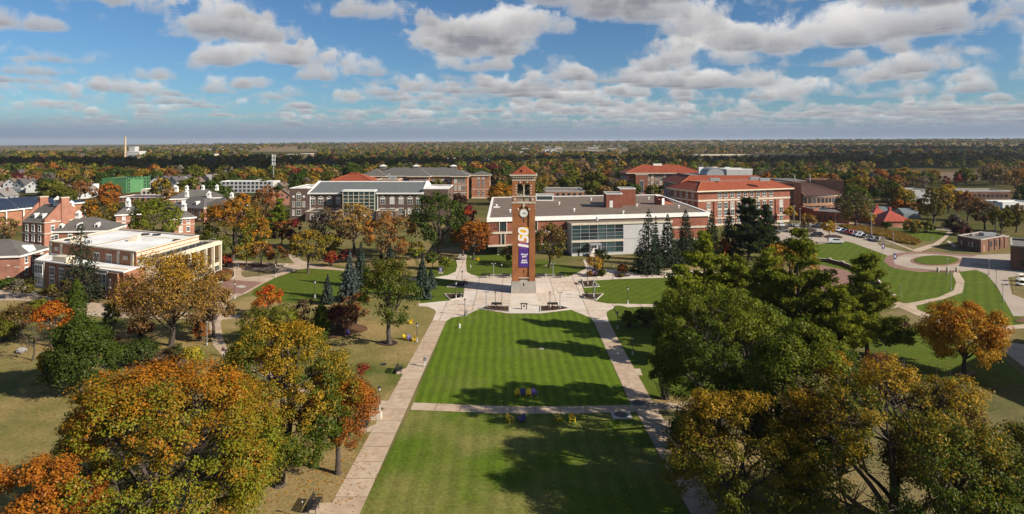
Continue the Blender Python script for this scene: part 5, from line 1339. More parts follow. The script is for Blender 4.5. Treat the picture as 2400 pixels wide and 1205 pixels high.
def white_roof_hall():
    h = 9.8
    B, C, D, A = P2(319, 591, h), P2(466, 552.5, h), P2(277.5, 537, h), P2(116, 566, h)
    root = building('white_roofed_hall', [A, B, C, D], 'large brick hall with white flat roof and tall bronze window bays', 'building')
    foot([A, B, C, D])
    flat_block(root, [A, B, C, D], h, 'brick_orange', 'white_roof', 'cream_paint', par=0.25)
    f = Wall(A, B); e = Wall(B, C)
    for u in (0.02, 0.155, 0.815, 0.965): k = MB(); k.wbox(f, f.L * u - .45, f.L * u + .45, 0, h - .3, 0, .25); k.obj('pilaster', 'stone', root)
    for u in (0.09, 0.89): k = MB(); k.wbox(f, f.L * u - .9, f.L * u + .9, 7.6, 8.6, 0, .12); k.obj('relief_panel', 'stone', root)
    windows(root, f, [f.L * t for t in (0.57, 0.71)], (6.3,), 2.2, 2.0, 'white')
    m = MB(); m.wbox(e, 0.2, e.L - .2, h - 1.1, h - .4, 0, .05); m.wbox(e, .2, e.L - .2, h - .62, h - .55, .05, .15); m.obj('louvre_band', 'cream_paint', root)
    # gallery with the black roof and the column front
    eq = [e.at(0.4, 0.02, 0)[:2], e.at(0.4, 6.2, 0)[:2], e.at(e.L, 6.0, 0)[:2], e.at(e.L, 0.02, 0)[:2]]; foot(eq, 2)
    flat_block(root, eq, 8.3, 'cream_paint', 'tar_roof', 'cream_paint', par=0.3, wname='gallery_wall')
    g = Wall(eq[1], eq[2]); nb = 7
    for j in range(nb):
        a, b = g.L * j / nb + .55, g.L * (j + 1) / nb - .25
        m = MB(); m.wbox(g, a, b, 2.6, 7.4, 0, .04); bay = m.obj('window', 'glass_bronze', root)
        for t in (0.33, 0.66): m = MB(); m.wbox(g, a + (b - a) * t - .06, a + (b - a) * t + .06, 2.6, 7.4, .04, .14); m.obj('mullion', 'bronze', bay)
        m = MB(); m.wbox(g, a, b, 3.6, 3.75, .04, .14); m.obj('mullion', 'bronze', bay)
        k = MB(); k.wbox(g, g.L * j / nb - .15, g.L * j / nb + .3, 0, 8.0, 0, .6); k.obj('column', 'cream_paint', root)
        m = MB(); m.wbox(g, a, b, 0.3, 1.7, 0, .04); m.obj('window', 'glass', root)
    k = MB(); k.wbox(g, g.L - .3, g.L + .1, 0, 8.2, -.1, .7); k.obj('column', 'cream_paint', root)
    m = MB(); m.wbox(g, -.05, g.L + .1, 7.55, 8.28, .02, .75); m.obj('entablature', 'cream_paint', root)
    nq = [e.at(e.L + .02, 4.5, 0)[:2], e.at(e.L + 4, 4.5, 0)[:2], e.at(e.L + 4, -8, 0)[:2], e.at(e.L + .02, -8, 0)[:2]]; flat_block(root, nq, 7.6, 'brick_orange', 'white_roof', 'white_paint', wname='end_wall')
    # low front block
    h2 = 6.6
    Fq = [P2(82, 610, h2), P2(254, 634, h2), P2(307, 624, h2)]
    a, b = Vector(Fq[0]), Vector(Fq[1]); u = (b - a).normalized(); n = Vector((-u.y, u.x))
    lq = [tuple(a), tuple(b + u * 6.5), tuple(b + u * 6.5 + n * 9.5), tuple(a + n * 13.5)]
    lq = [tuple(a), tuple(b + u * 5.5), (B[0] + 2.0, B[1] - 0.05), (A[0] - 0.5, A[1] + 0.4)]
    foot(lq, 2)
    flat_block(root, lq, h2, 'brick_orange', 'white_roof', 'white_paint', par=0.25, wname='front_block_wall')
    w = Wall(lq[0], lq[1])
    for u0, u1 in ((0.4, 4.4), (w.L - 10.2, w.L - 5.4)):
        k = MB(); k.wbox(w, u0, u1, 0, h2 - .1, 0, .35); k.obj('stone_bay', 'stone_grey', root)
        sw = Wall(w.at(u0, .35, 0), w.at(u1, .35, 0)); windows(root, sw, spread(sw.L, 3, .3), (3.6, 0.9), 0.9, 2.0, 'white')
    windows(root, w, (7.4, 11.4, 15.0), (3.6, 0.9), 1.9, 1.8, 'white')
    k = MB(); k.wbox(w, w.L - 4.9, w.L - 1.4, 0, h2 - .3, 0, .5); k.obj('brick_bay', 'brick_orange', root)
    window(root, Wall(w.at(w.L - 4.9, .5, 0), w.at(w.L - 1.4, .5, 0)), 0.9, 3.0, 0.4, 1.6, 'white')
    x, y, _ = P(150, 612, h2); box_on(root, 'roof_unit', x, y, h2 - .3, 2.4, 1.2, 1.6, 'cream_paint', -0.35)
    # roof things: hoods, walkway stripe, hatches, rails
    for px, py in ((314, 563), (178, 566)):
        x, y, _ = P(px, py, h); m = MB(); i = m.verts([(x - 1.2, y - .9, h - .3), (x + 1.2, y - .9, h - .3), (x + 1.2, y + .9, h - .3), (x - 1.2, y + .9, h - .3), (x - .9, y - .7, h + 1.0), (x + 1.4, y - .7, h + 1.5), (x + 1.4, y + .7, h + 1.5), (x - .9, y + .7, h + 1.0)])
        for k in ((0, 1, 5, 4), (1, 2, 6, 5), (2, 3, 7, 6), (3, 0, 4, 7), (4, 5, 6, 7)): m.face([i + j for j in k])
        m.obj('roof_hood', 'cream_paint', root)
    for seg in ([(215, 576), (350, 549)], [(335, 553.5), (425, 561)]):
        p, r = Vector(P2(*seg[0], h - .25)), Vector(P2(*seg[1], h - .25)); d = (r - p).normalized(); nn = Vector((-d.y, d.x)) * 0.35
        m = MB(); i = m.verts([(*(p - nn), h - .235), (*(r - nn), h - .235), (*(r + nn), h - .235), (*(p + nn), h - .235)]); m.face([i, i + 1, i + 2, i + 3]); m.obj('walkway_stripe', 'yellow_pad', root)
    p, r = Vector(P2(120, 611, h2)), Vector(P2(300, 630, h2)); d = (r - p).normalized(); nn = Vector((-d.y, d.x)) * 0.3
    m = MB(); i = m.verts([(*(p - nn), h2 - .235), (*(r - nn), h2 - .235), (*(r + nn), h2 - .235), (*(p + nn), h2 - .235)]); m.face([i, i + 1, i + 2, i + 3]); m.obj('walkway_stripe', 'yellow_pad', root)
    for px, py in ((341, 549), (367, 550), (162, 562), (415, 563)):
        x, y, _ = P(px, py, h); box_on(root, 'roof_hatch', x, y, h - .3, .9, .6, .5, 'dark_metal')
    for t in (.17, .33, .5, .67, .83):
        a_, b_ = Vector(A).lerp(Vector(B), t), Vector(D).lerp(Vector(C), t); MB().tube([(*a_, h - .24), (*b_, h - .24)], .07, 4).obj('roof_seam', 'panel_grey', root)
    rl = MB(); ew = Wall(eq[1], eq[2])
    for j in range(9): rl.tube([ew.at(ew.L * j / 8, -1.2, 8.1), ew.at(ew.L * j / 8, -1.2, 9.2)], .04, 4)
    rl.tube([ew.at(0, -1.2, 9.2), ew.at(ew.L, -1.2, 9.2)], .04, 4); rl.obj('roof_rail', 'galvanised', root)
mat('yellow_pad', (0.55, 0.33, 0.05))
white_roof_hall()

def dormitory(name, label, A, B, depth, h, rise, cups=(), dorm=0, wall='brick_pink', wins=(1.4, 4.6), n=None, group=None, over=0.6, roof='shingle', chim=()):
    q = quad_from(A, B, depth); foot(q, 2)
    root = building(name, q, label, 'building', group)
    MB().prism(q, 0, h, top=False).obj('wall', wall, root)
    hip(root, q, h, h + rise, over, roof)
    f = Wall(q[0], q[1]); l, r = Wall(q[3], q[0]), Wall(q[1], q[2])
    windows(root, f, spread(f.L, n or max(2, int(f.L / 4)), 1.0), wins, 1.15, 1.7, 'white')
    for w in (l, r): windows(root, w, spread(w.L, max(1, int(w.L / 4)), 1.0), wins, 1.15, 1.7, 'white')
    c = [Vector(p) for p in q]; m1, m2 = (c[0] + c[3]) / 2, (c[1] + c[2]) / 2
    if f.L < depth: m1, m2 = (c[0] + c[1]) / 2, (c[3] + c[2]) / 2
    for t in cups: p = m1.lerp(m2, t); cupola(root, p.x, p.y, h + rise, 0.8)
    for j in range(dorm): dormer(root, f, f.L * (j + .7) / (dorm + .4), -1.0, h + rise * 0.12, 1.3, 1.2)
    for t in chim: p = m1.lerp(m2, t); box_on(root, 'chimney', p.x, p.y + 1, h + rise * .4, .7, .5, rise * .6 + 2, 'brick_pink')
    m = MB(); m.wbox(f, -.02, f.L + .02, wins[-1] - .75, wins[-1] - .5, 0, .08); m.obj('belt_course', 'stone', root)
    return root
def gabled_dormitory():
    h = 10.6
    A, B = P2(52, 518, h), P2(104, 521, h); q = quad_from(A, B, 13); foot(q, 2)
    root = building('gabled_dormitory', q, 'tall brick dormitory with stepped gable, chimney stack and dormers at left', 'building')
    MB().prism(q, 0, h, top=False).obj('wall', 'brick_pink', root)
    a, b, c, d = (Vector(p) for p in q); m1, m2 = (a + d) / 2, (b + c) / 2; rz = h + 5.0
    m = MB(); i = m.verts([(*a, h), (*b, h), (*c, h), (*d, h), (*m1, rz), (*m2, rz)])
    m.face([i, i + 1, i + 5, i + 4]); m.face([i + 2, i + 3, i + 4, i + 5]); m.obj('roof', 'shingle', root)
    r = Wall(q[1], q[2]); l = Wall(q[3], q[0])
    for w in (r, l):
        g = MB(); lo = [w.at(0, 0.15, 0), w.at(w.L, .15, 0)]
        i = g.verts([w.at(0, .15, h - .5), w.at(w.L, .15, h - .5), w.at(w.L, .15, h + .8), w.at(w.L * .62, .15, rz + .5), w.at(w.L * .38, .15, rz + .5), w.at(0, .15, h + .8)] + [w.at(0, -.3, h - .5), w.at(w.L, -.3, h - .5), w.at(w.L, -.3, h + .8), w.at(w.L * .62, -.3, rz + .5), w.at(w.L * .38, -.3, rz + .5), w.at(0, -.3, h + .8)])
        g.face([i + j for j in range(6)]); g.face([i + 6 + j for j in range(5, -1, -1)])
        for j in range(6): g.face([i + j, i + 6 + j, i + 6 + (j + 1) % 6, i + (j + 1) % 6])
        g.obj('gable', 'brick_pink', root)
        k = MB(); k.wbox(w, w.L * .40, w.L * .60, h - 4, rz + 2.2, -.8, .5); ch = k.obj('chimney', 'brick_pink', root)
        k = MB(); k.wbox(w, w.L * .39, w.L * .61, rz + 2.2, rz + 2.5, -.9, .6); k.obj('chimney_cap', 'stone', ch)
        windows(root, w, (w.L * .2, w.L * .8), (h + .4, 7.4, 4.2, 1.2), 1.1, 1.7, 'white')
    f = Wall(q[0], q[1]); windows(root, f, spread(f.L, 3, .7), (7.6, 4.4, 1.2), 1.15, 1.8, 'white')
    for z in (6.7, 10.2): m = MB(); m.wbox(f, -.05, f.L + .05, z, z + .35, 0, .15); m.wbox(r, -.05, r.L, z, z + .35, .16, .3); m.obj('belt_course', 'stone', root)
    for t in (.35, .7): dormer(root, f, f.L * t, -1.2, h + .8, 1.1, 1.1)
    p = m1.lerp(m2, .75); cupola(root, p.x - .8, p.y + .5, rz, .9)
gabled_dormitory()
dormitory('dormitory_wing', 'low dormitory wing with grey hip roof right of the stepped gable', P2(108, 542, 7.4), P2(252, 539, 7.4), 13, 7.4, 3.6, cups=(0.36,), dorm=3, wins=(1.2, 4.4))
dormitory('corner_dormitory', 'brick dormitory with grey hip roof cut off by the left edge', (-152.0, 166.0), P2(46, 598, 6.5), 12, 6.5, 3.4, wins=(1.0, 4.0))
def cross_gable():
    A, B = P2(46, 598, 6.5), P2(92, 584, 6.5); q = quad_from(A, B, 7); foot(q, 1)
    root = building('gabled_porch_block', q, 'small brick block with white pedimented gable beside the corner dormitory', 'building')
    MB().prism(q, 0, 6.5, top=False).obj('wall', 'brick_pink', root); hip(root, q, 6.5, 9.0, .6, 'shingle')
    f = Wall(q[0], q[1]); windows(root, f, spread(f.L, 2, .6), (0.9, 3.9), 1.1, 1.7, 'white')
    m = MB(); u = f.L * .55; w = 2.0
    i = m.verts([f.at(u - w, .55, 6.4), f.at(u + w, .55, 6.4), f.at(u, .55, 8.4), f.at(u - w, -2, 6.4), f.at(u + w, -2, 6.4), f.at(u, -2, 8.4)])
    m.face([i, i + 1, i + 2]); m.face([i, i + 2, i + 5, i + 3]); m.face([i + 1, i + 4, i + 5, i + 2]); m.obj('pediment', 'white_paint', root)
cross_gable()
DG = 'brick dormitories among the trees left of the gymnasium'
dormitory('brick_dormitory', 'brick dormitory with dormer left of the broad green tree', P2(272, 503, 6.8), P2(330, 500, 6.8), 13, 6.8, 3.6, cups=(.2, .8), dorm=1, group=DG)
dormitory('brick_dormitory', 'brick dormitory whose long grey roof carries dormers behind the broad green tree', P2(396, 482, 6.8), P2(478, 486, 6.8), 16, 6.8, 4.2, cups=(.1, .75), dorm=2, group=DG)
dormitory('brick_dormitory', 'brick dormitory wing with hip roof right of the broad green tree', P2(408, 512, 6.8), P2(456, 508, 6.8), 13, 6.8, 3.6, cups=(.02,), group=DG)
dormitory('brick_dormitory', 'brick dormitory with cupolas behind the orange maple', P2(528, 487, 6.8), P2(582, 480, 6.8), 15, 6.8, 4.0, cups=(.2,), dorm=1, group=DG)
dormitory('brick_dormitory', 'brick dormitory roof with tall cupola farther back among the trees', P2(400, 466, 6.8), P2(520, 462, 6.8), 14, 6.8, 4.0, cups=(.1, .3, .62, .9), dorm=2, chim=(.5,), group=DG)
dormitory('brick_dormitory', 'brick dormitory seen beside the gabled dormitory with white lantern', P2(150, 508, 7.0), P2(198, 503, 7.0), 12, 7.0, 3.6, cups=(.15,), dorm=1, chim=(.8,), group=DG)

def fieldhouse():
    q = [P2(-180, 512, 7.5), P2(0, 494, 7.5), P2(200, 472.5, 7.5), P2(82, 461, 9.0), P2(-120, 470, 9.0)]
    q = [P2(-120, 506, 7.5), P2(200, 473, 7.5), P2(84, 462, 7.5), P2(-200, 478, 7.5)]
    foot(q, 2)
    root = building('solar_fieldhouse', q, 'brick fieldhouse whose roof is covered with dark solar panels at left', 'building')
    MB().prism(offset(q, -1.0), 0, 6.8, top=False).obj('wall', 'brick_orange', root)
    MB().prism(q, 6.9, 7.4, bottom=True).obj('roof', 'white_paint', root)
    f = Wall(q[0], q[1])
    for j in range(9): k = MB(); k.wbox(f, f.L * j / 8 - .2, f.L * j / 8 + .2, 0, 6.9, -.5, -.1); k.obj('column', 'white_paint', root)
    m = MB(); a, b, c, d = (Vector(p) for p in q)
    nu, nv = 34, 14
    for iu in range(nu):
        for iv in range(nv):
            if (iu * 7 + iv * 3) % 23 == 0: continue
            u0, u1, v0, v1 = (iu + .08) / nu, (iu + .92) / nu, (iv + .08) / nv, (iv + .8) / nv
            pt = lambda u, v, z: (*(a.lerp(b, u).lerp(d.lerp(c, u), v)), z)
            i = m.verts([pt(u0, v0, 7.55), pt(u1, v0, 7.55), pt(u1, v1, 8.0), pt(u0, v1, 8.0)]); m.face([i, i + 1, i + 2, i + 3])
    o = m.obj('solar_panel_rows', 'solar', root); o['kind'] = 'stuff'
mat('solar', (0.030, 0.034, 0.045), (0.022, 0.025, 0.035), rough=0.4, scale=0.3, spec=0.5)
fieldhouse()

def green_site():
    A, B, C = P2(260, 421, 10.4), P2(295, 419.5, 10.4), P2(351, 417, 10.4)
    a, b = P2(296, 452), P2(352, 445)
    q = quad_from(a, b, 18); foot(q, 3); hh = 36.5 - (419 - Y0) * a[1] / F
    root = building('green_construction_block', q, 'half-built apartment block wrapped in bright green sheathing', 'building')
    flat_block(root, q, hh, 'sheathing', 'tar_roof', 'sheathing_dark')
    l = quad_from(P2(261, 449), P2(295.5, 452), 12); hl = hh - .6
    flat_block(root, l, hl, 'sheathing', 'tar_roof', 'sheathing_dark', wname='wing_wall')
    w = Wall(q[0], q[1]); lw = Wall(l[0], l[1])
    for k in range(6): m = MB(); m.wbox(w, w.L * (k + .1) / 6, w.L * (k + .55) / 6, 1, hh + .5, 0, 1.2); m.obj('bay', 'sheathing', root)
    bw = Wall(w.at(0, 1.2, 0), w.at(w.L, 1.2, 0)); zs = [.9 + hh / 4.2 * j for j in range(4)]
    windows(root, bw, [w.L * (k + .325) / 6 for k in range(6)], zs, 1.3, 1.6, 'dark', 'glass'); windows(root, w, [w.L * (k + .77) / 6 for k in range(6)], zs, 1.3, 1.6, 'dark', 'glass')
    m = MB(); m.wbox(lw, lw.L * .45, lw.L * .95, .6, hl - .8, 0, .3); m.obj('bare_panel', 'panel_grey', root)
    windows(root, lw, (1.6, 4.0), zs, 1.2, 1.5, 'dark', 'glass')
mat('sheathing', (0.085, 0.215, 0.085), (0.065, 0.175, 0.07), scale=.3); mat('sheathing_dark', (0.05, 0.17, 0.06))
green_site()
def apartment(name, label, x0, x1, yb, top, m, dep=14, rm='white_roof', wn=(8, (1.0, 4.0)), cat='building', group=None):
    a, b = P2(x0, yb), P2(x1, yb); hh = H - (top - Y0) * a[1] / F
    q = quad_from(a, b, dep); foot(q, 3)
    root = building(name, q, label, cat, group); flat_block(root, q, hh, m, rm, 'white_paint')
    w = Wall(*q[:2]); windows(root, w, spread(w.L, wn[0], 1.0), wn[1], min(1.6, w.L / wn[0] * .5), 1.6, 'dark', 'glass')
    return root
apartment('grey_apartment_block', 'pale grey flat-roofed apartment block beyond the dormitories', 516, 640, 452, 426, 'panel_grey', wn=(12, (.8, 3.4, 6.0)))
apartment('white_shop', 'long low white shop building in front of the green construction block', 330, 395, 458, 444, 'cream_paint', wn=(6, (1.0,)))
apartment('brick_store', 'low white-fronted shop left of the green construction block', 182, 212, 445, 433, 'white_paint', wn=(4, (1.0,)), dep=10)
apartment('long_low_brick_building', 'long low dark brick building at the right among tawny trees', 2255, 2368, 478, 448, 'brick_dark', 16, 'grey_roof', (10, (1.2, 4.0)))
apartment('flat_campus_block', 'pale flat-roofed block behind the golden tree at right', 2135, 2182, 478, 446, 'panel_grey', 16, 'grey_roof', (5, (1.0,)))
apartment('white_low_roof_block', 'low white-roofed block at the right edge', 2350, 2430, 492, 475, 'white_paint', 14, 'white_roof', (6, (1.0,)))
apartment('student_union_block', 'low grey-roofed union building behind the library', 1258, 1370, 462, 448, 'brick_tan', 30, 'grey_roof', (8, (1.0,)))
apartment('purple_roofed_hall', 'low hall with dull purple metal roof behind the dormitories', 272, 385, 474, 463, 'brick_pink', 18, 'purple_roof', (8, (1.0,)))
apartment('white_vehicle_shed', 'long white shed by the tilled field', 2095, 2120, 442, 423, 'white_paint', 6, 'white_roof', (3, (1.0,)))

# ---------------------------------------------------------------- town beyond: houses, plant, shops, bridge
mat('house_white', (0.50, 0.49, 0.47)); mat('house_cream', (0.55, 0.48, 0.36)); mat('house_grey', (0.34, 0.34, 0.34)); mat('house_roof_a', (0.10, 0.09, 0.085)); mat('house_roof_b', (0.16, 0.12, 0.09)); mat('house_roof_c', (0.22, 0.20, 0.18))
def house(px, py, w, d, h, wall, roof, label, rz=0.0, group=None):
    X, Y, _ = P(px, py)
    root = empty('house', (X, Y, 0), label, 'house', group, rz); foot([(X - w, Y - d), (X + w, Y - d), (X + w, Y + d), (X - w, Y + d)], 1)
    def add(mb, nm, m, parent=root):
        o = bpy.data.objects.new(nm, mb.mesh(nm, m)); COL.objects.link(o); o.parent = parent; return o
    m = MB(); i = m.verts([(-w, -d, 0), (w, -d, 0), (w, d, 0), (-w, d, 0), (-w, -d, h), (w, -d, h), (w, d, h), (-w, d, h), (0, -d, h + w * .8), (0, d, h + w * .8)])
    for f in ((0, 1, 5, 8, 4), (2, 3, 7, 9, 6), (1, 2, 6, 5), (3, 0, 4, 7)): m.face([i + j for j in f])
    add(m, 'wall', wall)
    m = MB(); o = .5; z = h - .3
    for s in (-1, 1):
        i = m.verts([(s * (w + o), -d - o, z), (s * (w + o), d + o, z), (0, d + o, h + w * .8 + .15), (0, -d - o, h + w * .8 + .15), (s * (w + o), -d - o, z - .2), (s * (w + o), d + o, z - .2), (0, d + o, h + w * .8 - .1), (0, -d - o, h + w * .8 - .1)])
        for f in ((0, 1, 2, 3), (7, 6, 5, 4), (0, 3, 7, 4), (1, 5, 6, 2), (0, 4, 5, 1)): m.face([i + j for j in f])
    r = add(m, 'roof', roof)
    m = MB(); m.box(w * .3, w * .3 + .8, 0, .8, h + w * .3, h + w * .8 + 1.2); add(m, 'chimney', 'brick_dark', r)
    for x in (-w * .5, w * .5):
        for z in ((1.0, 3.6) if h > 4.5 else (1.0,)):
            m = MB(); m.box(x - .55, x + .55, -d - .05, -d + .02, z, z + 1.5); add(m, 'window', 'glass')
    m = MB(); m.box(-.5, .5, -d - .06, -d + .02, h + .4, h + 1.7); add(m, 'window', 'glass')
    for yy in (-d * .4, d * .4):
        m = MB(); m.box(w - .02, w + .05, yy - .5, yy + .5, 1.0, 2.5); add(m, 'window', 'glass')
    m = MB(); m.box(-w * .9, w * .9, -d - 2.2, -d - .06, 0, 2.6); add(m, 'porch', wall)
HG = 'houses of the town beyond the campus'
HL = [(8, 446, 'house_white', 'house_roof_b', 'white house at the left edge before the dark woods'), (34, 446, 'house_white', 'house_roof_b', 'white gabled house second from the left edge'), (62, 448, 'house_white', 'house_roof_a', 'white house with dark roof near the left edge'), (84, 450, 'house_white', 'house_roof_a', 'bright white gabled house left of the grey-brown tree'),
      (10, 470, 'house_grey', 'house_roof_c', 'grey house low at the left edge by the fieldhouse'), (136, 436, 'house_white', 'house_roof_b', 'tall white house with brown roof among dark trees'), (205, 462, 'house_white', 'house_roof_c', 'white house with two gables right of the solar roof'), (178, 466, 'house_white', 'house_roof_c', 'white house tucked behind the solar roof corner'),
      (365, 438, 'house_grey', 'house_roof_a', 'grey house right of the green construction block'), (390, 437, 'house_grey', 'house_roof_a', 'dark-roofed house right of a grey house'), (416, 440, 'house_white', 'house_roof_a', 'white house with dark roof in the middle of the left street'), (440, 437, 'house_grey', 'house_roof_a', 'grey gabled house on the left street'), (462, 436, 'house_cream', 'house_roof_b', 'cream house with steep roof on the left street'), (496, 434, 'house_white', 'house_roof_c', 'pale house left of the grey apartment block'),
      (2040, 432, 'house_white', 'house_roof_a', 'white house with black roof left of the tilled field'), (2056, 436, 'house_grey', 'house_roof_a', 'dark-roofed house beside the white one by the tilled field'), (2042, 446, 'house_white', 'house_roof_a', 'white house front below the one with a black roof'),
      (660, 460, 'house_cream', 'house_roof_b', 'tan-roofed house left of the gymnasium'), (614, 447, 'house_white', 'house_roof_c', 'pale house right of the grey apartment block'), (52, 418, 'house_white', 'house_roof_a', 'white house half hidden in the dark woods at left'), (158, 408, 'house_grey', 'house_roof_a', 'grey house deep in the dark woods at left'), (300, 398, 'house_white', 'house_roof_c', 'pale house in the woods above the green construction block')]
for k, (px, py, wm, rm_, lb) in enumerate(HL):
    house(px, py, 4.2 + (k % 3) * .5, 5.2, 5.2 if k % 4 else 3.4, wm, rm_, lb, rz=((k * 37) % 60 - 30) / 60, group=HG)
house(665, 478, 5.5, 6, 4.6, 'brick_pink', 'house_roof_b', 'brick house with tan hip-like roof at the gymnasium corner', .2, HG)

def shed(name, px, y0, wpx, top, m, label, group, dep=25, rm='white_roof'):
    a, b = P2(px - wpx / 2, y0), P2(px + wpx / 2, y0); z0 = float(terrain_z(a[0], a[1])); hh = max(4.0, H - (top - Y0) * a[1] / F - z0)
    q = quad_from(a, b, dep); foot(q, 6)
    root = empty(name, (*np.mean(np.array(q), axis=0), z0), label, 'building', group)
    MB().prism(q, z0 - 3, z0 + hh, top=False).obj('wall', m, root)
    MB().prism(offset(q, .6), z0 + hh, z0 + hh + .8, bottom=True).obj('roof', rm, root)
    w = Wall(*q[:2]); k = MB(); k.wbox(w, w.L * .1, w.L * .9, z0 + hh * .25, z0 + hh * .55, 0, .15); k.obj('window_band', 'glass', root)
    k = MB(); k.wbox(w, w.L * .45, w.L * .6, z0, z0 + hh * .5, .16, .4); k.obj('door', 'house_grey', root)
rs = random.Random(3)
SG = 'pale shops and sheds scattered over the far town'
for k in range(46):
    px, y0 = rs.choice([(rs.uniform(1270, 1475), rs.uniform(347, 361)), (rs.uniform(1270, 1475), rs.uniform(347, 361)), (rs.uniform(1270, 1475), rs.uniform(347, 361)), (rs.uniform(600, 740), rs.uniform(352, 374)), (rs.uniform(400, 560), rs.uniform(352, 372)), (rs.uniform(1000, 1250), rs.uniform(345, 385)), (rs.uniform(1500, 2350), rs.uniform(345, 392))])
    wp = rs.uniform(8, 26); shed('far_shop', px, y0, wp, y0 - rs.uniform(3.0, 5.5), rs.choice(['white_paint', 'house_cream', 'white_paint', 'brick_tan', 'house_grey']), '%s flat-roofed shed in the %s of the far town' % ('wide pale' if wp > 17 else 'small pale', 'retail strip right' if px > 1240 and px < 1490 else 'left' if px < 1000 else 'wooded part right' if px >= 1490 else 'middle'), SG, rm=rs.choice(['white_roof', 'white_roof', 'grey_roof']))
shed('power_house', 312, 374, 28, 356, 'house_white', 'white power plant block beside the tall chimney stack', None, 24)
shed('boiler_house', 309, 373, 14, 345, 'house_white', 'tall white boiler house on the power plant', None, 14)
shed('turbine_hall', 350, 372, 42, 366, 'house_white', 'low white turbine hall right of the power plant', None, 18)
def stack():
    X, Y, _ = P(293.5, 373); root = empty('chimney_stack', (X, Y, 0), 'tall slim tan chimney stack on the left skyline', 'chimney')
    hh = H - (320 - Y0) * Y / F; m = MB(); m.tube([(X, Y, -2), (X, Y, hh * .5), (X, Y, hh)], [2.4, 2.0, 1.6], 16); s = m.obj('shaft', 'cream_stack', root)
    for t in (.62, .985): m = MB(); r = 2.4 - .8 * t; m.tube([(X, Y, hh * t - .5), (X, Y, hh * t + .5)], r + .12, 16); m.obj('band', 'brick_tan', s)
mat('cream_stack', (0.50, 0.37, 0.24), (0.44, 0.32, 0.20), scale=.1); stack()
def mast(px, base, top, label):
    X, Y, _ = P(px, base); hh = H - (top - Y0) * Y / F; root = empty('cell_mast', (X, Y, 0), label, 'mast')
    m = MB(); m.tube([(X, Y, 0), (X, Y, hh)], [.45, .25], 8); m.obj('pole', 'galvanised', root)
    for z in (.72, .84, .95):
        for a in range(3):
            x, y = X + 1.2 * math.cos(a * 2.1), Y + 1.2 * math.sin(a * 2.1); k = MB(); k.box(x - .25, x + .25, y - .15, y + .15, hh * z - 1.2, hh * z + 1.2); k.tube([(X, Y, hh * z), (x, y, hh * z)], .08, 4); k.obj('antenna', 'white_paint', root)
mast(641, 440, 362, 'grey phone mast with antenna clusters left of the gymnasium')
def bridge():
    a, b = P2(1635, 371.5), P2(1895, 369.5); w = Wall(a, b); root = empty('highway_bridge', (*((Vector(a) + Vector(b)) / 2), 0), 'long pale concrete highway bridge crossing the far woods', 'bridge')
    m = MB(); m.wbox(w, 0, w.L, 6.0, 7.2, -14, 0); m.obj('deck', 'stone', root)
    for d in (0.0, -13.7): m = MB(); m.wbox(w, 0, w.L, 7.2, 8.2, d - .3, d); m.obj('barrier', 'stone', root)
    for k in range(7): m = MB(); m.wbox(w, w.L * k / 6 - 1, w.L * k / 6 + 1, -2, 6, -13, -1); m.obj('pier', 'stone_grey', root)
    for k in range(8): p = w.at(w.L * (k + .5) / 8, -7, 0); m = MB(); m.tube([(p[0], p[1], 7), (p[0], p[1], 19), (p[0] + 2, p[1], 19.6)], [.22, .14, .1], 5); m.obj('lamp_post', 'galvanised', root)
bridge()
# ---------------------------------------------------------------- trees
def leaf_mat(name, from_mesh=False, trans=0.32, gloss=True):
    """foliage: two leaf colours of the tree, mixed clump by clump, with leaf-to-leaf change"""
    m, nt, out = new_mat(name)
    N, L = nt.nodes.new, nt.links.new
    def attr(n, t):
        a = N('ShaderNodeAttribute'); a.attribute_name = n; a.attribute_type = t; return a
    rnd = attr('rnd', 'GEOMETRY').outputs['Fac']
    if from_mesh:
        c = attr('leafcol', 'GEOMETRY').outputs['Color']
    else:
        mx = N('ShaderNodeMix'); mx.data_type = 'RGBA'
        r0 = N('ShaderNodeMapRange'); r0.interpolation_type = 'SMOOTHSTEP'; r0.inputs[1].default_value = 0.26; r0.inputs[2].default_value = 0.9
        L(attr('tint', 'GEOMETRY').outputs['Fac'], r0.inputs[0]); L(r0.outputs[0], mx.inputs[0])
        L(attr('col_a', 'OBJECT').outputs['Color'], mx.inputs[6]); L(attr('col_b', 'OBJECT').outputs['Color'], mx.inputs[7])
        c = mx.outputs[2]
    r = N('ShaderNodeMapRange'); r.inputs[3].default_value = 0.62; r.inputs[4].default_value = 1.42; L(rnd, r.inputs[0])
    mm = N('ShaderNodeMix'); mm.data_type = 'RGBA'; mm.blend_type = 'MULTIPLY'; mm.inputs[0].default_value = 1
    L(c, mm.inputs[6]); L(r.outputs[0], mm.inputs[7]); c = mm.outputs[2]
    d = N('ShaderNodeBsdfDiffuse'); L(c, d.inputs[0])
    t = N('ShaderNodeBsdfTranslucent'); L(c, t.inputs[0])
    ms = N('ShaderNodeMixShader'); ms.inputs[0].default_value = trans; L(d.outputs[0], ms.inputs[1]); L(t.outputs[0], ms.inputs[2])
    s = ms.outputs[0]
    if gloss:
        g = N('ShaderNodeBsdfGlossy'); g.inputs['Roughness'].default_value = 0.45; g.inputs[0].default_value = (0.9, 0.9, 0.9, 1)
        m2 = N('ShaderNodeMixShader'); m2.inputs[0].default_value = 0.008; L(s, m2.inputs[1]); L(g.outputs[0], m2.inputs[2]); s = m2.outputs[0]
    L(s, out.inputs[0])
    return m
leaf_mat('leaf')
leaf_mat('needle', trans=0.3, gloss=False)
leaf_mat('leaf_far', True, trans=0.25, gloss=False)
mat('bark', (0.085, 0.065, 0.050), (0.050, 0.038, 0.030), scale=2, fine=0.3, fine_scale=8)
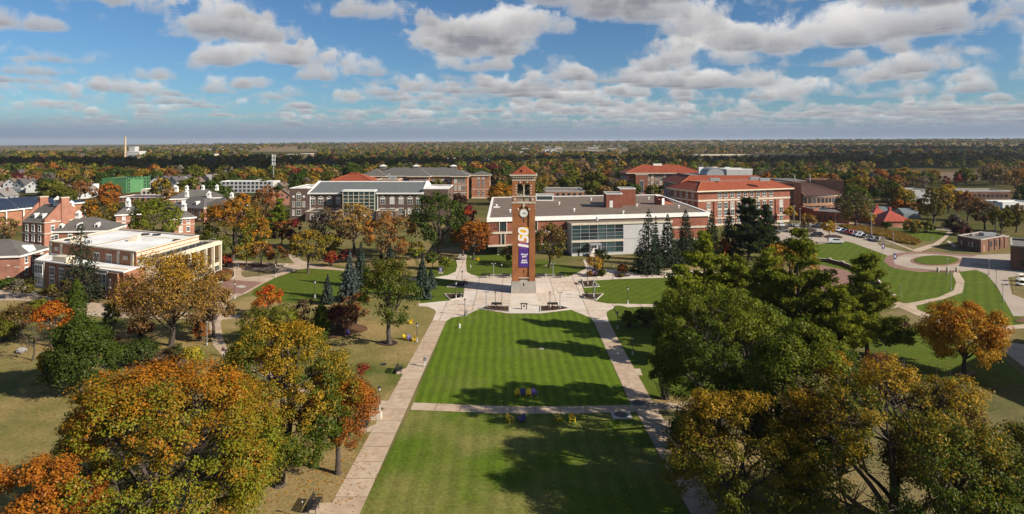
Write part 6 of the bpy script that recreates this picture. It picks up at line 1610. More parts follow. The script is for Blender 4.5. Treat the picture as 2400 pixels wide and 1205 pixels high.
mat('bark_pale', (0.19, 0.155, 0.125), (0.12, 0.095, 0.075), scale=2, fine=0.3, fine_scale=8)

def unit(v): return v / np.maximum(np.linalg.norm(v, axis=1, keepdims=True), 1e-9)
def leaf_quads(pos, nrm, size, g, elong=0.62):
    """one small folded blade per position: corners of a rhombus turned at random about its normal"""
    n = len(pos)
    t = unit(np.cross(nrm, unit(g.normal(size=(n, 3))))); b = np.cross(nrm, t)
    s = (size * g.uniform(0.7, 1.3, n))[:, None]
    v = np.empty((n, 4, 3))
    v[:, 0] = pos - t * s; v[:, 1] = pos + b * s * elong; v[:, 2] = pos + t * s; v[:, 3] = pos - b * s * elong
    return v
def quads_to_mesh(name, v, tint, rnd, material):
    n = len(v)
    me = bpy.data.meshes.new(name)
    me.vertices.add(4 * n); me.loops.add(4 * n); me.polygons.add(n)
    me.vertices.foreach_set('co', v.reshape(-1).astype(np.float32))
    me.loops.foreach_set('vertex_index', np.arange(4 * n, dtype=np.int32))
    me.polygons.foreach_set('loop_start', np.arange(0, 4 * n, 4, dtype=np.int32))
    me.update(calc_edges=True)
    for nm, a in (('tint', tint), ('rnd', rnd)):
        at = me.attributes.new(nm, 'FLOAT', 'FACE'); at.data.foreach_set('value', np.asarray(a, np.float32))
    me.materials.append(MATS[material])
    return me
def bez(a, b, bend, k=5):
    a, b = np.asarray(a, float), np.asarray(b, float); c = (a + b) / 2 + np.asarray(bend, float)
    return [tuple((1 - t) ** 2 * a + 2 * t * (1 - t) * c + t * t * b) for t in np.linspace(0, 1, k)]

def gen_broadleaf(Ht, R, seed, cb=0.22, n_clump=150, per=60, leaf=0.26, lobes=13, twig=0.35, clump_r=None, hollow=0.0, taper=1.0, open_=0.0, shape='round', bare=0.0, lobe=(0.30, 0.48)):
    """crown of lobes hung with leaf clumps, and a trunk whose limbs reach them; returns (crown verts, tint, rnd, trunk MB)"""
    g = np.random.default_rng(seed)
    z0 = Ht * cb; rz = (Ht - z0) / 2; zc = z0 + rz * (0.92 if shape == 'round' else 1.0)
    # lobes spread over the crown
    k = np.arange(lobes) + 0.5
    ph = np.arccos(1 - 1.72 * k / lobes); th = math.pi * (1 + 5 ** 0.5) * k + g.uniform(0, 6)
    d = np.stack([np.cos(th) * np.sin(ph), np.sin(th) * np.sin(ph), np.cos(ph)], 1) + g.normal(0, 0.14, (lobes, 3))
    d = unit(d)
    lr = g.uniform(*lobe, lobes) * min(R, rz * 1.15)
    lc = d * np.array([R, R, rz]) * (1 - lr / max(R, rz))[:, None] * g.uniform(0.86, 1.10, lobes)[:, None]
    if shape == 'vase': lc[:, :2] *= (0.65 + 0.5 * (lc[:, 2:3] / rz + 1) / 2)
    if shape == 'cone': lc[:, :2] *= (1.15 - 0.55 * (lc[:, 2:3] / rz + 1) / 2)
    lc += np.array([0, 0, zc])
    lt = g.uniform(0, 1, lobes)
    li = g.choice(lobes, n_clump, p=lr ** 2 / (lr ** 2).sum())
    cd = unit(g.normal(size=(n_clump, 3)))
    out = unit(lc[li] - np.array([0, 0, zc - rz * 0.25]))
    cd = unit(cd + out * 0.75)
    cc = lc[li] + cd * (lr[li] * g.uniform(0.62, 1.06, n_clump))[:, None]
    cc[:, 2] = np.clip(cc[:, 2], z0 * 0.85, Ht * 1.01)
    keep = g.random(n_clump) > open_
    cr = (clump_r or 0.13 * R) * g.uniform(0.7, 1.35, n_clump)
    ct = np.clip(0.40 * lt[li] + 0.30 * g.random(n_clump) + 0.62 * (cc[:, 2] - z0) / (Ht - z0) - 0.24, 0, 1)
    if bare:                                           # whole limbs that have lost their leaves
        keep &= ~np.isin(li, g.choice(lobes, int(lobes * bare), replace=False))
    ki = np.nonzero(keep)[0]
    idx = np.repeat(ki, per); n = len(idx)
    ld = unit(g.normal(size=(n, 3)))
    pos = cc[idx] + ld * (cr[idx] * g.random(n) ** 0.45)[:, None] * np.array([1.1, 1.1, 0.78])
    nrm = unit(ld * 0.7 + cd[idx] * 0.5 + g.normal(size=(n, 3)) * 0.55 + np.array([0, 0, 0.45]))
    v = leaf_quads(pos, nrm, leaf, g)
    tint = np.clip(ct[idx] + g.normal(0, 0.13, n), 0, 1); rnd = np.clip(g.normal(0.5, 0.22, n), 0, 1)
    tb = MB(); r0 = max(0.10, 0.024 * Ht * (0.75 + R / Ht)) * taper
    fork = np.array([g.normal(0, 0.15), g.normal(0, 0.15), z0 + rz * 0.12])
    tb.tube([(0, 0, -0.1), (0, 0, 0.35), tuple(fork * 0.55 + np.array([g.normal(0, .1), g.normal(0, .1), 0])), tuple(fork)], [r0 * 1.55, r0 * 1.05, r0 * 0.9, r0 * 0.7], 9)
    tb.tube(bez(fork, (fork[0] * 2, fork[1] * 2, zc + rz * 0.55), (g.normal(0, .3), g.normal(0, .3), 0)), [r0 * 0.68, r0 * 0.5, r0 * 0.36, r0 * 0.22, r0 * 0.08], 7)
    # main limbs, kinked and forking, then a branch from the nearest limb to each lobe
    nodes = [(fork, r0 * 0.6)]
    for j in range(0, lobes, max(1, lobes // 6)):
        e = fork + (lc[j] - fork) * g.uniform(0.5, 0.7); s0 = fork - np.array([0, 0, g.uniform(0, .12) * rz]); pl = bez(s0, e, g.normal(0, 0.10 * R, 3), 7); mid = np.array(pl[3])
        tb.tube(pl, list(np.linspace(r0 * 0.55, r0 * 0.28, 7)), 7)
        nodes += [(mid, r0 * 0.38), (e, r0 * 0.28)]
    base = []
    for j in range(lobes):
        dd = [np.linalg.norm(lc[j] - p) + 0.35 * np.linalg.norm(p - fork) for p, _ in nodes]; p, rr = nodes[int(np.argmin(dd))]
        m_ = (p + lc[j]) / 2 + g.normal(0, 0.07 * R, 3)
        pl = bez(p, lc[j], m_ - (p + lc[j]) / 2, 5); m_ = np.array(pl[2]); tb.tube(pl, list(np.linspace(rr * 0.8, rr * 0.25, 5)), 5, caps=False); base.append((m_, lc[j]))
    for j in np.nonzero(g.random(n_clump) < twig)[0]:
        q_ = g.random(); s = base[li[j]][0] * q_ + base[li[j]][1] * (1 - q_)
        tb.tube(bez(s, cc[j] + cd[j] * cr[j] * (0.3 if keep[j] else 0.9), g.normal(0, 0.25, 3), 4), [r0 * 0.13, r0 * 0.10, r0 * 0.07, r0 * 0.035], 4, caps=False)
        if not keep[j] or open_ > 0.25:                # bare twigs
            for _ in range(4):
                e = cc[j] + unit(g.normal(size=(1, 3)))[0] * cr[j] * 1.3 + cd[j] * cr[j]
                tb.tube(bez((np.array(s) + cc[j]) / 2, e, g.normal(0, 0.2, 3), 3), [r0 * 0.07, r0 * 0.05, r0 * 0.025], 3, caps=False)
    return v, tint, rnd, tb
def gen_spruce(Ht, R, seed, levels=34, arms=13, sprays=15, leaf=0.38, foot=0.04, droop=0.30, power=0.85):
    """narrow conifer: whorls of drooping boughs hung with needle sprays, shorter towards the tip"""
    g = np.random.default_rng(seed)
    P_, Nn, T = [], [], []
    tb = MB(); tb.tube([(0, 0, -0.1), (0, 0, Ht * 0.5), (0, 0, Ht)], [0.018 * Ht, 0.011 * Ht, 0.01], 7)
    for k in range(levels):
        t = (k + g.uniform(-0.35, 0.35)) / levels; t = min(max(t, 0.0), 0.985)
        z = Ht * (foot + (1 - foot) * t)
        Lr = R * (1 - t) ** power * g.uniform(0.86, 1.1)
        if t < 0.12: Lr *= 0.75 + 2.0 * t
        na = max(4, int(arms * (0.55 + 0.45 * (1 - t))))
        a0 = g.uniform(0, 6)
        for j in range(na):
            a = a0 + 2 * math.pi * j / na + g.normal(0, 0.18); L_ = Lr * g.uniform(0.72, 1.12)
            m = max(3, int(sprays * (0.35 + 0.65 * (1 - t))))
            s = g.uniform(0.25, 1.0, m) ** 0.7
            x = L_ * s; side = g.normal(0, 0.16, m) * L_ * (1.1 - s)
            zz = z - droop * L_ * s + 0.16 * L_ * s ** 3 + g.normal(0, 0.05, m) * L_ - g.random(m) * 0.12 * L_
            P_.append(np.stack([math.cos(a) * x - math.sin(a) * side, math.sin(a) * x + math.cos(a) * side, zz], 1))
            Nn.append(np.stack([np.full(m, math.cos(a) * 0.5), np.full(m, math.sin(a) * 0.5), np.full(m, 0.8)], 1) + g.normal(0, 0.4, (m, 3)))
            T.append(np.clip(s - 0.35 + g.normal(0, 0.2, m), 0, 1))
            if k % 3 == 0 and j % 2 == 0: tb.tube([(0, 0, z), (math.cos(a) * L_ * 0.8, math.sin(a) * L_ * 0.8, z - droop * L_ * 0.7)], [0.05, 0.02], 4, caps=False)
    pos, nrm, tint = np.concatenate(P_), unit(np.concatenate(Nn)), np.concatenate(T)
    n = len(pos); sz = leaf * (0.55 + 0.45 * (1 - pos[:, 2] / Ht))
    t_ = unit(np.stack([pos[:, 0], pos[:, 1], np.full(n, -0.35 * R)], 1) + g.normal(0, 0.25 * R, (n, 3))); b = unit(np.cross(nrm, t_))
    s = (sz * g.uniform(0.7, 1.3, n))[:, None]
    v = np.empty((n, 4, 3)); v[:, 0] = pos - t_ * s; v[:, 1] = pos + b * s * 0.42; v[:, 2] = pos + t_ * s; v[:, 3] = pos - b * s * 0.42
    return v, tint, np.clip(g.normal(0.5, 0.22, n), 0, 1), tb
def gen_pine(Ht, R, seed, tiers=11, leaf=0.30, per=46):
    """white pine: uneven tiers of long upswept limbs carrying flat plumes, daylight between them"""
    g = np.random.default_rng(seed)
    tb = MB(); lean = g.normal(0, 0.25, 2)
    tb.tube([(0, 0, -0.1), (lean[0] * .4, lean[1] * .4, Ht * 0.4), (lean[0], lean[1], Ht * 0.97)], [0.022 * Ht, 0.015 * Ht, 0.03], 8)
    C, CR, CT = [], [], []
    for k in range(tiers):
        t = (k + g.uniform(-0.25, 0.25)) / (tiers - 1) if k else 0.0
        t = min(max(t, 0), 1)
        z = Ht * (0.16 + 0.80 * t)
        Lr = R * (1.0 - 0.78 * t ** 1.5) * g.uniform(0.62, 1.2)
        na = int(g.integers(4, 7))
        a0 = g.uniform(0, 6)
        for j in range(na):
            a = a0 + 2 * math.pi * j / na + g.normal(0, 0.25); L_ = Lr * g.uniform(0.6, 1.12)
            up = L_ * g.uniform(0.05, 0.55); z = z + g.normal(0, 0.022 * Ht)
            e = np.array([math.cos(a) * L_, math.sin(a) * L_, z + up]); s = np.array([lean[0] * t, lean[1] * t, z])
            pts = bez(s, e, (0, 0, -0.07 * L_), 5)
            tb.tube(pts, [0.10 * (1.2 - t), 0.08 * (1.2 - t), 0.06, 0.045, 0.02], 5, caps=False)
            m = max(3, int(L_ * 2.1))
            for q in np.linspace(0.34, 1.0, m):
                p = np.array(pts[0]) * (1 - q) ** 2 + 2 * q * (1 - q) * (np.array(pts[2])) + q * q * e
                C.append(p + g.normal(0, 0.13 * L_ * (1.05 - 0.4 * q), 3) * np.array([1, 1, 0.25]) + np.array([0, 0, 0.15])); CR.append(g.uniform(0.45, 0.85) * (0.7 + 0.10 * R)); CT.append(g.random())
    C.append(np.array([lean[0], lean[1], Ht - 0.3])); CR.append(0.6); CT.append(0.8)
    C, CR, CT = np.array(C), np.array(CR), np.array(CT)
    idx = np.repeat(np.arange(len(C)), per); n = len(idx)
    ld = unit(g.normal(size=(n, 3)))
    pos = C[idx] + ld * (CR[idx] * g.random(n) ** 0.5)[:, None] * np.array([1.0, 1.0, 0.72])
    nrm = unit(g.normal(size=(n, 3)) * 0.7 + np.array([0, 0, 0.6]))
    v = leaf_quads(pos, nrm, leaf, g, 0.34)
    return v, np.clip(CT[idx] * 0.8 + 0.35 * ld[:, 2] + g.normal(0, .1, n), 0, 1), np.clip(g.normal(0.5, 0.22, n), 0, 1), tb
def gen_column(Ht, R, seed, n=2600, leaf=0.24):
    """clipped-looking column: upright sprays over a spindle"""
    g = np.random.default_rng(seed)
    t = g.random(n) ** 0.9; a = g.uniform(0, 2 * math.pi, n)
    prof = np.sin(np.clip(t * 0.93 + 0.07, 0, 1) ** 0.62 * math.pi) ** 0.55
    lump = 1 + 0.13 * np.sin(a * 3 + t * 9 + seed) + 0.09 * np.sin(a * 7 - t * 23)
    r = R * prof * lump * g.uniform(0.72, 1.03, n)
    pos = np.stack([r * np.cos(a), r * np.sin(a), Ht * (0.03 + 0.97 * t)], 1)
    nrm = unit(np.stack([np.cos(a), np.sin(a), np.full(n, 0.35)], 1) + g.normal(0, 0.45, (n, 3)))
    v = leaf_quads(pos, nrm, leaf, g, 0.5)
    tb = MB(); tb.tube([(0, 0, -0.1), (0, 0, Ht * 0.9)], [0.12, 0.03], 6)
    return v, np.clip(0.5 * g.random(n) + 0.4 * lump - 0.2, 0, 1), np.clip(g.normal(0.5, 0.22, n), 0, 1), tb
def gen_shrub(Ht, R, seed, n_clump=46, per=42, leaf=0.20, dense=True):
    """low bush: several stems from the ground, mounded leaf clumps"""
    g = np.random.default_rng(seed)
    d = unit(g.normal(size=(n_clump, 3))); d[:, 2] = np.abs(d[:, 2])
    cc = d * np.array([R, R, Ht * 0.62]) * g.uniform(0.55, 0.92, (n_clump, 1)) + np.array([0, 0, Ht * 0.32])
    cr = 0.26 * R * g.uniform(0.7, 1.3, n_clump)
    idx = np.repeat(np.arange(n_clump), per); n = len(idx); ld = unit(g.normal(size=(n, 3)))
    pos = cc[idx] + ld * (cr[idx] * g.random(n) ** 0.45)[:, None] * np.array([1, 1, 0.8]); pos[:, 2] = np.maximum(pos[:, 2], 0.06)
    v = leaf_quads(pos, unit(ld * 0.8 + d[idx] * 0.5 + g.normal(size=(n, 3)) * 0.5 + np.array([0, 0, 0.3])), leaf, g)
    tb = MB()
    for j in range(0, n_clump, 2): tb.tube(bez((g.normal(0, .12 * R), g.normal(0, .12 * R), -0.05), cc[j], g.normal(0, 0.1, 3), 4), [0.06, 0.05, 0.035, 0.015], 4, caps=False)
    return v, np.clip(0.7 * g.random(n_clump)[idx] + 0.25 * d[idx, 2] + g.normal(0, .12, n), 0, 1), np.clip(g.normal(0.5, 0.22, n), 0, 1), tb

# leaf colours (reflectance)
TREES = []
LC = dict(orange=(0.43, 0.155, 0.013), gold=(0.44, 0.245, 0.018), yellow=(0.46, 0.33, 0.03), rust=(0.30, 0.095, 0.018), red=(0.46, 0.062, 0.012), crimson=(0.24, 0.022, 0.022), maroon=(0.12, 0.035, 0.025),
          brown=(0.20, 0.115, 0.042), tan=(0.27, 0.165, 0.062), olive=(0.150, 0.130, 0.016), lime=(0.190, 0.205, 0.016), green=(0.075, 0.110, 0.012), deep=(0.050, 0.076, 0.011), moss=(0.118, 0.128, 0.013),
          spruce=(0.040, 0.058, 0.032), blue=(0.105, 0.135, 0.118), pine=(0.235, 0.255, 0.026), pined=(0.155, 0.180, 0.022), juniper=(0.060, 0.085, 0.016), dusk=(0.085, 0.052, 0.025), grey=(0.16, 0.135, 0.10))
LC = {k: tuple(0.86 * x for x in v) for k, v in LC.items()}
def plant(name, meshes, loc, label, cat, ca, cb_, group=None, rz=0.0, scale=(1, 1, 1), stem='trunk'):
    crown, trunk = meshes
    root = empty(name, loc, label, cat, group, rz)
    root.scale = scale
    for nm, me in (('crown', crown), (stem, trunk)):
        if me is None: continue
        o = bpy.data.objects.new(nm, me); COL.objects.link(o); o.parent = root
        if nm == 'crown':
            o['col_a'] = [float(x) for x in LC[ca]]; o['col_b'] = [float(x) for x in LC[cb_]]
    return root
def finish(gen, material='leaf', bark='bark', nm='crown'):
    v, tint, rnd, tb = gen
    return quads_to_mesh(nm, v, tint, rnd, material), tb.mesh('trunk', bark)

def T(kind, x, top, base, width, ca, cb_, label, seed, cat='tree', **k):
    """a tree whose foot, tip and spread are read off the photograph"""
    X, Y, _ = P(x, base); s = Y / F; TREES.append((X, Y, width * s / 2, cb_, kind))
    Ht = H - (top - Y0) * s; R = width * s / 2
    px = 1024 / 2400 / s                                # picture pixels per metre there
    name = {'broad': 'broadleaf_tree', 'spruce': 'spruce_tree', 'pine': 'pine_tree', 'column': 'columnar_evergreen', 'shrub': 'shrub'}[kind]
    bark = k.pop('bark', 'bark')
    if kind == 'broad':
        leaf = k.pop('leaf', min(0.62, max(0.15, 1.05 / px)))
        cl = k.pop('clump_r', max(0.75, 0.15 * R))
        nc = k.pop('n_clump', int(np.clip(3.5 * (R / cl) ** 2 * (0.5 + 0.5 * Ht / R / 2), 46, 420)))
        per = k.pop('per', int(np.clip(2.3 * (cl / leaf) ** 2, 12, 70)))
        m = finish(gen_broadleaf(Ht, R, seed, n_clump=nc, per=per, leaf=leaf, clump_r=cl, **k), 'leaf', bark)
    elif kind == 'spruce':
        m = finish(gen_spruce(Ht, R, seed, **k), 'needle')
    elif kind == 'pine':
        m = finish(gen_pine(Ht, R, seed, **k), 'needle')
    elif kind == 'column':
        m = finish(gen_column(Ht, R, seed, **k), 'needle')
    else:
        leaf = min(0.45, max(0.16, 0.9 / px))
        m = finish(gen_shrub(Ht, R, seed, leaf=leaf, **k), 'leaf')
        cat = 'shrub' if cat == 'tree' else cat
    return plant(name, m, (X, Y, 0), label, cat, ca, cb_, stem='stems' if kind == 'shrub' else 'trunk')

# foreground
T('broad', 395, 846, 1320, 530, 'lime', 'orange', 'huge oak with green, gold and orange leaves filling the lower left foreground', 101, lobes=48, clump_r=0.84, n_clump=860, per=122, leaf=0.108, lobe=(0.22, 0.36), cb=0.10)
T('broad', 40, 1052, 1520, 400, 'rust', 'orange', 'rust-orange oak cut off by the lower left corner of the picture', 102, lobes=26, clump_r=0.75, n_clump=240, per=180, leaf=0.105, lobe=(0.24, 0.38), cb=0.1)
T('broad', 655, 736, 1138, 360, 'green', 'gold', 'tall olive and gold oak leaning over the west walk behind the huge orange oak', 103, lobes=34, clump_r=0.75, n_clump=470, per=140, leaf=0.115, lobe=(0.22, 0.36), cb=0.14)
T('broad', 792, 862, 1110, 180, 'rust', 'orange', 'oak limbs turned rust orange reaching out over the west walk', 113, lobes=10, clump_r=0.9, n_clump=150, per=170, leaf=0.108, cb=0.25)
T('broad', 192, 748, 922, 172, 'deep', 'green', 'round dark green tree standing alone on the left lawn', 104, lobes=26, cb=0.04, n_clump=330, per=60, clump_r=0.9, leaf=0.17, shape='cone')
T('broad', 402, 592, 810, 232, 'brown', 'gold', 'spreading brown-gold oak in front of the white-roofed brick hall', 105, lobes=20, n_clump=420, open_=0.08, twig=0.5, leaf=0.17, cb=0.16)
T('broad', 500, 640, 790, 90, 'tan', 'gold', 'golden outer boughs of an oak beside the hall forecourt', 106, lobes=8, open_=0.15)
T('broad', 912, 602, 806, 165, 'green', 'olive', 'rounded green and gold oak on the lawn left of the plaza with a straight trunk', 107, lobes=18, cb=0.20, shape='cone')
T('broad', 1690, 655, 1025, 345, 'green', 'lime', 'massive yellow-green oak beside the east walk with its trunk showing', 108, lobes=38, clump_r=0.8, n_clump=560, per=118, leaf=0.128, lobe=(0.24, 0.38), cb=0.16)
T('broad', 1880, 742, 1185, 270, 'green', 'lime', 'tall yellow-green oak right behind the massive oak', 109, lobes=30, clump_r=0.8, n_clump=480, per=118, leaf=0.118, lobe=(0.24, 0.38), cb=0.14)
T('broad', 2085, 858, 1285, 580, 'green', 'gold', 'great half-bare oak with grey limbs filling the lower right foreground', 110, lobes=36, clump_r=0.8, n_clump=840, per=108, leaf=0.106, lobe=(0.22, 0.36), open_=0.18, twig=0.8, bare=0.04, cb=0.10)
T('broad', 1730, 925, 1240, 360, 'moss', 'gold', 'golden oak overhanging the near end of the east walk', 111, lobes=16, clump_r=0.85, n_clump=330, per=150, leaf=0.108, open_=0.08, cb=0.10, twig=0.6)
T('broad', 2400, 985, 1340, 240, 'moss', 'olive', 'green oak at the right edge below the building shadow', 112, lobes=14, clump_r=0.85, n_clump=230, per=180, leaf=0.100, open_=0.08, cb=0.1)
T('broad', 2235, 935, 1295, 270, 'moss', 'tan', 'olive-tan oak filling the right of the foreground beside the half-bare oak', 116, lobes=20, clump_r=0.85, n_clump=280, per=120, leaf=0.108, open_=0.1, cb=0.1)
T('broad', 1610, 985, 1040, 90, 'deep', 'green', 'low dark branch spray by the bench on the east walk', 114, lobes=6, cb=0.15, n_clump=40)
T('broad', 2258, 706, 880, 182, 'gold', 'orange', 'round orange maple on the east lawn below the turning circle', 115, lobes=18, n_clump=300, cb=0.20)
# left lawn and hall front
T('spruce', 190, 520, 706, 118, 'spruce', 'dusk', 'tall dull green spruce standing against the white-roofed hall', 201, levels=40, sprays=13, leaf=0.42, power=0.7)
T('column', 180, 655, 760, 42, 'juniper', 'green', 'narrow column evergreen below the tall dull spruce', 202)
T('broad', 120, 702, 812, 82, 'orange', 'red', 'small red-orange maple on the left lawn', 203, lobes=10, cb=0.3)
T('shrub', 40, 702, 785, 95, 'maroon', 'olive', 'big purple-brown shrub at the left edge of the lawn', 204, n_clump=70)
T('shrub', 92, 694, 740, 60, 'lime', 'olive', 'yellow-green shrub behind the red-orange maple', 205)
T('shrub', 262, 698, 778, 42, 'green', 'lime', 'upright green bush right of the column evergreen', 206)
T('shrub', 288, 684, 718, 48, 'maroon', 'crimson', 'dark maroon shrub at the foot of the brick hall', 207)
T('shrub', 212, 692, 704, 26, 'deep', 'green', 'low clipped green mound by the hall wall', 208)
T('broad', 142, 658, 712, 78, 'dusk', 'olive', 'small brown weeping tree by the hall walk', 209, lobes=8, cb=0.25)
T('broad', 52, 652, 700, 58, 'olive', 'grey', 'small olive tree at the left end of the hall walk', 210, lobes=7, cb=0.25)
T('shrub', 18, 652, 674, 50, 'deep', 'green', 'dark green hedge bush at the left edge by the brick house', 211)
T('shrub', 325, 790, 858, 100, 'deep', 'juniper', 'spreading dark green shrub left of the oak trunk', 212, n_clump=70)
T('shrub', 408, 800, 862, 62, 'dusk', 'deep', 'brownish shrub right of the oak trunk', 213)
T('broad', 451, 812, 880, 36, 'lime', 'yellow', 'slim young yellow tree staked on the lawn', 214, lobes=6, cb=0.45, n_clump=40, twig=0.1)
T('shrub', 108, 812, 890, 44, 'gold', 'yellow', 'golden bush tucked behind the round dark green tree', 215)
T('broad', 77, 760, 845, 40, 'grey', 'brown', 'nearly bare young tree on the left lawn', 216, lobes=6, cb=0.35, n_clump=40, per=4, twig=0.9, open_=0.3)
T('shrub', 245, 762, 826, 70, 'brown', 'maroon', 'brown twiggy shrub right of the round dark green tree', 217)
T('shrub', 470, 745, 800, 44, 'rust', 'brown', 'rusty shrub at the right foot of the spreading oak', 218)
T('shrub', 150, 690, 730, 60, 'dusk', 'olive', 'low dull shrub beside the column evergreen', 219)
T('shrub', 330, 740, 790, 60, 'maroon', 'rust', 'dark shrub in shade left of the oak trunk', 228)
T('shrub', 10, 740, 800, 60, 'moss', 'olive', 'olive bush cut by the left edge of the lawn', 229)
# centre-left thicket
T('broad', 627, 668, 742, 68, 'orange', 'red', 'flame red maple rising out of the thicket', 220, lobes=10, cb=0.15)
T('shrub', 600, 705, 806, 92, 'moss', 'olive', 'tall olive bush at the left of the thicket', 221, n_clump=70)
T('shrub', 662, 695, 800, 92, 'lime', 'moss', 'tall lime green bush in front of the flame red maple', 222, n_clump=70)
T('broad', 722, 690, 790, 70, 'dusk', 'brown', 'brown feathery tree in the middle of the thicket', 223, lobes=9, cb=0.08)
T('column', 753, 712, 800, 38, 'juniper', 'moss', 'pointed green juniper at the front of the thicket', 224)
T('shrub', 800, 700, 782, 100, 'maroon', 'dusk', 'dark red-brown shrub mass right of the pointed juniper', 225, n_clump=80)
T('shrub', 795, 706, 765, 60, 'rust', 'orange', 'orange-topped shrub behind the red-brown shrub mass', 226)
T('broad', 835, 680, 760, 60, 'brown', 'rust', 'small brown tree at the right end of the thicket', 227, lobes=8, cb=0.15)
T('spruce', 768, 640, 712, 38, 'spruce', 'blue', 'small pointed blue-green spruce on the lawn', 230, levels=26, leaf=0.34)
T('spruce', 820, 585, 704, 68, 'blue', 'blue', 'large silvery blue spruce left of the plaza', 231, levels=36, leaf=0.40)
T('spruce', 846, 566, 672, 52, 'spruce', 'blue', 'darker spruce just behind the silvery blue spruce', 232)
T('spruce', 990, 598, 700, 58, 'spruce', 'blue', 'slender spruce beside the left edge of the plaza', 233)
T('spruce', 1010, 628, 676, 34, 'spruce', 'blue', 'short spruce at the plaza corner', 234, levels=22)
T('spruce', 915, 570, 640, 34, 'spruce', 'blue', 'dark spruce tip among golden maples', 235, levels=24)
T('spruce', 893, 590, 650, 30, 'spruce', 'spruce', 'small dark spruce behind the green and gold oak', 236, levels=22)
T('broad', 722, 536, 641, 88, 'olive', 'gold', 'yellow-green maple with a clear trunk at the path bend', 240, lobes=13, cb=0.28)
T('broad', 578, 572, 626, 62, 'olive', 'gold', 'small yellow-olive tree in the mulched island', 241, lobes=8, cb=0.3)
T('broad', 612, 568, 626, 50, 'rust', 'brown', 'small rust-brown tree in the mulched island', 242, lobes=8, cb=0.35)
T('broad', 648, 578, 624, 52, 'dusk', 'rust', 'small purple-brown tree at the end of the mulched island', 243, lobes=8, cb=0.35)
T('shrub', 530, 596, 627, 30, 'maroon', 'red', 'reddish shrub at the corner of the white-roofed hall', 244)
T('shrub', 775, 582, 624, 34, 'crimson', 'rust', 'dull red shrub right of the yellow-green maple', 245)
T('shrub', 810, 580, 615, 40, 'maroon', 'crimson', 'maroon shrub behind the silvery blue spruce', 246)
T('shrub', 533, 640, 658, 26, 'tan', 'gold', 'pale ornamental grass clump by the brick paving', 247)
# middle row, left
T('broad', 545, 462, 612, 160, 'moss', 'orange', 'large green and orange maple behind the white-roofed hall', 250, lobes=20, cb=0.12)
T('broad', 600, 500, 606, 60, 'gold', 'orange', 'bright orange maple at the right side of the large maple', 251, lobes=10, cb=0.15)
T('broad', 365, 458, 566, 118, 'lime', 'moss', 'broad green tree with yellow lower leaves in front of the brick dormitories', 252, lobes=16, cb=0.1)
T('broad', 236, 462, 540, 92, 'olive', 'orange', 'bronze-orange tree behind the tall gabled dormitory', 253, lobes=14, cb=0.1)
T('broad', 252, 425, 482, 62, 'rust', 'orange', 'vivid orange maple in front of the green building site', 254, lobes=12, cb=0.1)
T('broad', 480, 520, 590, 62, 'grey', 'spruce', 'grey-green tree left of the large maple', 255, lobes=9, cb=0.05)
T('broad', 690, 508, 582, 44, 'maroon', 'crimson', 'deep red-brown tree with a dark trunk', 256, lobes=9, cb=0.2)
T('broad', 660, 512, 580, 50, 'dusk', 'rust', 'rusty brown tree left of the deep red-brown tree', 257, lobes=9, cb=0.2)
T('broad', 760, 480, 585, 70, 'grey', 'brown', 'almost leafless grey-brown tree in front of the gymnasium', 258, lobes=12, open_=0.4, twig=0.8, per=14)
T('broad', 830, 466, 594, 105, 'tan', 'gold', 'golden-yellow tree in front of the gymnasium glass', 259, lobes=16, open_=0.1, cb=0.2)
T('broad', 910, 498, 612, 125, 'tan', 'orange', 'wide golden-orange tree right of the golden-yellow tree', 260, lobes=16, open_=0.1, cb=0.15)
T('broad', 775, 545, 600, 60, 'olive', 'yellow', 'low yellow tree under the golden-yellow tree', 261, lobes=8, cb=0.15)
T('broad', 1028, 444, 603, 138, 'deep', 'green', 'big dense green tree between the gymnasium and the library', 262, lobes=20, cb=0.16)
T('broad', 1110, 512, 609, 90, 'rust', 'orange', 'orange maple at the left corner of the library', 263, lobes=13, open_=0.15, cb=0.2)
T('broad', 1085, 500, 600, 60, 'brown', 'grey', 'thin grey-brown tree behind the orange maple', 264, lobes=9, open_=0.4, per=16, twig=0.6)
T('broad', 1190, 572, 618, 34, 'olive', 'brown', 'small olive tree left of the tower', 265, lobes=7, cb=0.2)
T('broad', 978, 565, 608, 40, 'lime', 'yellow', 'young yellow-green tree below the big dense green tree', 266, lobes=7, cb=0.25)
T('broad', 1012, 590, 632, 26, 'green', 'olive', 'small round green tree by the lawn chairs', 267, lobes=6, cb=0.3)
T('broad', 1044, 602, 632, 28, 'moss', 'lime', 'small pale green tree by the purple sign', 268, lobes=6, cb=0.3)
T('broad', 1288, 517, 628, 82, 'olive', 'brown', 'olive-brown tree right of the tower before the library', 269, lobes=15, cb=0.16)
T('broad', 1393, 598, 646, 30, 'gold', 'tan', 'small golden tree at the library steps', 270, lobes=7, cb=0.35)
T('broad', 1412, 580, 632, 28, 'olive', 'deep', 'small dark tree by the library doors', 271, lobes=7, cb=0.2)
T('shrub', 1459, 618, 640, 26, 'rust', 'brown', 'round rust-coloured shrub on the library terrace', 272)
T('shrub', 1475, 722, 768, 38, 'pined', 'olive', 'clipped oval yew on the lawn by the east walk', 273)
T('shrub', 1515, 712, 762, 60, 'deep', 'pined', 'low dark yew behind the clipped oval yew', 274)
T('shrub', 1412, 628, 648, 18, 'moss', 'deep', 'little green mound in the round bed at the library', 275)
T('shrub', 1382, 632, 649, 14, 'rust', 'tan', 'tuft of tawny grass in the round bed at the library', 276)
T('shrub', 1456, 640, 650, 12, 'moss', 'tan', 'tiny clump in the bed under the library terrace', 277)
T('broad', 850, 845, 892, 24, 'crimson', 'rust', 'slender red sapling beside the west walk', 279, lobes=5, n_clump=22, per=12, cb=0.25)
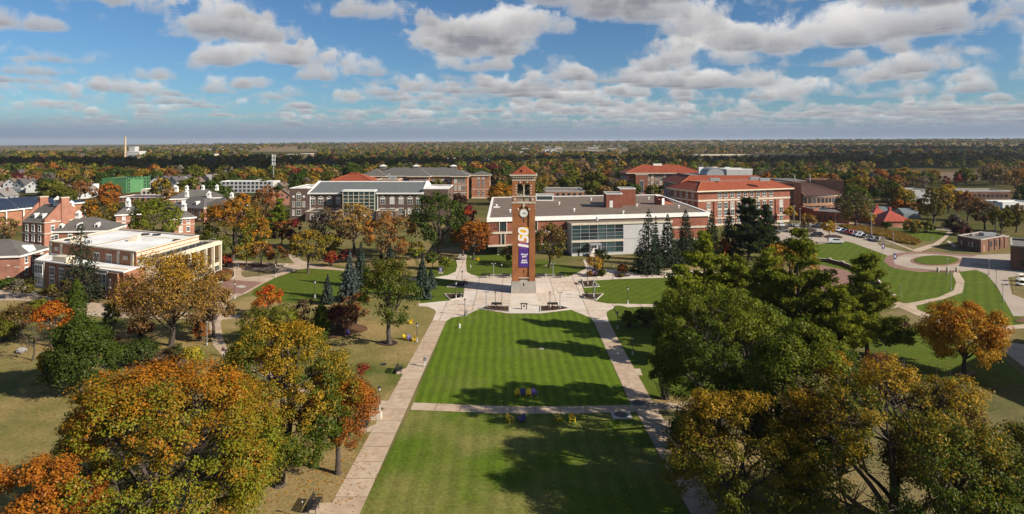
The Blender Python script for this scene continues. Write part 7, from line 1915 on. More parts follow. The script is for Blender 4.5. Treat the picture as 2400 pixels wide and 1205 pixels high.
# library front conifers and east pines
T('spruce', 1520, 488, 640, 104, 'spruce', 'spruce', 'tallest dark spruce in front of the library', 301, levels=40, sprays=13, leaf=0.45)
T('spruce', 1565, 500, 624, 84, 'spruce', 'spruce', 'second dark spruce right of the tallest one', 302, levels=36, leaf=0.45)
T('spruce', 1607, 488, 616, 80, 'spruce', 'spruce', 'third dark spruce before the library corner', 303, levels=36, leaf=0.45)
T('spruce', 1537, 504, 612, 30, 'spruce', 'dusk', 'thin spruce top between the two tallest spruces', 304, levels=26)
T('spruce', 1668, 492, 612, 72, 'spruce', 'deep', 'blackish spruce at the right corner of the library', 305, levels=34, leaf=0.45)
T('spruce', 1708, 486, 604, 72, 'spruce', 'dusk', 'dusky spruce before the red-tiled science hall', 306, levels=34, leaf=0.45)
T('pine', 1755, 470, 612, 100, 'spruce', 'deep', 'broad dark pine before the red-tiled science hall', 307, per=40, leaf=0.42, tiers=14)
T('pine', 1795, 480, 606, 62, 'spruce', 'deep', 'dark pine at the edge of the car park', 308, per=36, leaf=0.42, tiers=13)
T('broad', 1686, 556, 612, 42, 'rust', 'red', 'bright red maple peeping over the lime pines', 309, lobes=8, cb=0.1)
T('pine', 1650, 562, 800, 165, 'pine', 'lime', 'lime-green white pine behind the yellow-green oak', 310, tiers=13, leaf=0.34, per=52)
T('pine', 1725, 596, 800, 170, 'pined', 'pine', 'white pine in the middle of the pine group', 311, tiers=13, leaf=0.34, per=50)
T('pine', 1592, 620, 850, 130, 'pined', 'pine', 'leaning white pine at the left of the pine group', 312, tiers=12, leaf=0.32, per=50)
T('pine', 1800, 590, 780, 140, 'pine', 'lime', 'lime-tipped white pine left of the orange maple', 313, tiers=13, leaf=0.33, per=46)
T('spruce', 1735, 616, 770, 78, 'blue', 'spruce', 'blue-green spruce wedged among the pines', 314, levels=36)
T('broad', 1850, 556, 700, 120, 'gold', 'orange', 'orange maple glowing behind the airy white pine', 315, lobes=15, cb=0.1)
T('pine', 1875, 535, 812, 200, 'pined', 'lime', 'airy white pine with a bare trunk right of the orange maple', 316, tiers=13, leaf=0.32, per=60)
T('pine', 2032, 608, 830, 180, 'pined', 'pine', 'wide dark white pine at the right of the pine group', 317, tiers=13, leaf=0.32, per=62)
T('pine', 1960, 680, 850, 150, 'pine', 'lime', 'bright lime pine in front of the airy white pine', 318, tiers=11, leaf=0.30, per=56)
T('broad', 2060, 830, 960, 130, 'brown', 'rust', 'russet bush-like tree below the wide dark pine', 319, lobes=10, cb=0.1, open_=0.2)
T('shrub', 2105, 740, 790, 60, 'maroon', 'dusk', 'dark brown shrub at the lawn edge right of the pines', 320)
T('shrub', 1560, 780, 935, 80, 'deep', 'juniper', 'blue-green juniper bush along the east walk', 321, n_clump=90)
# right middle ground
T('broad', 1893, 498, 546, 36, 'tan', 'gold', 'golden street tree on the first parking island', 330, lobes=7, cb=0.3, open_=0.1)
T('broad', 1942, 518, 556, 32, 'gold', 'yellow', 'golden street tree on the second parking island', 331, lobes=7, cb=0.3, open_=0.1)
T('broad', 1851, 482, 524, 26, 'gold', 'yellow', 'small yellow tree at the foot of the science hall', 332, lobes=7, cb=0.3)
T('broad', 2006, 446, 536, 78, 'olive', 'grey', 'olive tree with a forked trunk left of the pyramid roofs', 333, lobes=14, cb=0.2, open_=0.15)
T('broad', 2036, 496, 532, 32, 'gold', 'olive', 'golden tree in front of the pyramid roofs', 334, lobes=7, cb=0.2)
T('broad', 2008, 432, 505, 70, 'green', 'moss', 'bright green tree behind the olive tree', 335, lobes=13, cb=0.1)
T('broad', 1978, 440, 500, 46, 'deep', 'green', 'dark green tree beside the fan-roofed hall', 336, lobes=10, cb=0.1)
T('broad', 2082, 424, 488, 78, 'deep', 'green', 'dark leafy tree behind the pyramid roofs', 337, lobes=14, cb=0.1)
T('broad', 2112, 436, 492, 54, 'moss', 'gold', 'green-gold tree beside the dark leafy tree', 338, lobes=10, cb=0.1)
T('broad', 2108, 468, 505, 42, 'rust', 'orange', 'orange tree left half of a pair behind the greenhouse', 339, lobes=9, cb=0.1)
T('broad', 2142, 470, 508, 48, 'brown', 'orange', 'russet tree right half of a pair behind the greenhouse', 340, lobes=9, cb=0.1)
T('broad', 2188, 432, 524, 64, 'olive', 'brown', 'tall olive-brown tree right of the greenhouse', 341, lobes=14, cb=0.15)
T('broad', 2224, 430, 500, 54, 'gold', 'yellow', 'bright golden tree right of the tall olive-brown tree', 342, lobes=12, cb=0.1)
T('broad', 2268, 446, 518, 60, 'tan', 'rust', 'tawny orange tree before the long low brick building', 343, lobes=12, cb=0.15)
T('broad', 2308, 462, 540, 60, 'brown', 'tan', 'tawny half-bare tree above the small brick building', 344, lobes=12, cb=0.15, open_=0.3, per=20)
T('broad', 2346, 480, 548, 44, 'olive', 'moss', 'olive tree right of the tawny half-bare tree', 345, lobes=10, cb=0.15)
T('broad', 2382, 474, 545, 56, 'olive', 'brown', 'brown-olive tree at the right edge above the small brick building', 346, lobes=11, cb=0.15)
T('broad', 2330, 382, 436, 60, 'grey', 'gold', 'pale spreading cottonwood near the tilled field', 347, lobes=14, cb=0.1, open_=0.2)
T('broad', 2385, 392, 452, 56, 'tan', 'orange', 'orange-tan tree at the right edge near the tilled field', 348, lobes=12, cb=0.1)
T('broad', 2130, 400, 442, 52, 'deep', 'moss', 'dark round tree on the near side of the tilled field', 349, lobes=12, cb=0.05)
T('broad', 2165, 402, 440, 54, 'olive', 'green', 'green-bronze tree beside the dark round tree', 350, lobes=12, cb=0.05)
T('broad', 2090, 414, 438, 18, 'crimson', 'crimson', 'small crimson tree by the white houses', 351, lobes=6, cb=0.1)
T('broad', 2245, 408, 438, 18, 'crimson', 'crimson', 'small crimson tree at the right of the tilled field', 352, lobes=6, cb=0.2)
T('broad', 2218, 410, 436, 14, 'crimson', 'maroon', 'narrow crimson tree left of another at the tilled field', 353, lobes=6, cb=0.1)
T('broad', 2140, 512, 546, 40, 'olive', 'gold', 'yellow-olive bush tree in front of the greenhouse wall', 354, lobes=8, cb=0.05)
T('shrub', 2170, 515, 545, 40, 'moss', 'olive', 'green shrub right of the pyramid roofs', 355)
T('shrub', 2240, 500, 548, 50, 'dusk', 'grey', 'brown thicket left of the small brick building', 356)
T('shrub', 2078, 518, 534, 22, 'deep', 'moss', 'dark round shrub at the pyramid-roofed wall', 357)
T('shrub', 2255, 525, 552, 40, 'maroon', 'dusk', 'dark maroon shrub behind the small brick building', 358)
T('spruce', 2382, 440, 472, 20, 'spruce', 'spruce', 'small dark spruce at the end of the long low building', 359, levels=20)
T('broad', 622, 432, 520, 60, 'brown', 'rust', 'rust-olive tree left of the gymnasium wall', 361, lobes=12, cb=0.1)
T('pine', 655, 470, 560, 56, 'pine', 'green', 'soft green pine at the left corner of the gymnasium', 362, tiers=10, per=30, leaf=0.5)
T('broad', 512, 434, 470, 66, 'green', 'moss', 'round green tree among the grey roofs', 363, lobes=12, cb=0.05)
T('broad', 570, 450, 500, 34, 'gold', 'orange', 'orange-yellow tree among the grey roofs', 364, lobes=8, cb=0.1)
T('spruce', 968, 398, 462, 30, 'spruce', 'deep', 'spruce rising above the gymnasium roof', 365, levels=24, leaf=0.8)
T('spruce', 1012, 398, 462, 26, 'spruce', 'dusk', 'thinner spruce above the gymnasium roof', 366, levels=24, leaf=0.8)
T('spruce', 1035, 408, 462, 28, 'deep', 'spruce', 'right-hand spruce of three above the gymnasium roof', 367, levels=22, leaf=0.8)
T('broad', 1097, 478, 540, 36, 'red', 'crimson', 'scarlet tree at the back of the big dense green tree', 368, lobes=8, cb=0.1)
T('broad', 1080, 450, 520, 46, 'dusk', 'maroon', 'purple-brown tree below the brick stair tower', 369, lobes=9, cb=0.1, open_=0.25)
T('broad', 1175, 428, 480, 70, 'gold', 'orange', 'gold-orange tree left of the tower above the library roof', 370, lobes=12, cb=0.05)
T('broad', 1560, 425, 480, 30, 'moss', 'lime', 'small yellow-green tree before the red-tiled hall', 371, lobes=8, cb=0.1)
T('broad', 1580, 430, 486, 26, 'grey', 'olive', 'grey-green tree beside the science hall wing', 372, lobes=8, cb=0.1, open_=0.2)
T('broad', 10, 505, 560, 60, 'tan', 'olive', 'tawny tree at the left edge beside the fieldhouse', 373, lobes=10, cb=0.05, open_=0.2)
T('broad', 130, 432, 470, 70, 'grey', 'brown', 'grey-brown tree behind the solar-panelled fieldhouse', 374, lobes=10, cb=0.05, open_=0.3)

# ---------------------------------------------------------------- wooded town beyond: single trees first, then the mass of the far woods
ARCH = []
for s_ in range(7):
    g_ = gen_broadleaf(13.0, 6.2, 900 + s_, cb=0.12, n_clump=95, per=15, leaf=0.72, lobes=13, clump_r=1.35, twig=0.12, shape=['round', 'round', 'vase', 'round', 'cone', 'round', 'round'][s_])
    ARCH.append(finish(g_, 'leaf'))
ARCH_BARE = [finish(gen_broadleaf(13.0, 5.6, 950 + s_, cb=0.15, n_clump=80, per=6, leaf=0.6, lobes=12, clump_r=1.4, twig=0.7, open_=0.3), 'leaf', 'bark_pale') for s_ in range(2)]
ARCH_CON = [finish(gen_spruce(15.0, 3.6, 970 + s_, levels=20, arms=8, sprays=7, leaf=0.9), 'needle') for s_ in range(2)]

KIND = [('moss', 'olive', 'olive green'), ('deep', 'green', 'dark green'), ('olive', 'gold', 'yellow-olive'), ('brown', 'rust', 'russet brown'), ('dusk', 'brown', 'dull brown'), ('tan', 'gold', 'golden'), ('rust', 'orange', 'orange'), ('maroon', 'crimson', 'dark red'), ('grey', 'grey', 'grey half-bare')]
KW = np.array([0.25, 0.22, 0.17, 0.09, 0.11, 0.07, 0.02, 0.012, 0.058]); KW = KW / KW.sum()
def inside(x, y, poly):
    c = False; n = len(poly)
    for k in range(n):
        (x0, y0), (x1, y1) = poly[k - 1], poly[k]
        if (y0 > y) != (y1 > y) and x < (x1 - x0) * (y - y0) / (y1 - y0) + x0: c = not c
    return c
FB = [(min(p[0] for p in q), max(p[0] for p in q), min(p[1] for p in q), max(p[1] for p in q), q) for q in FOOT]
def zone_free(px, Y):
    """is this spot open to trees: clear of the buildings, car parks, roads and fields"""
    y = Y0 + H * F / Y; X = (px - X0) / F * Y
    for (x0, x1, y0, y1) in KEEP_OUT:
        if x0 < px < x1 and y0 < y < y1: return False
    for (x0, x1, y0, y1, q) in FB:
        if x0 < X < x1 and y0 < Y < y1 and inside(X, Y, q): return False
        if Y < y0 and y0 - Y < 13 and x0 < X * (y0 / Y) < x1: return False   # keep the fronts in view
    return True
KEEP_OUT = [(-200, 1190, 482, 900), (1130, 1720, 472, 900), (1690, 2700, 486, 900), (1840, 2060, 478, 900), (2040, 2300, 398, 426), (1275, 1470, 350, 361), (1620, 1900, 364, 376), (590, 745, 352, 372), (2180, 2420, 436, 470), (250, 365, 446, 482), (505, 645, 452, 482), (-100, 110, 448, 482), (360, 505, 438, 462)]
def scatter_trees():
    g = np.random.default_rng(77)
    spots = []
    # depth band (m), spacing between trees (m)
    Z = 362.0
    while Z < 1000:
        step = 17 + 0.012 * Z
        half = 1260 / F * Z
        xs = np.arange(-half, half, 15 + 0.004 * Z)
        for x in xs:
            X, Yv = x + g.normal(0, 4), Z + g.normal(0, 6)
            px = X0 + F * X / Yv
            if zone_free(px, Yv) and g.random() < 0.9: spots.append((Yv, X, px))
        Z += step
    spots.sort()
    return spots, g
SPOTS, gs = scatter_trees()
NEAR = SPOTS[:300]
LAND = ((90, 'above the fieldhouse at the left edge'), (230, 'left of the green building site'), (370, 'behind the green building site'), (520, 'above the grey dormitory roofs'), (670, 'behind the grey apartment block'), (780, 'left of the tile pyramid roof'), (900, 'behind the tile pyramid roof'), (1020, 'behind the long brick hall'), (1160, 'behind the stair tower'), (1250, 'just behind the bell tower'), (1350, 'above the library roof'), (1460, 'left of the red-tiled hall'), (1650, 'behind the red-tiled hall'), (1760, 'behind the barrel skylight'), (1860, 'left of the fan roof'), (1960, 'behind the fan roof'), (2060, 'left of the tilled field'), (2180, 'below the tilled field'), (2300, 'right of the tilled field'), (1e9, 'at the right edge'))
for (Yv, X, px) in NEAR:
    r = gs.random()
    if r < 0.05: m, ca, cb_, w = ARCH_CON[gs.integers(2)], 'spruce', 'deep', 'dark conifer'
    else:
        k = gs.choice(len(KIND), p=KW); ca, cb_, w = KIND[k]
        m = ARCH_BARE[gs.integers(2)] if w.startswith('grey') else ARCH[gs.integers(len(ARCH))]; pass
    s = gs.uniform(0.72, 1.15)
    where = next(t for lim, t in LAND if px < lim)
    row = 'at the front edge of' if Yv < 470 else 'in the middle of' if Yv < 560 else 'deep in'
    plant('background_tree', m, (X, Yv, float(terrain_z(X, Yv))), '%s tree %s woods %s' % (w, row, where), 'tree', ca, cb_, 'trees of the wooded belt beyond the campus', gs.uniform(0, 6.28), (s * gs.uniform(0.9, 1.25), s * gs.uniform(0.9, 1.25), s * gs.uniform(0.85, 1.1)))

def far_woods():
    """the far woods: thousands of crowns that read as one mass, each a tuft of leaf masses in its own colour"""
    g = np.random.default_rng(5)
    pts = [(Y, X) for Y, X, p in SPOTS[300:]]
    Z = 1000.0
    while Z < 7600:
        half = 1270 / F * Z
        sp = 15 + 0.0052 * Z
        for x in np.arange(-half, half, sp):
            X, Yv = x + g.normal(0, sp * .4), Z + g.normal(0, 10 + 0.01 * Z)
            px = X0 + F * X / Yv
            if not zone_free(px, Yv): continue
            # open farmland on the far left and clearings elsewhere
            open_ = 0.5 + 0.5 * math.sin(X / 310.0 + 1.3) * math.sin(Yv / 520.0 + X / 900)
            if Yv > 1900 and px < 700 and open_ > 0.80 - (0.45 if px < 500 else 0.0): continue
            if px < 420 and Yv > 3400 and (int(Yv / 420) % 3): continue
            pts.append((Yv, X))
        Z += 26 + 0.034 * (Z - 600)
    pts = np.array(pts); n = len(pts)
    Yv, X = pts[:, 0], pts[:, 1]
    zg = terrain_z(X, Yv)
    Ht = g.uniform(9, 15, n); R = Ht * g.uniform(0.36, 0.52, n) * (1 + np.clip((Yv - 1500) / 5000, 0, 0.6))
    lod = np.where(Yv < 900, 64, np.where(Yv < 1300, 40, np.where(Yv < 2200, 22, 12)))
    idx = np.repeat(np.arange(n), lod); N_ = len(idx)
    d = unit(g.normal(size=(N_, 3))); d[:, 2] = np.abs(d[:, 2]) * 0.9 - 0.25 * g.random(N_)
    lump = 0.82 + 0.30 * g.random(N_)
    pos = np.stack([X[idx] + d[:, 0] * R[idx] * lump, Yv[idx] + d[:, 1] * R[idx] * lump, zg[idx] + Ht[idx] * (0.45 + 0.50 * d[:, 2] * lump)], 1)
    nrm = unit(d + g.normal(size=(N_, 3)) * 0.45 + np.array([0, 0, 0.25]))
    size = R[idx] * 2.1 / np.sqrt(lod[idx])
    v = leaf_quads(pos, nrm, size, g, 0.75)
    ca = np.array([LC[k[0]] for k in KIND]); cb2 = np.array([LC[k[1]] for k in KIND]); cb2 = 0.4 * cb2 + 0.6 * ca; gm = ca.mean(1, keepdims=True); ca = 0.85 * ca + 0.15 * gm
    # kinds come in patches
    pat = 0.5 + 0.5 * np.sin(X / 130 + Yv / 210) * np.sin(Yv / 170 - X / 240)
    kk = np.array([g.choice(len(KIND), p=(lambda w: w / w.sum())(KW * (1 + 1.6 * (p - 0.5) * np.array([-.3, -1, 1, .3, 0, 1.0, .3, 0, 0])).clip(0.05))) for p in pat])
    c = ca[kk] * (1 - (t := g.random(n)[:, None])) + cb2[kk] * t
    c = c[idx]
    me = quads_to_mesh('far_woods', v, np.zeros(N_), np.clip(g.normal(0.5, 0.25, N_), 0, 1), 'leaf_far')
    at = me.attributes.new('leafcol', 'FLOAT_COLOR', 'FACE'); at.data.foreach_set('color', np.concatenate([c, np.ones((N_, 1))], 1).astype(np.float32).reshape(-1))
    o = bpy.data.objects.new('far_woods', me); COL.objects.link(o); o['kind'] = 'stuff'
    tag(o, 'autumn woods covering the flat country out to the skyline', 'woods')
    print('far woods', n, 'trees', N_ * 2, 'triangles')
far_woods()
# ---------------------------------------------------------------- street furniture
mat('lamp_bronze', (0.10, 0.085, 0.07), (0.075, 0.065, 0.055), rough=0.5, metal=0.3); mat('lamp_pale', (0.40, 0.38, 0.35), rough=0.5); mat('lamp_glass', (0.62, 0.60, 0.55), rough=0.3); mat('black_iron', (0.018, 0.018, 0.020), rough=0.5)
mat('chair_yellow', (0.75, 0.50, 0.012), (0.70, 0.46, 0.01), rough=0.5); mat('chair_purple', (0.075, 0.055, 0.22), (0.065, 0.045, 0.19), rough=0.5); mat('granite', (0.36, 0.34, 0.31), (0.24, 0.23, 0.21), scale=2, fine=.25); mat('sign_purple', (0.075, 0.035, 0.20)); mat('tyre', (0.014, 0.014, 0.015)); mat('rim', (0.40, 0.40, 0.41), rough=0.35, metal=.6); mat('hydrant_white', (0.75, 0.74, 0.72))
def add(mb, nm, m, parent):
    """part in its thing's own coordinates"""
    o = bpy.data.objects.new(nm, mb if isinstance(mb, bpy.types.Mesh) else mb.mesh(nm, m)); COL.objects.link(o); o.parent = parent; return o
def copy_tree(o, parent=None):
    c = o.copy(); COL.objects.link(c); c.parent = parent
    for ch in list(o.children): copy_tree(ch, c)
    return c
def place(proto, px, py, label, cat, group, rz=0.0, s=1.0, z=0.03):
    """first use moves the prototype, later ones copy it with its parts"""
    o = proto['o'] if not proto.get('used') else copy_tree(proto['o'])
    proto['used'] = True
    x, y, _ = P(px, py); o.location = (x, y, z); o.rotation_euler = (0, 0, rz); o.scale = (s, s, s)
    for k in ('label', 'category', 'group'):
        if k in o: del o[k]
    return tag(o, label, cat, group)
def make_lantern():
    r = empty('lamp_post', (0, 0, 0))
    b = MB(); b.lathe([(0.30, 0), (0.30, 0.12), (0.20, 0.25), (0.17, 0.75), (0.10, 0.95)], n=10); add(b, 'base', 'lamp_pale', r)
    b = MB(); b.tube([(0, 0, .9), (0, 0, 3.4)], [.085, .065], 8); add(b, 'post', 'lamp_bronze', r)
    h = MB(); h.lathe([(.07, 3.35), (.16, 3.5), (.20, 3.55)], n=8); hd = add(h, 'lantern', 'lamp_bronze', r)
    h = MB(); h.lathe([(.15, 3.56), (.24, 4.0)], n=8); add(h, 'lantern_glass', 'lamp_glass', hd)
    h = MB(); h.lathe([(.30, 4.0), (.22, 4.15), (.06, 4.3), (.03, 4.5)], n=8); add(h, 'lantern_cap', 'black_iron', hd)
    return {'o': r}
def make_flood():
    r = empty('floodlight_post', (0, 0, 0))
    b = MB(); b.lathe([(0.26, 0), (0.26, 0.15), (0.12, 0.2)], n=10); add(b, 'base', 'lamp_pale', r)
    b = MB(); b.tube([(0, 0, .18), (0, 0, 3.35)], [.09, .08], 8); add(b, 'post', 'galvanised', r)
    b = MB(); b.box(-.5, .5, -.05, .05, 3.3, 3.4); add(b, 'crossbar', 'galvanised', r)
    for s in (-.45, .45):
        b = MB(); b.hexa([(s - .18, -.2, 3.38), (s + .18, -.2, 3.38), (s + .18, .14, 3.38), (s - .18, .14, 3.38)], [(s - .15, -.16, 3.55), (s + .15, -.16, 3.55), (s + .15, .14, 3.55), (s - .15, .14, 3.55)]); add(b, 'floodlight', 'galvanised', r)
    return {'o': r}
def make_slim():
    r = empty('street_light', (0, 0, 0))
    b = MB(); b.lathe([(0.22, 0), (0.22, 0.4), (0.10, 0.45)], n=8); add(b, 'base', 'lamp_pale', r)
    b = MB(); b.tube([(0, 0, .4), (0, 0, 4.7)], [.085, .065], 8); add(b, 'post', 'galvanised', r)
    b = MB(); b.lathe([(.09, 4.65), (.28, 4.8), (.34, 4.95), (.10, 5.05)], n=10); add(b, 'lamp_head', 'galvanised', r)
    return {'o': r}
lan, fl, sl = make_lantern(), make_flood(), make_slim()
LG = 'lantern lamp posts along the walks'
for px, py, top, lb in ((1083, 665, 633, 'lantern post in the bed at the far left corner of the plaza'), (1068.6, 700, 658, 'lantern post in the bed at the near left corner of the plaza'), (1089.6, 739.6, 698.7, 'lantern post where the west walk leaves the plaza'), (1161, 719, 682.7, 'lantern post behind the left front bench of the plaza'), (1289, 720.6, 682.7, 'lantern post behind the right front bench of the plaza'),
                       (1175.6, 649, 615.6, 'lantern post on the lawn just left of the tower'), (1279, 647.7, 617, 'lantern post under the olive-brown tree right of the tower'), (1102.7, 627, 597, 'lantern post beside the walk that leaves the plaza upward'), (1377, 666.7, 628.7, 'lantern post in the bed at the far right corner of the plaza'), (1390.6, 696, 656, 'lantern post in the bed at the near right corner of the plaza'), (1437, 653.5, 618.5, 'lantern post in front of the library terrace'),
                       (1471, 712, 671, 'lantern post on the striped lawn right of the plaza'), (1447.5, 771.7, 728, 'lantern post beside the clipped oval yew'), (1482.7, 831, 786, 'dark lantern post in tree shade on the east walk'), (977, 801, 755.6, 'lantern post beside the yellow chairs near the west walk'), (889, 963, 903.5, 'lantern post at the crossing of the west walk and cross walk'), (708, 1214, 1169, 'lantern post beside the lowest bench at the bottom edge'),
                       (1588, 1008, 949.6, 'lantern post among leaves by the east walk bench'), (550, 700, 659.5, 'lantern post at the edge of the brick paving'), (645.5, 650, 616, 'lantern post beside the mulched island'), (738, 700, 690, 'lantern post top showing above the thicket')):
    s = (H - (top - Y0) * P(px, py)[1] / F) / 4.5 if py - top > 20 else 1.0
    place(lan, px, py, lb, 'lamp post', LG, s=s)
FG = 'twin floodlight posts round the tower'
for px, py, lb in ((1139.7, 720.6, 'twin floodlight post in the left front bed of the plaza'), (1312.7, 722, 'twin floodlight post in the right front bed of the plaza'), (1156.7, 647.7, 'twin floodlight post on the lawn left behind the tower'), (1296, 647.7, 'twin floodlight post on the lawn right behind the tower'), (1393.5, 703, 'twin floodlight post in the right corner bed of the plaza')):
    place(fl, px, py, lb, 'lamp post', FG)
SGp = 'slim grey street lights of the east side'
for px, py, top, lb in ((2067, 602.5, 570, 'slim street light with a hanging banner at the drive'), (2094.5, 627.5, 592.5, 'slim street light with banner at the left of the turning circle'), (2220, 643.7, 606, 'slim street light by the middle bollard of the turning circle'), (2229, 679.5, 637.5, 'slim street light inside the bend of the curving path'), (2318, 643.7, 607.5, 'slim street light where the drive meets the turning circle'), (2335, 672.5, 632.5, 'slim street light halfway down the side drive'), (2350.5, 707.5, 665, 'slim street light low on the side drive'),
                        (2111, 696, 666, 'slim street light by the low curving wall'), (2042.5, 551, 499, 'tall parking light beside the golden prairie strip'), (2093.7, 577.5, 546, 'street light on the verge of the drive'), (2185, 589, 556, 'street light by the fork of the pale path'), (1488 + 373, 527, 482, 'tall parking light before the science hall'), (1875, 524, 488, 'tall parking light left of the low brick block'), (485, 808.7, 753.7, 'white lamp pole beside the curved west path'), (1958, 530, 500, 'parking light at the end of the car row'), (2333, 545, 470, 'tall light pole behind the small brick building')):
    s = (H - (top - Y0) * P(px, py)[1] / F) / 5.05
    place(sl, px, py, lb, 'street light', SGp, s=s)
def pole_banner(px, py, z, label, wdt=0.7):
    x, y, _ = P(px, py); m = MB(); m.box(x + .1, x + .1 + wdt, y - .02, y + .02, z, z + 1.7); o = m.obj('pole_banner', 'sign_purple'); tag(o, label, 'banner', 'purple banners on light poles')
    q = MB(); q.box(x + .25, x + .55, y - .04, y - .022, z + .5, z + 1.2); q.obj('emblem', 'print_white', o)
pole_banner(2067, 602.5, 2.6, 'small purple banner on the street light at the drive'); pole_banner(2094.5, 627.5, 2.4, 'small purple banner on the street light at the turning circle')
# benches
def make_bench():
    r = empty('bench', (0, 0, 0))
    for k in range(5): b = MB(); b.box(-.95, .95, -.30 + .12 * k, -.21 + .12 * k, .43, .46); add(b, 'seat_slat', 'black_iron', r)
    for k in range(5): b = MB(); b.box(-.95, .95, .32 + .03 * k, .35 + .03 * k, .52 + .09 * k, .59 + .09 * k); add(b, 'back_slat', 'black_iron', r)
    for s in (-.95, 0, .95):
        b = MB(); b.tube([(s, -.28, 0), (s, -.28, .43), (s, .34, .43), (s, .47, .98)], .035, 5); b.tube([(s, .30, 0), (s, .33, .43)], .035, 5); add(b, 'leg', 'black_iron', r)
        if s: b = MB(); b.tube([(s, -.3, .43), (s, -.32, .66), (s, .36, .68)], .035, 5); add(b, 'armrest', 'black_iron', r)
    return {'o': r}
be = make_bench(); BG = 'black slatted benches'
Q = math.pi / 2
for px, py, rz, lb in ((937, 872, Q, 'black bench on a concrete pad left of the walking student'), (857, 1003, Q, 'black bench beside the stone block on the west walk'), (739.5, 1192, Q, 'black bench at the bottom edge of the west walk'), (1604, 1032, -Q, 'black bench under oak leaves on the east walk'), (1164, 719, math.pi, 'black bench at the left front of the plaza'), (1295, 719, math.pi, 'black bench at the right front of the plaza'),
                       (1092, 666, Q, 'black bench at the far left side of the plaza'), (1081, 697, Q, 'black bench at the near left side of the plaza'), (1359, 666, -Q, 'black bench at the far right side of the plaza'), (1371, 697, -Q, 'black bench at the near right side of the plaza'), (1137.7, 651.5, 0, 'black bench farthest left behind the tower'), (1185.8, 651.5, 0, 'black bench just left behind the tower'), (1266, 651.5, 0, 'black bench just right behind the tower'), (1314, 651.5, 0, 'black bench farthest right behind the tower')):
    place(be, px, py, lb, 'bench', BG, rz, 1.15)
for pts in ([(926, 872), (960, 860), (955, 876), (930, 878)], [(842, 1010), (880, 995), (868, 1012), (846, 1016)], [(700, 1210), (742, 1180), (778, 1178), (763, 1205)], [(1582, 1020), (1600, 1020), (1622, 1040), (1592, 1042)], [(1486, 865), (1500, 864), (1506, 880), (1493, 880)], [(1556, 988), (1572, 986), (1580, 1000), (1566, 1002)]):
    sheet('bench_pad', px_poly(pts), 0.031, 'concrete_tan_b')
# lawn chairs
def make_chair(m):
    r = empty('lawn_chair', (0, 0, 0))
    for k in range(5): b = MB(); x = -.24 + .12 * k; b.hexa([(x - .055, -.38, .36), (x + .055, -.38, .36), (x + .055, .22, .24), (x - .055, .22, .24)], [(x - .055, -.38, .39), (x + .055, -.38, .39), (x + .055, .22, .27), (x - .055, .22, .27)]); add(b, 'seat_slat', m, r)
    for k in range(5):
        x = -.24 + .12 * k; t = 1.0 - .10 * abs(k - 2) ** 1.3; b = MB()
        b.hexa([(x - .055, .20, .26), (x + .055, .20, .26), (x + .055, .23, .26), (x - .055, .23, .26)], [(x * 1.2 - .065, .52, .98 * t), (x * 1.2 + .065, .52, .98 * t), (x * 1.2 + .065, .55, .98 * t), (x * 1.2 - .065, .55, .98 * t)]); add(b, 'back_slat', m, r)
    for s in (-1, 1):
        b = MB(); b.box(s * .38 - .08, s * .38 + .08, -.42, .42, .55, .58); add(b, 'armrest', m, r)
        b = MB(); b.box(s * .36 - .05, s * .36 + .05, -.38, -.30, 0, .55); add(b, 'leg', m, r)
        b = MB(); b.hexa([(s * .33 - .02, -.36, .28), (s * .33 + .02, -.36, .28), (s * .33 + .02, .55, 0), (s * .33 - .02, .55, 0)], [(s * .33 - .02, -.36, .38), (s * .33 + .02, -.36, .38), (s * .33 + .02, .60, .08), (s * .33 - .02, .60, .08)]); add(b, 'leg', m, r)
    return {'o': r}
cy, cp = make_chair('chair_yellow'), make_chair('chair_purple'); CG = 'slatted lawn chairs on the grass'
for c, px, py, rz, lb in ((cy, 1213, 927.7, 0, 'yellow lawn chair at the left end of the row of four'), (cp, 1226, 927.7, .1, 'purple lawn chair second in the row of four'), (cy, 1238.7, 927.7, -.05, 'yellow lawn chair third in the row of four'), (cp, 1251.5, 927.7, .1, 'purple lawn chair at the right end of the row of four'),
                         (cy, 1194.7, 988, .8, 'yellow lawn chair farthest left below the cross walk'), (cp, 1222, 988, -.9, 'purple lawn chair below the cross walk'), (cy, 1309, 986.5, 1.9, 'yellow lawn chair turned sideways below the cross walk'), (cy, 1340.6, 987.5, .1, 'yellow lawn chair farthest right below the cross walk'), (cy, 951, 796, 1.2, 'yellow lawn chair left of three by the west lantern'), (cp, 960, 798, .5, 'purple lawn chair between two yellow ones by the west lantern'), (cy, 968.5, 799, -.8, 'yellow lawn chair right of three by the west lantern'),
                         (cy, 960, 758.5, -.6, 'single yellow lawn chair under the green and gold oak'), (cp, 815, 786, .2, 'single dark blue lawn chair in the oak shade'), (cy, 1011, 605, .6, 'yellow lawn chair under the big dense green tree'), (cy, 1003.5, 618.5, 1.0, 'yellow lawn chair near a slender spruce'), (cy, 1119, 611, -.4, 'yellow lawn chair beneath the orange maple by the library')):
    place(c, px, py, lb, 'lawn chair', CG, rz, 0.98, 0.01)
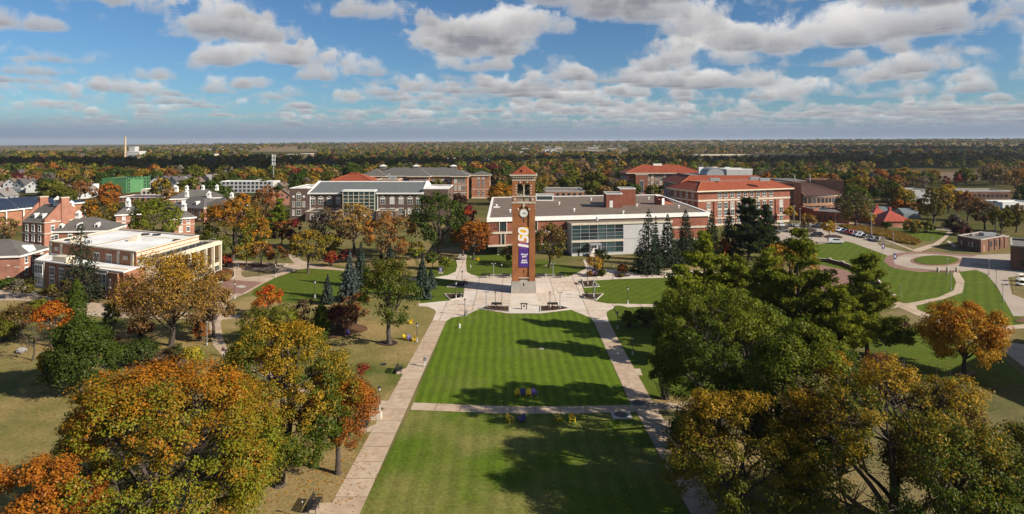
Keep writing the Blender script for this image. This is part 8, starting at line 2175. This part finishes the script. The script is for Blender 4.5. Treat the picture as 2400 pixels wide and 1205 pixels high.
# bell frame, stone block, boulder, hydrant, bollards, covers, signs
def bell_frame():
    x, y, _ = P(1228, 725.5); r = empty('yard_bell', (x, y, .04), 'small black bell hung in a timber frame before the tower', 'bell')
    for s in (-.55, .55): b = MB(); b.box(s - .09, s + .09, -.09, .09, 0, 1.15); add(b, 'post', 'black_iron', r)
    b = MB(); b.hexa([(-.85, -.12, 1.15), (.85, -.12, 1.15), (.85, .12, 1.15), (-.85, .12, 1.15)], [(-.7, -.12, 1.33), (.7, -.12, 1.33), (.7, .12, 1.33), (-.7, .12, 1.33)]); add(b, 'beam', 'black_iron', r)
    b = MB(); b.lathe([(.22, .55), (.17, .65), (.12, .9), (.05, 1.02)], n=12); add(b, 'bell', 'bronze', r)
bell_frame()
def stone_block():
    x, y, _ = P(881, 981); r = empty('stone_block', (x, y, 0), 'square pale stone block with a plaque by the west walk', 'monument')
    b = MB(); b.hexa([(-.75, -.5, 0), (.75, -.5, 0), (.75, .5, 0), (-.75, .5, 0)], [(-.72, -.47, .75), (.72, -.47, .75), (.72, .47, .85), (-.72, .47, .85)]); add(b, 'block', 'stone', r)
    b = MB(); b.hexa([(-.5, -.3, .785), (.5, -.3, .785), (.5, .3, .835), (-.5, .3, .835)], [(-.5, -.3, .80), (.5, -.3, .80), (.5, .3, .86), (-.5, .3, .86)]); add(b, 'plaque', 'tile_hip', r)
stone_block()
def boulder():
    x, y, _ = P(50, 825); b = MB(); g = np.random.default_rng(4); n = 10
    prof = [(.75, 0), (.85, .25), (.6, .6), (.25, .75)]; b.lathe(prof, (x, y, 0), n); b.v = [(vx + g.normal(0, .06), vy + g.normal(0, .06), vz + g.normal(0, .04)) for vx, vy, vz in b.v]
    tag(b.obj('boulder', 'granite'), 'grey boulder on the left lawn', 'boulder')
boulder()
def hydrant():
    x, y, _ = P(1077, 769); r = empty('fire_hydrant', (x, y, 0), 'white fire hydrant on the quad lawn below the plaza', 'hydrant')
    b = MB(); b.lathe([(.2, 0), (.2, .08), (.14, .1), (.14, .6), (.19, .62), (.19, .7), (.12, .82), (.03, .9)], n=12); add(b, 'barrel', 'hydrant_white', r)
    for s in (-1, 1): b = MB(); b.tube([(0, 0, .48), (s * .24, 0, .48)], .07, 8); add(b, 'nozzle', 'hydrant_white', r)
hydrant()
for px, lb in ((2198, 'left of three stone bollards at the turning circle'), (2220.5, 'middle stone bollard at the turning circle'), (2242, 'right of three stone bollards at the turning circle')):
    x, y, _ = P(px, 637.5); r = empty('bollard', (x, y, 0), lb, 'bollard', 'stone bollards at the turning circle'); b = MB(); b.lathe([(.38, 0), (.34, 1.0), (.42, 1.05), (.42, 1.2)], n=4); add(b, 'post', 'stone', r); b = MB(); b.lathe([(.42, 1.2), (.05, 1.4)], n=4); add(b, 'cap', 'stone', r)
for px, py, rr, m, lb in ((1494, 945, .95, 'dark_metal', 'round dark manhole cover where the east walk meets the cross walk'), (1456, 972, .95, 'dark_metal', 'round manhole cover in a concrete square below the cross walk'), (1269, 817.5, .45, 'stone', 'small pale round cover in the quad lawn'), (899, 854.5, .5, 'dark_metal', 'dark drain cover in the straw lawn by the west walk')):
    x, y, _ = P(px, py); r = empty('manhole_cover', (x, y, 0), lb, 'manhole cover'); b = MB(); b.lathe([(rr, .04), (rr, .055)], n=24); add(b, 'cover', m, r); b = MB(); b.lathe([(rr * .6, .056), (rr * .6, .062)], n=20); add(b, 'rim', 'stone_grey' if m == 'stone' else 'black_iron', r)
    if py == 972: sheet('cover_pad', [(x - 1.3, y - 1.3), (x + 1.3, y - 1.3), (x + 1.3, y + 1.3), (x - 1.3, y + 1.3)], .022, 'concrete_new')
for px, py, lb in ((1033, 641, 'purple and white sign slab on the lawn left of the plaza'), (1392, 645, 'purple sign in the round bed at the library')):
    x, y, _ = P(px, py); r = empty('campus_sign', (x, y, 0), lb, 'sign'); b = MB(); b.box(-.6, .6, -.12, .12, 0, .35); add(b, 'foot', 'stone', r); b = MB(); b.box(-.5, .5, -.07, .07, .35, 1.75); p = add(b, 'panel', 'sign_purple', r)
    for k in range(3): b = MB(); b.box(-.3, .3, -.085, -.071, .6 + .35 * k, .72 + .35 * k); add(b, 'lettering', 'print_white', p)
def utility_box(px, py, lb):
    x, y, _ = P(px, py); r = empty('utility_box', (x, y, 0), lb, 'utility box'); b = MB(); b.box(-.22, .22, -.18, .18, 0, 1.0); add(b, 'cabinet', 'lamp_pale', r); b = MB(); b.box(-.25, .25, -.2, .2, 1.0, 1.05); add(b, 'lid', 'galvanised', r)
utility_box(1093, 740.5, 'slim pale utility box beside the plaza lantern')
# low curving wall of the terrace: brick panels between stone piers with a stone coping
def terrace_wall():
    pts = [Vector(P2(*p)) for p in ((1905, 611), (1945, 615), (1975, 622), (2003, 632), (2030, 645), (2055, 662), (2078, 684), (2094, 703))]
    r = empty('terrace_wall', (pts[3].x, pts[3].y, 0), 'low curving brick wall with pale coping along the east terrace', 'wall')
    for a, b in zip(pts, pts[1:]):
        w = Wall(a, b); m = MB(); m.wbox(w, .2, w.L - .2, 0, .85, -.15, .15); m.obj('brick_panel', 'brick_red', r); m = MB(); m.wbox(w, .15, w.L - .15, .85, 1.0, -.25, .25); m.obj('coping', 'stone', r)
    for p in pts: m = MB(); m.box(p.x - .35, p.x + .35, p.y - .35, p.y + .35, 0, 1.15); q = m.obj('pier', 'brick_red', r); m = MB(); m.box(p.x - .42, p.x + .42, p.y - .42, p.y + .42, 1.15, 1.3); m.obj('pier_cap', 'stone', q)
terrace_wall()

# ---------------------------------------------------------------- vehicles
def paint(name, c): 
    m, nt, out = new_mat(name); b = nt.nodes.new('ShaderNodeBsdfPrincipled'); b.inputs['Base Color'].default_value = (*c, 1); b.inputs['Roughness'].default_value = .3; b.inputs['Coat Weight'].default_value = .6; nt.links.new(b.outputs[0], out.inputs[0])
for n_, c_ in dict(white=(.72, .72, .71), black=(.015, .015, .017), grey=(.10, .105, .11), silver=(.42, .43, .44), red=(.30, .012, .014), blue=(.02, .045, .13), bronze=(.14, .105, .07)).items(): paint('paint_' + n_, c_)
mat('tail_red', (.30, .01, .01), rough=.3); mat('head_clear', (.7, .7, .68), rough=.2)
PROF = {  # side outline, x along the car (front at -), z up
    'sedan': [(-2.3, .35), (-2.32, .65), (-2.1, .78), (-1.1, .95), (-.45, 1.40), (.75, 1.44), (1.55, 1.05), (2.2, 1.0), (2.3, .7), (2.25, .35)],
    'suv': [(-2.3, .40), (-2.32, .8), (-2.1, .98), (-1.25, 1.12), (-.7, 1.66), (1.6, 1.70), (2.15, 1.18), (2.28, 1.1), (2.3, .75), (2.25, .40)],
    'van': [(-2.5, .40), (-2.52, .85), (-2.3, 1.05), (-1.75, 1.25), (-1.1, 1.88), (2.1, 1.92), (2.45, 1.75), (2.5, 1.0), (2.5, .7), (2.45, .40)],
    'pickup': [(-2.7, .45), (-2.72, .9), (-2.5, 1.08), (-1.5, 1.18), (-.95, 1.78), (.45, 1.80), (.75, 1.22), (2.6, 1.20), (2.7, .9), (2.65, .45)]}
WINQ = {'sedan': [(-.95, 1.0), (-.42, 1.34), (.72, 1.38), (1.35, 1.06)], 'suv': [(-1.05, 1.16), (-.65, 1.58), (1.5, 1.62), (1.9, 1.2)], 'van': [(-1.55, 1.28), (-1.05, 1.78), (1.0, 1.80), (1.0, 1.30)], 'pickup': [(-1.35, 1.24), (-.9, 1.70), (.4, 1.72), (.62, 1.26)]}
_cars = {}
def car_meshes(kind, col):
    if (kind, col) in _cars: return _cars[(kind, col)]
    pr = PROF[kind]; m = MB(); W = .90 if kind == 'sedan' else .95
    def ys(z): return W if z < 1.0 else W - (z - 1.0) * .32
    i = m.verts([(x, -ys(z), z) for x, z in pr] + [(x, ys(z), z) for x, z in pr]); n = len(pr)
    m.face([i + k for k in range(n)][::-1]); m.face([i + n + k for k in range(n)])
    for k in range(n): m.face([i + k, i + (k + 1) % n, i + n + (k + 1) % n, i + n + k])
    bm = bmesh.new(); me = m.mesh('body', 'paint_' + col); bm.from_mesh(me); bmesh.ops.recalc_face_normals(bm, faces=bm.faces)
    bmesh.ops.bevel(bm, geom=list(bm.edges), offset=.06, segments=2, affect='EDGES', profile=.6); bm.to_mesh(me); bm.free()
    g = []
    for s in (-1, 1):
        q = MB(); wq = WINQ[kind]; j = q.verts([(x, s * (ys(z) + .012), z) for x, z in wq] + [(x, s * (ys(z) - .05), z) for x, z in wq])
        for f in ((0, 1, 2, 3), (0, 4, 5, 1), (1, 5, 6, 2), (2, 6, 7, 3), (3, 7, 4, 0)): q.face([j + t for t in f])
        g.append(('side_window', q.mesh('side_window', 'glass')))
    a, b = {'sedan': (3, 4), 'suv': (3, 4), 'van': (3, 4), 'pickup': (3, 4)}[kind]
    for nm, (p0, p1) in (('windscreen', (pr[a], pr[b])), ('rear_window', {'sedan': (pr[6], pr[5]), 'suv': (pr[6], pr[5]), 'van': ((2.5, 1.15), (2.46, 1.7)), 'pickup': (pr[6], pr[5])}[kind])):
        d = Vector((p1[0] - p0[0], p1[1] - p0[1])); nn = Vector((-d.y, d.x)).normalized() * .02
        if (nm == 'windscreen' and nn.x > 0) or (nm == 'rear_window' and nn.x < 0): nn = -nn
        lo, hi = Vector(p0) + d * .12 + nn, Vector(p0) + d * .9 + nn
        q = MB(); y0, y1 = ys(lo.y) - .12, ys(hi.y) - .12
        q.hexa([(lo.x, -y0, lo.y), (lo.x, y0, lo.y), (hi.x, y1, hi.y), (hi.x, -y1, hi.y)], [(lo.x + nn.x, -y0, lo.y + nn.y), (lo.x + nn.x, y0, lo.y + nn.y), (hi.x + nn.x, y1, hi.y + nn.y), (hi.x + nn.x, -y1, hi.y + nn.y)]); g.append((nm, q.mesh(nm, 'glass')))
    L0, L1 = pr[0][0], pr[-1][0]
    for s in (-1, 1):
        q = MB(); q.box(L0 - .03, L0 + .18, s * .68 - .18, s * .68 + .18, .66, .80); g.append(('headlight', q.mesh('headlight', 'head_clear')))
        q = MB(); q.box(L1 - .05, L1 + .06, s * .72 - .14, s * .72 + .14, .75, .95); g.append(('taillight', q.mesh('taillight', 'tail_red')))
    t = MB(); t.tube([(0, -.11, 0), (0, .11, 0)], .33, 16); r = MB(); r.tube([(0, -.12, 0), (0, .12, 0)], .20, 12)
    _cars[(kind, col)] = (me, g, t.mesh('tyre', 'tyre'), r.mesh('rim', 'rim'), (L0 + .85, L1 - .9), W)
    return _cars[(kind, col)]
def car(kind, col, px, py, rz, label):
    me, g, t, r, ax, W = car_meshes(kind, col)
    x, y, _ = P(px, py); root = empty({'sedan': 'parked_car', 'suv': 'parked_car', 'van': 'parked_van', 'pickup': 'pickup_truck'}[kind], (x, y, .025), label, {'van': 'van', 'pickup': 'truck'}.get(kind, 'car'), 'vehicles in the car park', rz)
    add(me, 'body', None, root)
    for nm, m in g: add(m, nm, None, root)
    for a in ax:
        for s in (-1, 1):
            w = add(t, 'wheel', None, root); w.location = (a, s * (W - .10), .33); q = add(r, 'rim', None, w)
for k, c, px, py, rz, lb in (('suv', 'white', 1832, 531.5, 1.3, 'white car in the far left corner of the car park'), ('sedan', 'black', 1851, 531.5, 1.3, 'black car second from the left in the far row'), ('sedan', 'silver', 1866, 531.5, 1.3, 'silver car in the middle of the far row'), ('sedan', 'blue', 1884, 531, 1.3, 'dark blue car at the right of the far row'), ('sedan', 'grey', 1832.5, 544, .25, 'grey sedan standing alone at the left of the car park'), ('pickup', 'grey', 1920, 533, .15, 'dark grey pickup truck below the low brick block'),
                             ('suv', 'black', 1914, 554, -.15, 'black hatchback on the near side of the car park'), ('van', 'white', 1958, 571, 2.95, 'white van at the edge of the green lawn'), ('sedan', 'red', 1957, 540, .45, 'red car at the upper end of the long row'), ('sedan', 'white', 1969, 542.5, .45, 'white car second in the long row'), ('sedan', 'blue', 1980, 545, .45, 'navy car third in the long row'), ('suv', 'red', 1990, 548, .45, 'red car left of the bright red one in the long row'), ('suv', 'red', 1999, 550, .45, 'bright red car in the middle of the long row'),
                             ('suv', 'silver', 2010, 552.5, .45, 'silver car right of the red ones in the long row'), ('sedan', 'white', 2018.5, 555, .45, 'pale car between silver and black in the long row'), ('sedan', 'black', 2029, 557.5, .45, 'black sedan in the lower half of the long row'), ('sedan', 'grey', 2046, 563, .45, 'dark grey sedan next to the last of the long row'), ('suv', 'bronze', 2061, 566.5, .45, 'bronze car at the lower end of the long row')):
    car(k, c, px, py, rz, lb)
def cart(px, py, lb):
    x, y, _ = P(px, py); r = empty('golf_cart', (x, y, .05), lb, 'golf cart', 'golf carts at the right edge', .2)
    b = MB(); b.hexa([(-1.1, -.55, .3), (1.1, -.55, .3), (1.1, .55, .3), (-1.1, .55, .3)], [(-1.0, -.55, .62), (1.1, -.55, .7), (1.1, .55, .7), (-1.0, .55, .62)]); add(b, 'body', 'white_paint', r)
    b = MB(); b.box(-.1, .5, -.5, .5, .7, .85); b.box(.4, .52, -.5, .5, .85, 1.25); add(b, 'seat', 'black_iron', r)
    b = MB(); b.hexa([(-.95, -.6, 1.82), (1.05, -.6, 1.82), (1.05, .6, 1.82), (-.95, .6, 1.82)], [(-.85, -.52, 1.92), (.95, -.52, 1.92), (.95, .52, 1.92), (-.85, .52, 1.92)]); add(b, 'canopy', 'white_roof', r)
    for a in (-.85, .95):
        for s in (-.5, .5): b = MB(); b.tube([(a, s, .6), (a, s, 1.84)], .025, 5); add(b, 'canopy_post', 'black_iron', r)
    for a in (-.75, .75):
        for s in (-.5, .5): b = MB(); b.tube([(a, s - .09, .24), (a, s + .09, .24)], .24, 12); add(b, 'wheel', 'tyre', r)
cart(2392, 660, 'golf cart with white canopy parked behind at the right edge'); cart(2394, 670, 'golf cart with white canopy parked in front at the right edge')

# ---------------------------------------------------------------- people
for n_, c_ in dict(skin=(.45, .26, .18), cloth_grey=(.20, .21, .23), cloth_brown=(.16, .095, .075), cloth_navy=(.02, .025, .045), cloth_pale=(.62, .60, .58), cloth_dark=(.03, .03, .035), pack_tan=(.30, .19, .06), cap_pale=(.55, .60, .66), hair_dark=(.03, .022, .016), print_red=(.5, .05, .04)).items(): mat(n_, c_, rough=.8)
def person(px, py, rz, label, top, legs, head, extra):
    """one skinned body, mid-stride, coloured by what covers it"""
    J = dict(pel=(0, 0, .96), chest=(0, .01, 1.30), neck=(0, .01, 1.47), head=(0, -.02, 1.60), crown=(0, -.02, 1.72), lh=(-.10, 0, .92), lk=(-.11, -.14, .52), la=(-.11, -.20, .10), lt=(-.11, -.36, .05), rh=(.10, 0, .92), rk=(.11, .03, .50), ra=(.11, .22, .14), rt=(.11, .08, .06),
             ls=(-.19, .01, 1.40), le=(-.26, .10, 1.14), lw=(-.25, -.02, .92), lf=(-.24, -.06, .80), rs=(.19, .01, 1.40), re=(.26, -.04, 1.13), rw=(.25, -.20, .97), rf=(.24, -.26, .88))
    Rr = dict(pel=.155, chest=.17, neck=.06, head=.10, crown=.07, lh=.095, lk=.068, la=.045, lt=.04, rh=.095, rk=.068, ra=.045, rt=.04, ls=.075, le=.05, lw=.036, lf=.034, rs=.075, re=.05, rw=.036, rf=.034)
    E_ = [('pel', 'chest'), ('chest', 'neck'), ('neck', 'head'), ('head', 'crown'), ('pel', 'lh'), ('lh', 'lk'), ('lk', 'la'), ('la', 'lt'), ('pel', 'rh'), ('rh', 'rk'), ('rk', 'ra'), ('ra', 'rt'), ('chest', 'ls'), ('ls', 'le'), ('le', 'lw'), ('lw', 'lf'), ('chest', 'rs'), ('rs', 're'), ('re', 'rw'), ('rw', 'rf')]
    ks = list(J); me = bpy.data.meshes.new('person'); me.from_pydata([J[k] for k in ks], [(ks.index(a), ks.index(b)) for a, b in E_], [])
    o = bpy.data.objects.new('body', me); COL.objects.link(o)
    o.modifiers.new('s', 'SKIN'); o.modifiers.new('d', 'SUBSURF').levels = 2
    for k, sv in zip(ks, me.skin_vertices[0].data): sv.radius = (Rr[k], Rr[k] * (.78 if k in ('chest', 'pel') else 1)); sv.use_root = (k == 'pel')
    dg = bpy.context.evaluated_depsgraph_get(); dg.update(); bm_ = bpy.data.meshes.new_from_object(o.evaluated_get(dg)); bpy.data.objects.remove(o)
    for m in ('skin', top, legs, 'cloth_dark', head): bm_.materials.append(MATS[m])
    for p in bm_.polygons:
        c = p.center; p.use_smooth = True
        p.material_index = 3 if c.z < .12 else 4 if c.z > 1.60 or (c.z > 1.52 and c.y > .03) else 0 if c.z > 1.49 else 1 if (c.z > .93 and abs(c.x) < .22 or c.z > .97) else (0 if abs(c.x) > .2 and c.z > .74 else 2)
    x, y, _ = P(px, py); r = empty('person', (x, y, .035), label, 'person', None, rz)
    add(bm_, 'body', None, r)
    if extra == 'pack': b = MB(); b.hexa([(-.16, .12, 1.0), (.16, .12, 1.0), (.16, .30, 1.02), (-.16, .30, 1.02)], [(-.14, .12, 1.44), (.14, .12, 1.44), (.14, .25, 1.42), (-.14, .25, 1.42)]); add(b, 'backpack', 'pack_tan', r)
    if extra == 'print': b = MB(); b.box(-.11, .11, -.165, -.15, 1.25, 1.36); add(b, 'shirt_print', 'print_red', r)
    if extra == 'coat': b = MB(); b.lathe([(.24, .80), (.22, 1.0), (.20, 1.2)], n=14); add(b, 'coat_skirt', top, r)
person(996, 859.5, 0, 'walking student in grey with tan backpack and pale cap on the west walk', 'cloth_grey', 'cloth_pale', 'cap_pale', 'pack')
person(507, 756, .2, 'person in brown coat walking on the curved path by the hall', 'cloth_brown', 'cloth_dark', 'hair_dark', 'coat')
person(523, 836, 0.1, 'person in navy shirt and pale trousers on the lower curved path', 'cloth_navy', 'cloth_pale', 'hair_dark', 'print')

# ---------------------------------------------------------------- low planting
def tufts(name, polys, n, hgt, cols, label, cat, seed, wid=0.05):
    """grasses and perennials: blades rising from the ground, too many to count"""
    g = np.random.default_rng(seed); V, C = [], []
    for poly in polys:
        q = np.array(poly); lo, hi = q.min(0), q.max(0); got = 0; k = int(n * area([tuple(p) for p in poly]))
        while got < k:
            x, y = g.uniform(lo[0], hi[0]), g.uniform(lo[1], hi[1])
            if not inside(x, y, [tuple(p) for p in poly]): continue
            got += 1; h = hgt * g.uniform(.5, 1.25); a = g.uniform(0, 6.28); d = np.array([math.cos(a), math.sin(a), 0]) * wid * g.uniform(.6, 1.6); l = np.array([g.normal(0, .22) * h, g.normal(0, .22) * h, h]); b = np.array([x, y, .05])
            V.append([b - d, b + d, b + l + d * .35, b + l - d * .35]); C.append(cols[g.integers(len(cols))])
    V, C = np.array(V), np.array(C)
    me = quads_to_mesh(name, V, np.zeros(len(V)), np.clip(g.normal(.5, .25, len(V)), 0, 1), 'leaf_far')
    at = me.attributes.new('leafcol', 'FLOAT_COLOR', 'FACE'); at.data.foreach_set('color', np.concatenate([C, np.ones((len(C), 1))], 1).astype(np.float32).reshape(-1))
    o = bpy.data.objects.new(name, me); COL.objects.link(o); tag(o, label, cat, kind='stuff')
tufts('prairie_grass', [px_poly([(1968, 530), (2010, 530), (2080, 542), (2130, 555), (2160, 568), (2148, 575), (2110, 570), (2050, 552), (1990, 541)])], 22, 1.0, [LC['tan'], LC['gold'], LC['brown'], (.20, .17, .05)], 'golden prairie grass strip between the car row and the path', 'grass', 1, .10)
tufts('bed_planting', [px_poly(p) for p in ([(1130, 723.5), (1143, 720), (1190, 720), (1190, 729), (1160, 728)], [(1270, 729), (1270, 720), (1314, 720), (1328, 724), (1300, 728)], [(1046, 691), (1080, 691), (1076, 698), (1056, 702)], [(1370, 691), (1408, 690.5), (1395, 702), (1373, 699)], [(1367, 661), (1387, 659), (1400, 671), (1372, 673)], [(1377, 641), (1394, 634), (1408, 641), (1402, 648), (1381, 647)])], 5, .35, [LC['moss'], LC['brown'], LC['olive'], LC['maroon']], 'low perennials dotted over the mulched plaza beds', 'planting', 2, .09)
tufts('ornamental_grass', [px_poly([(505, 655), (520, 640), (545, 637), (546, 648), (528, 655)])], 30, .8, [LC['rust'], LC['brown'], LC['tan']], 'tawny ornamental grasses in the bed at the hall corner', 'grass', 3, .07)

def fallen_leaves():
    g = np.random.default_rng(31); P_, C = [], []
    for X, Y, R, c, kind in TREES:
        if Y > 190 or kind not in ('broad', 'shrub') or R < 1.2: continue
        n = int(min(700, 60 * R)); a = g.uniform(0, 6.28, n); r = R * 1.5 * g.random(n) ** .6
        P_.append(np.stack([X - .25 * R + r * np.cos(a), Y + r * np.sin(a), np.full(n, .06)], 1)); C.append(np.tile(np.array(LC[c if c not in ('green', 'moss', 'olive', 'juniper', 'lime') else 'tan']), (n, 1)))
    pos, C = np.concatenate(P_), np.concatenate(C); n = len(pos)
    v = leaf_quads(pos, unit(np.array([0, 0, 1.0]) + g.normal(0, .25, (n, 3))), .10, g, .8)
    me = quads_to_mesh('fallen_leaves', v, np.zeros(n), g.random(n), 'leaf_far'); at = me.attributes.new('leafcol', 'FLOAT_COLOR', 'FACE'); at.data.foreach_set('color', np.concatenate([C, np.ones((n, 1))], 1).astype(np.float32).reshape(-1))
    o = bpy.data.objects.new('fallen_leaves', me); COL.objects.link(o); tag(o, 'fallen autumn leaves scattered on grass and walks under the trees', 'leaves', kind='stuff')
fallen_leaves()
# ---------------------------------------------------------------- broken cloud overhead, out of frame, placed to shade the country beyond
def overhead_clouds():
    g = np.random.default_rng(12); off = np.array([math.cos(R_(SUN_AZ)), -math.sin(R_(SUN_AZ))]) / math.tan(R_(SUN_EL)); z0 = 1150.0
    mb = MB()
    for (x, y, rx, ry) in ((-500, 940, 640, 200), (450, 1050, 480, 210), (1150, 1300, 600, 330), (1700, 2300, 800, 400)):
        c = np.array([x, y]) + off * z0
        for _ in range(26):
            a, r = g.uniform(0, 6.28), g.random() ** .5; s = g.uniform(.16, .34)
            px_, py_ = c[0] + math.cos(a) * r * rx * .8, c[1] + math.sin(a) * r * ry * .8
            R1 = s * (rx + ry) / 2; n = 12
            mb.lathe([(R1 * .5, 0), (R1 * .95, R1 * .18), (R1, R1 * .35), (R1 * .75, R1 * .62), (R1 * .35, R1 * .8)], (px_, py_, z0 + g.uniform(-20, 20)), n)
    o = mb.obj('clouds', 'cloud_white'); o['kind'] = 'stuff'; tag(o, 'broken clouds overhead out of frame, placed to shade the far country', 'clouds')
m_, nt_, out_ = new_mat('cloud_white'); d_ = nt_.nodes.new('ShaderNodeBsdfDiffuse'); d_.inputs[0].default_value = (.9, .9, .9, 1); nt_.links.new(d_.outputs[0], out_.inputs[0])
overhead_clouds()


def haze():
    m, nt, out = new_mat('haze'); v = nt.nodes.new('ShaderNodeVolumePrincipled'); v.inputs['Color'].default_value = (.80, .87, .95, 1); v.inputs['Density'].default_value = 4.2e-5; v.inputs['Anisotropy'].default_value = .2
    nt.links.new(v.outputs[0], out.inputs['Volume'])
    b = MB(); b.box(-31000, 31000, -31000, 31000, -140, 105); o = b.obj('haze', 'haze'); o['kind'] = 'stuff'; tag(o, 'thin pale haze over the country', 'haze')
haze()
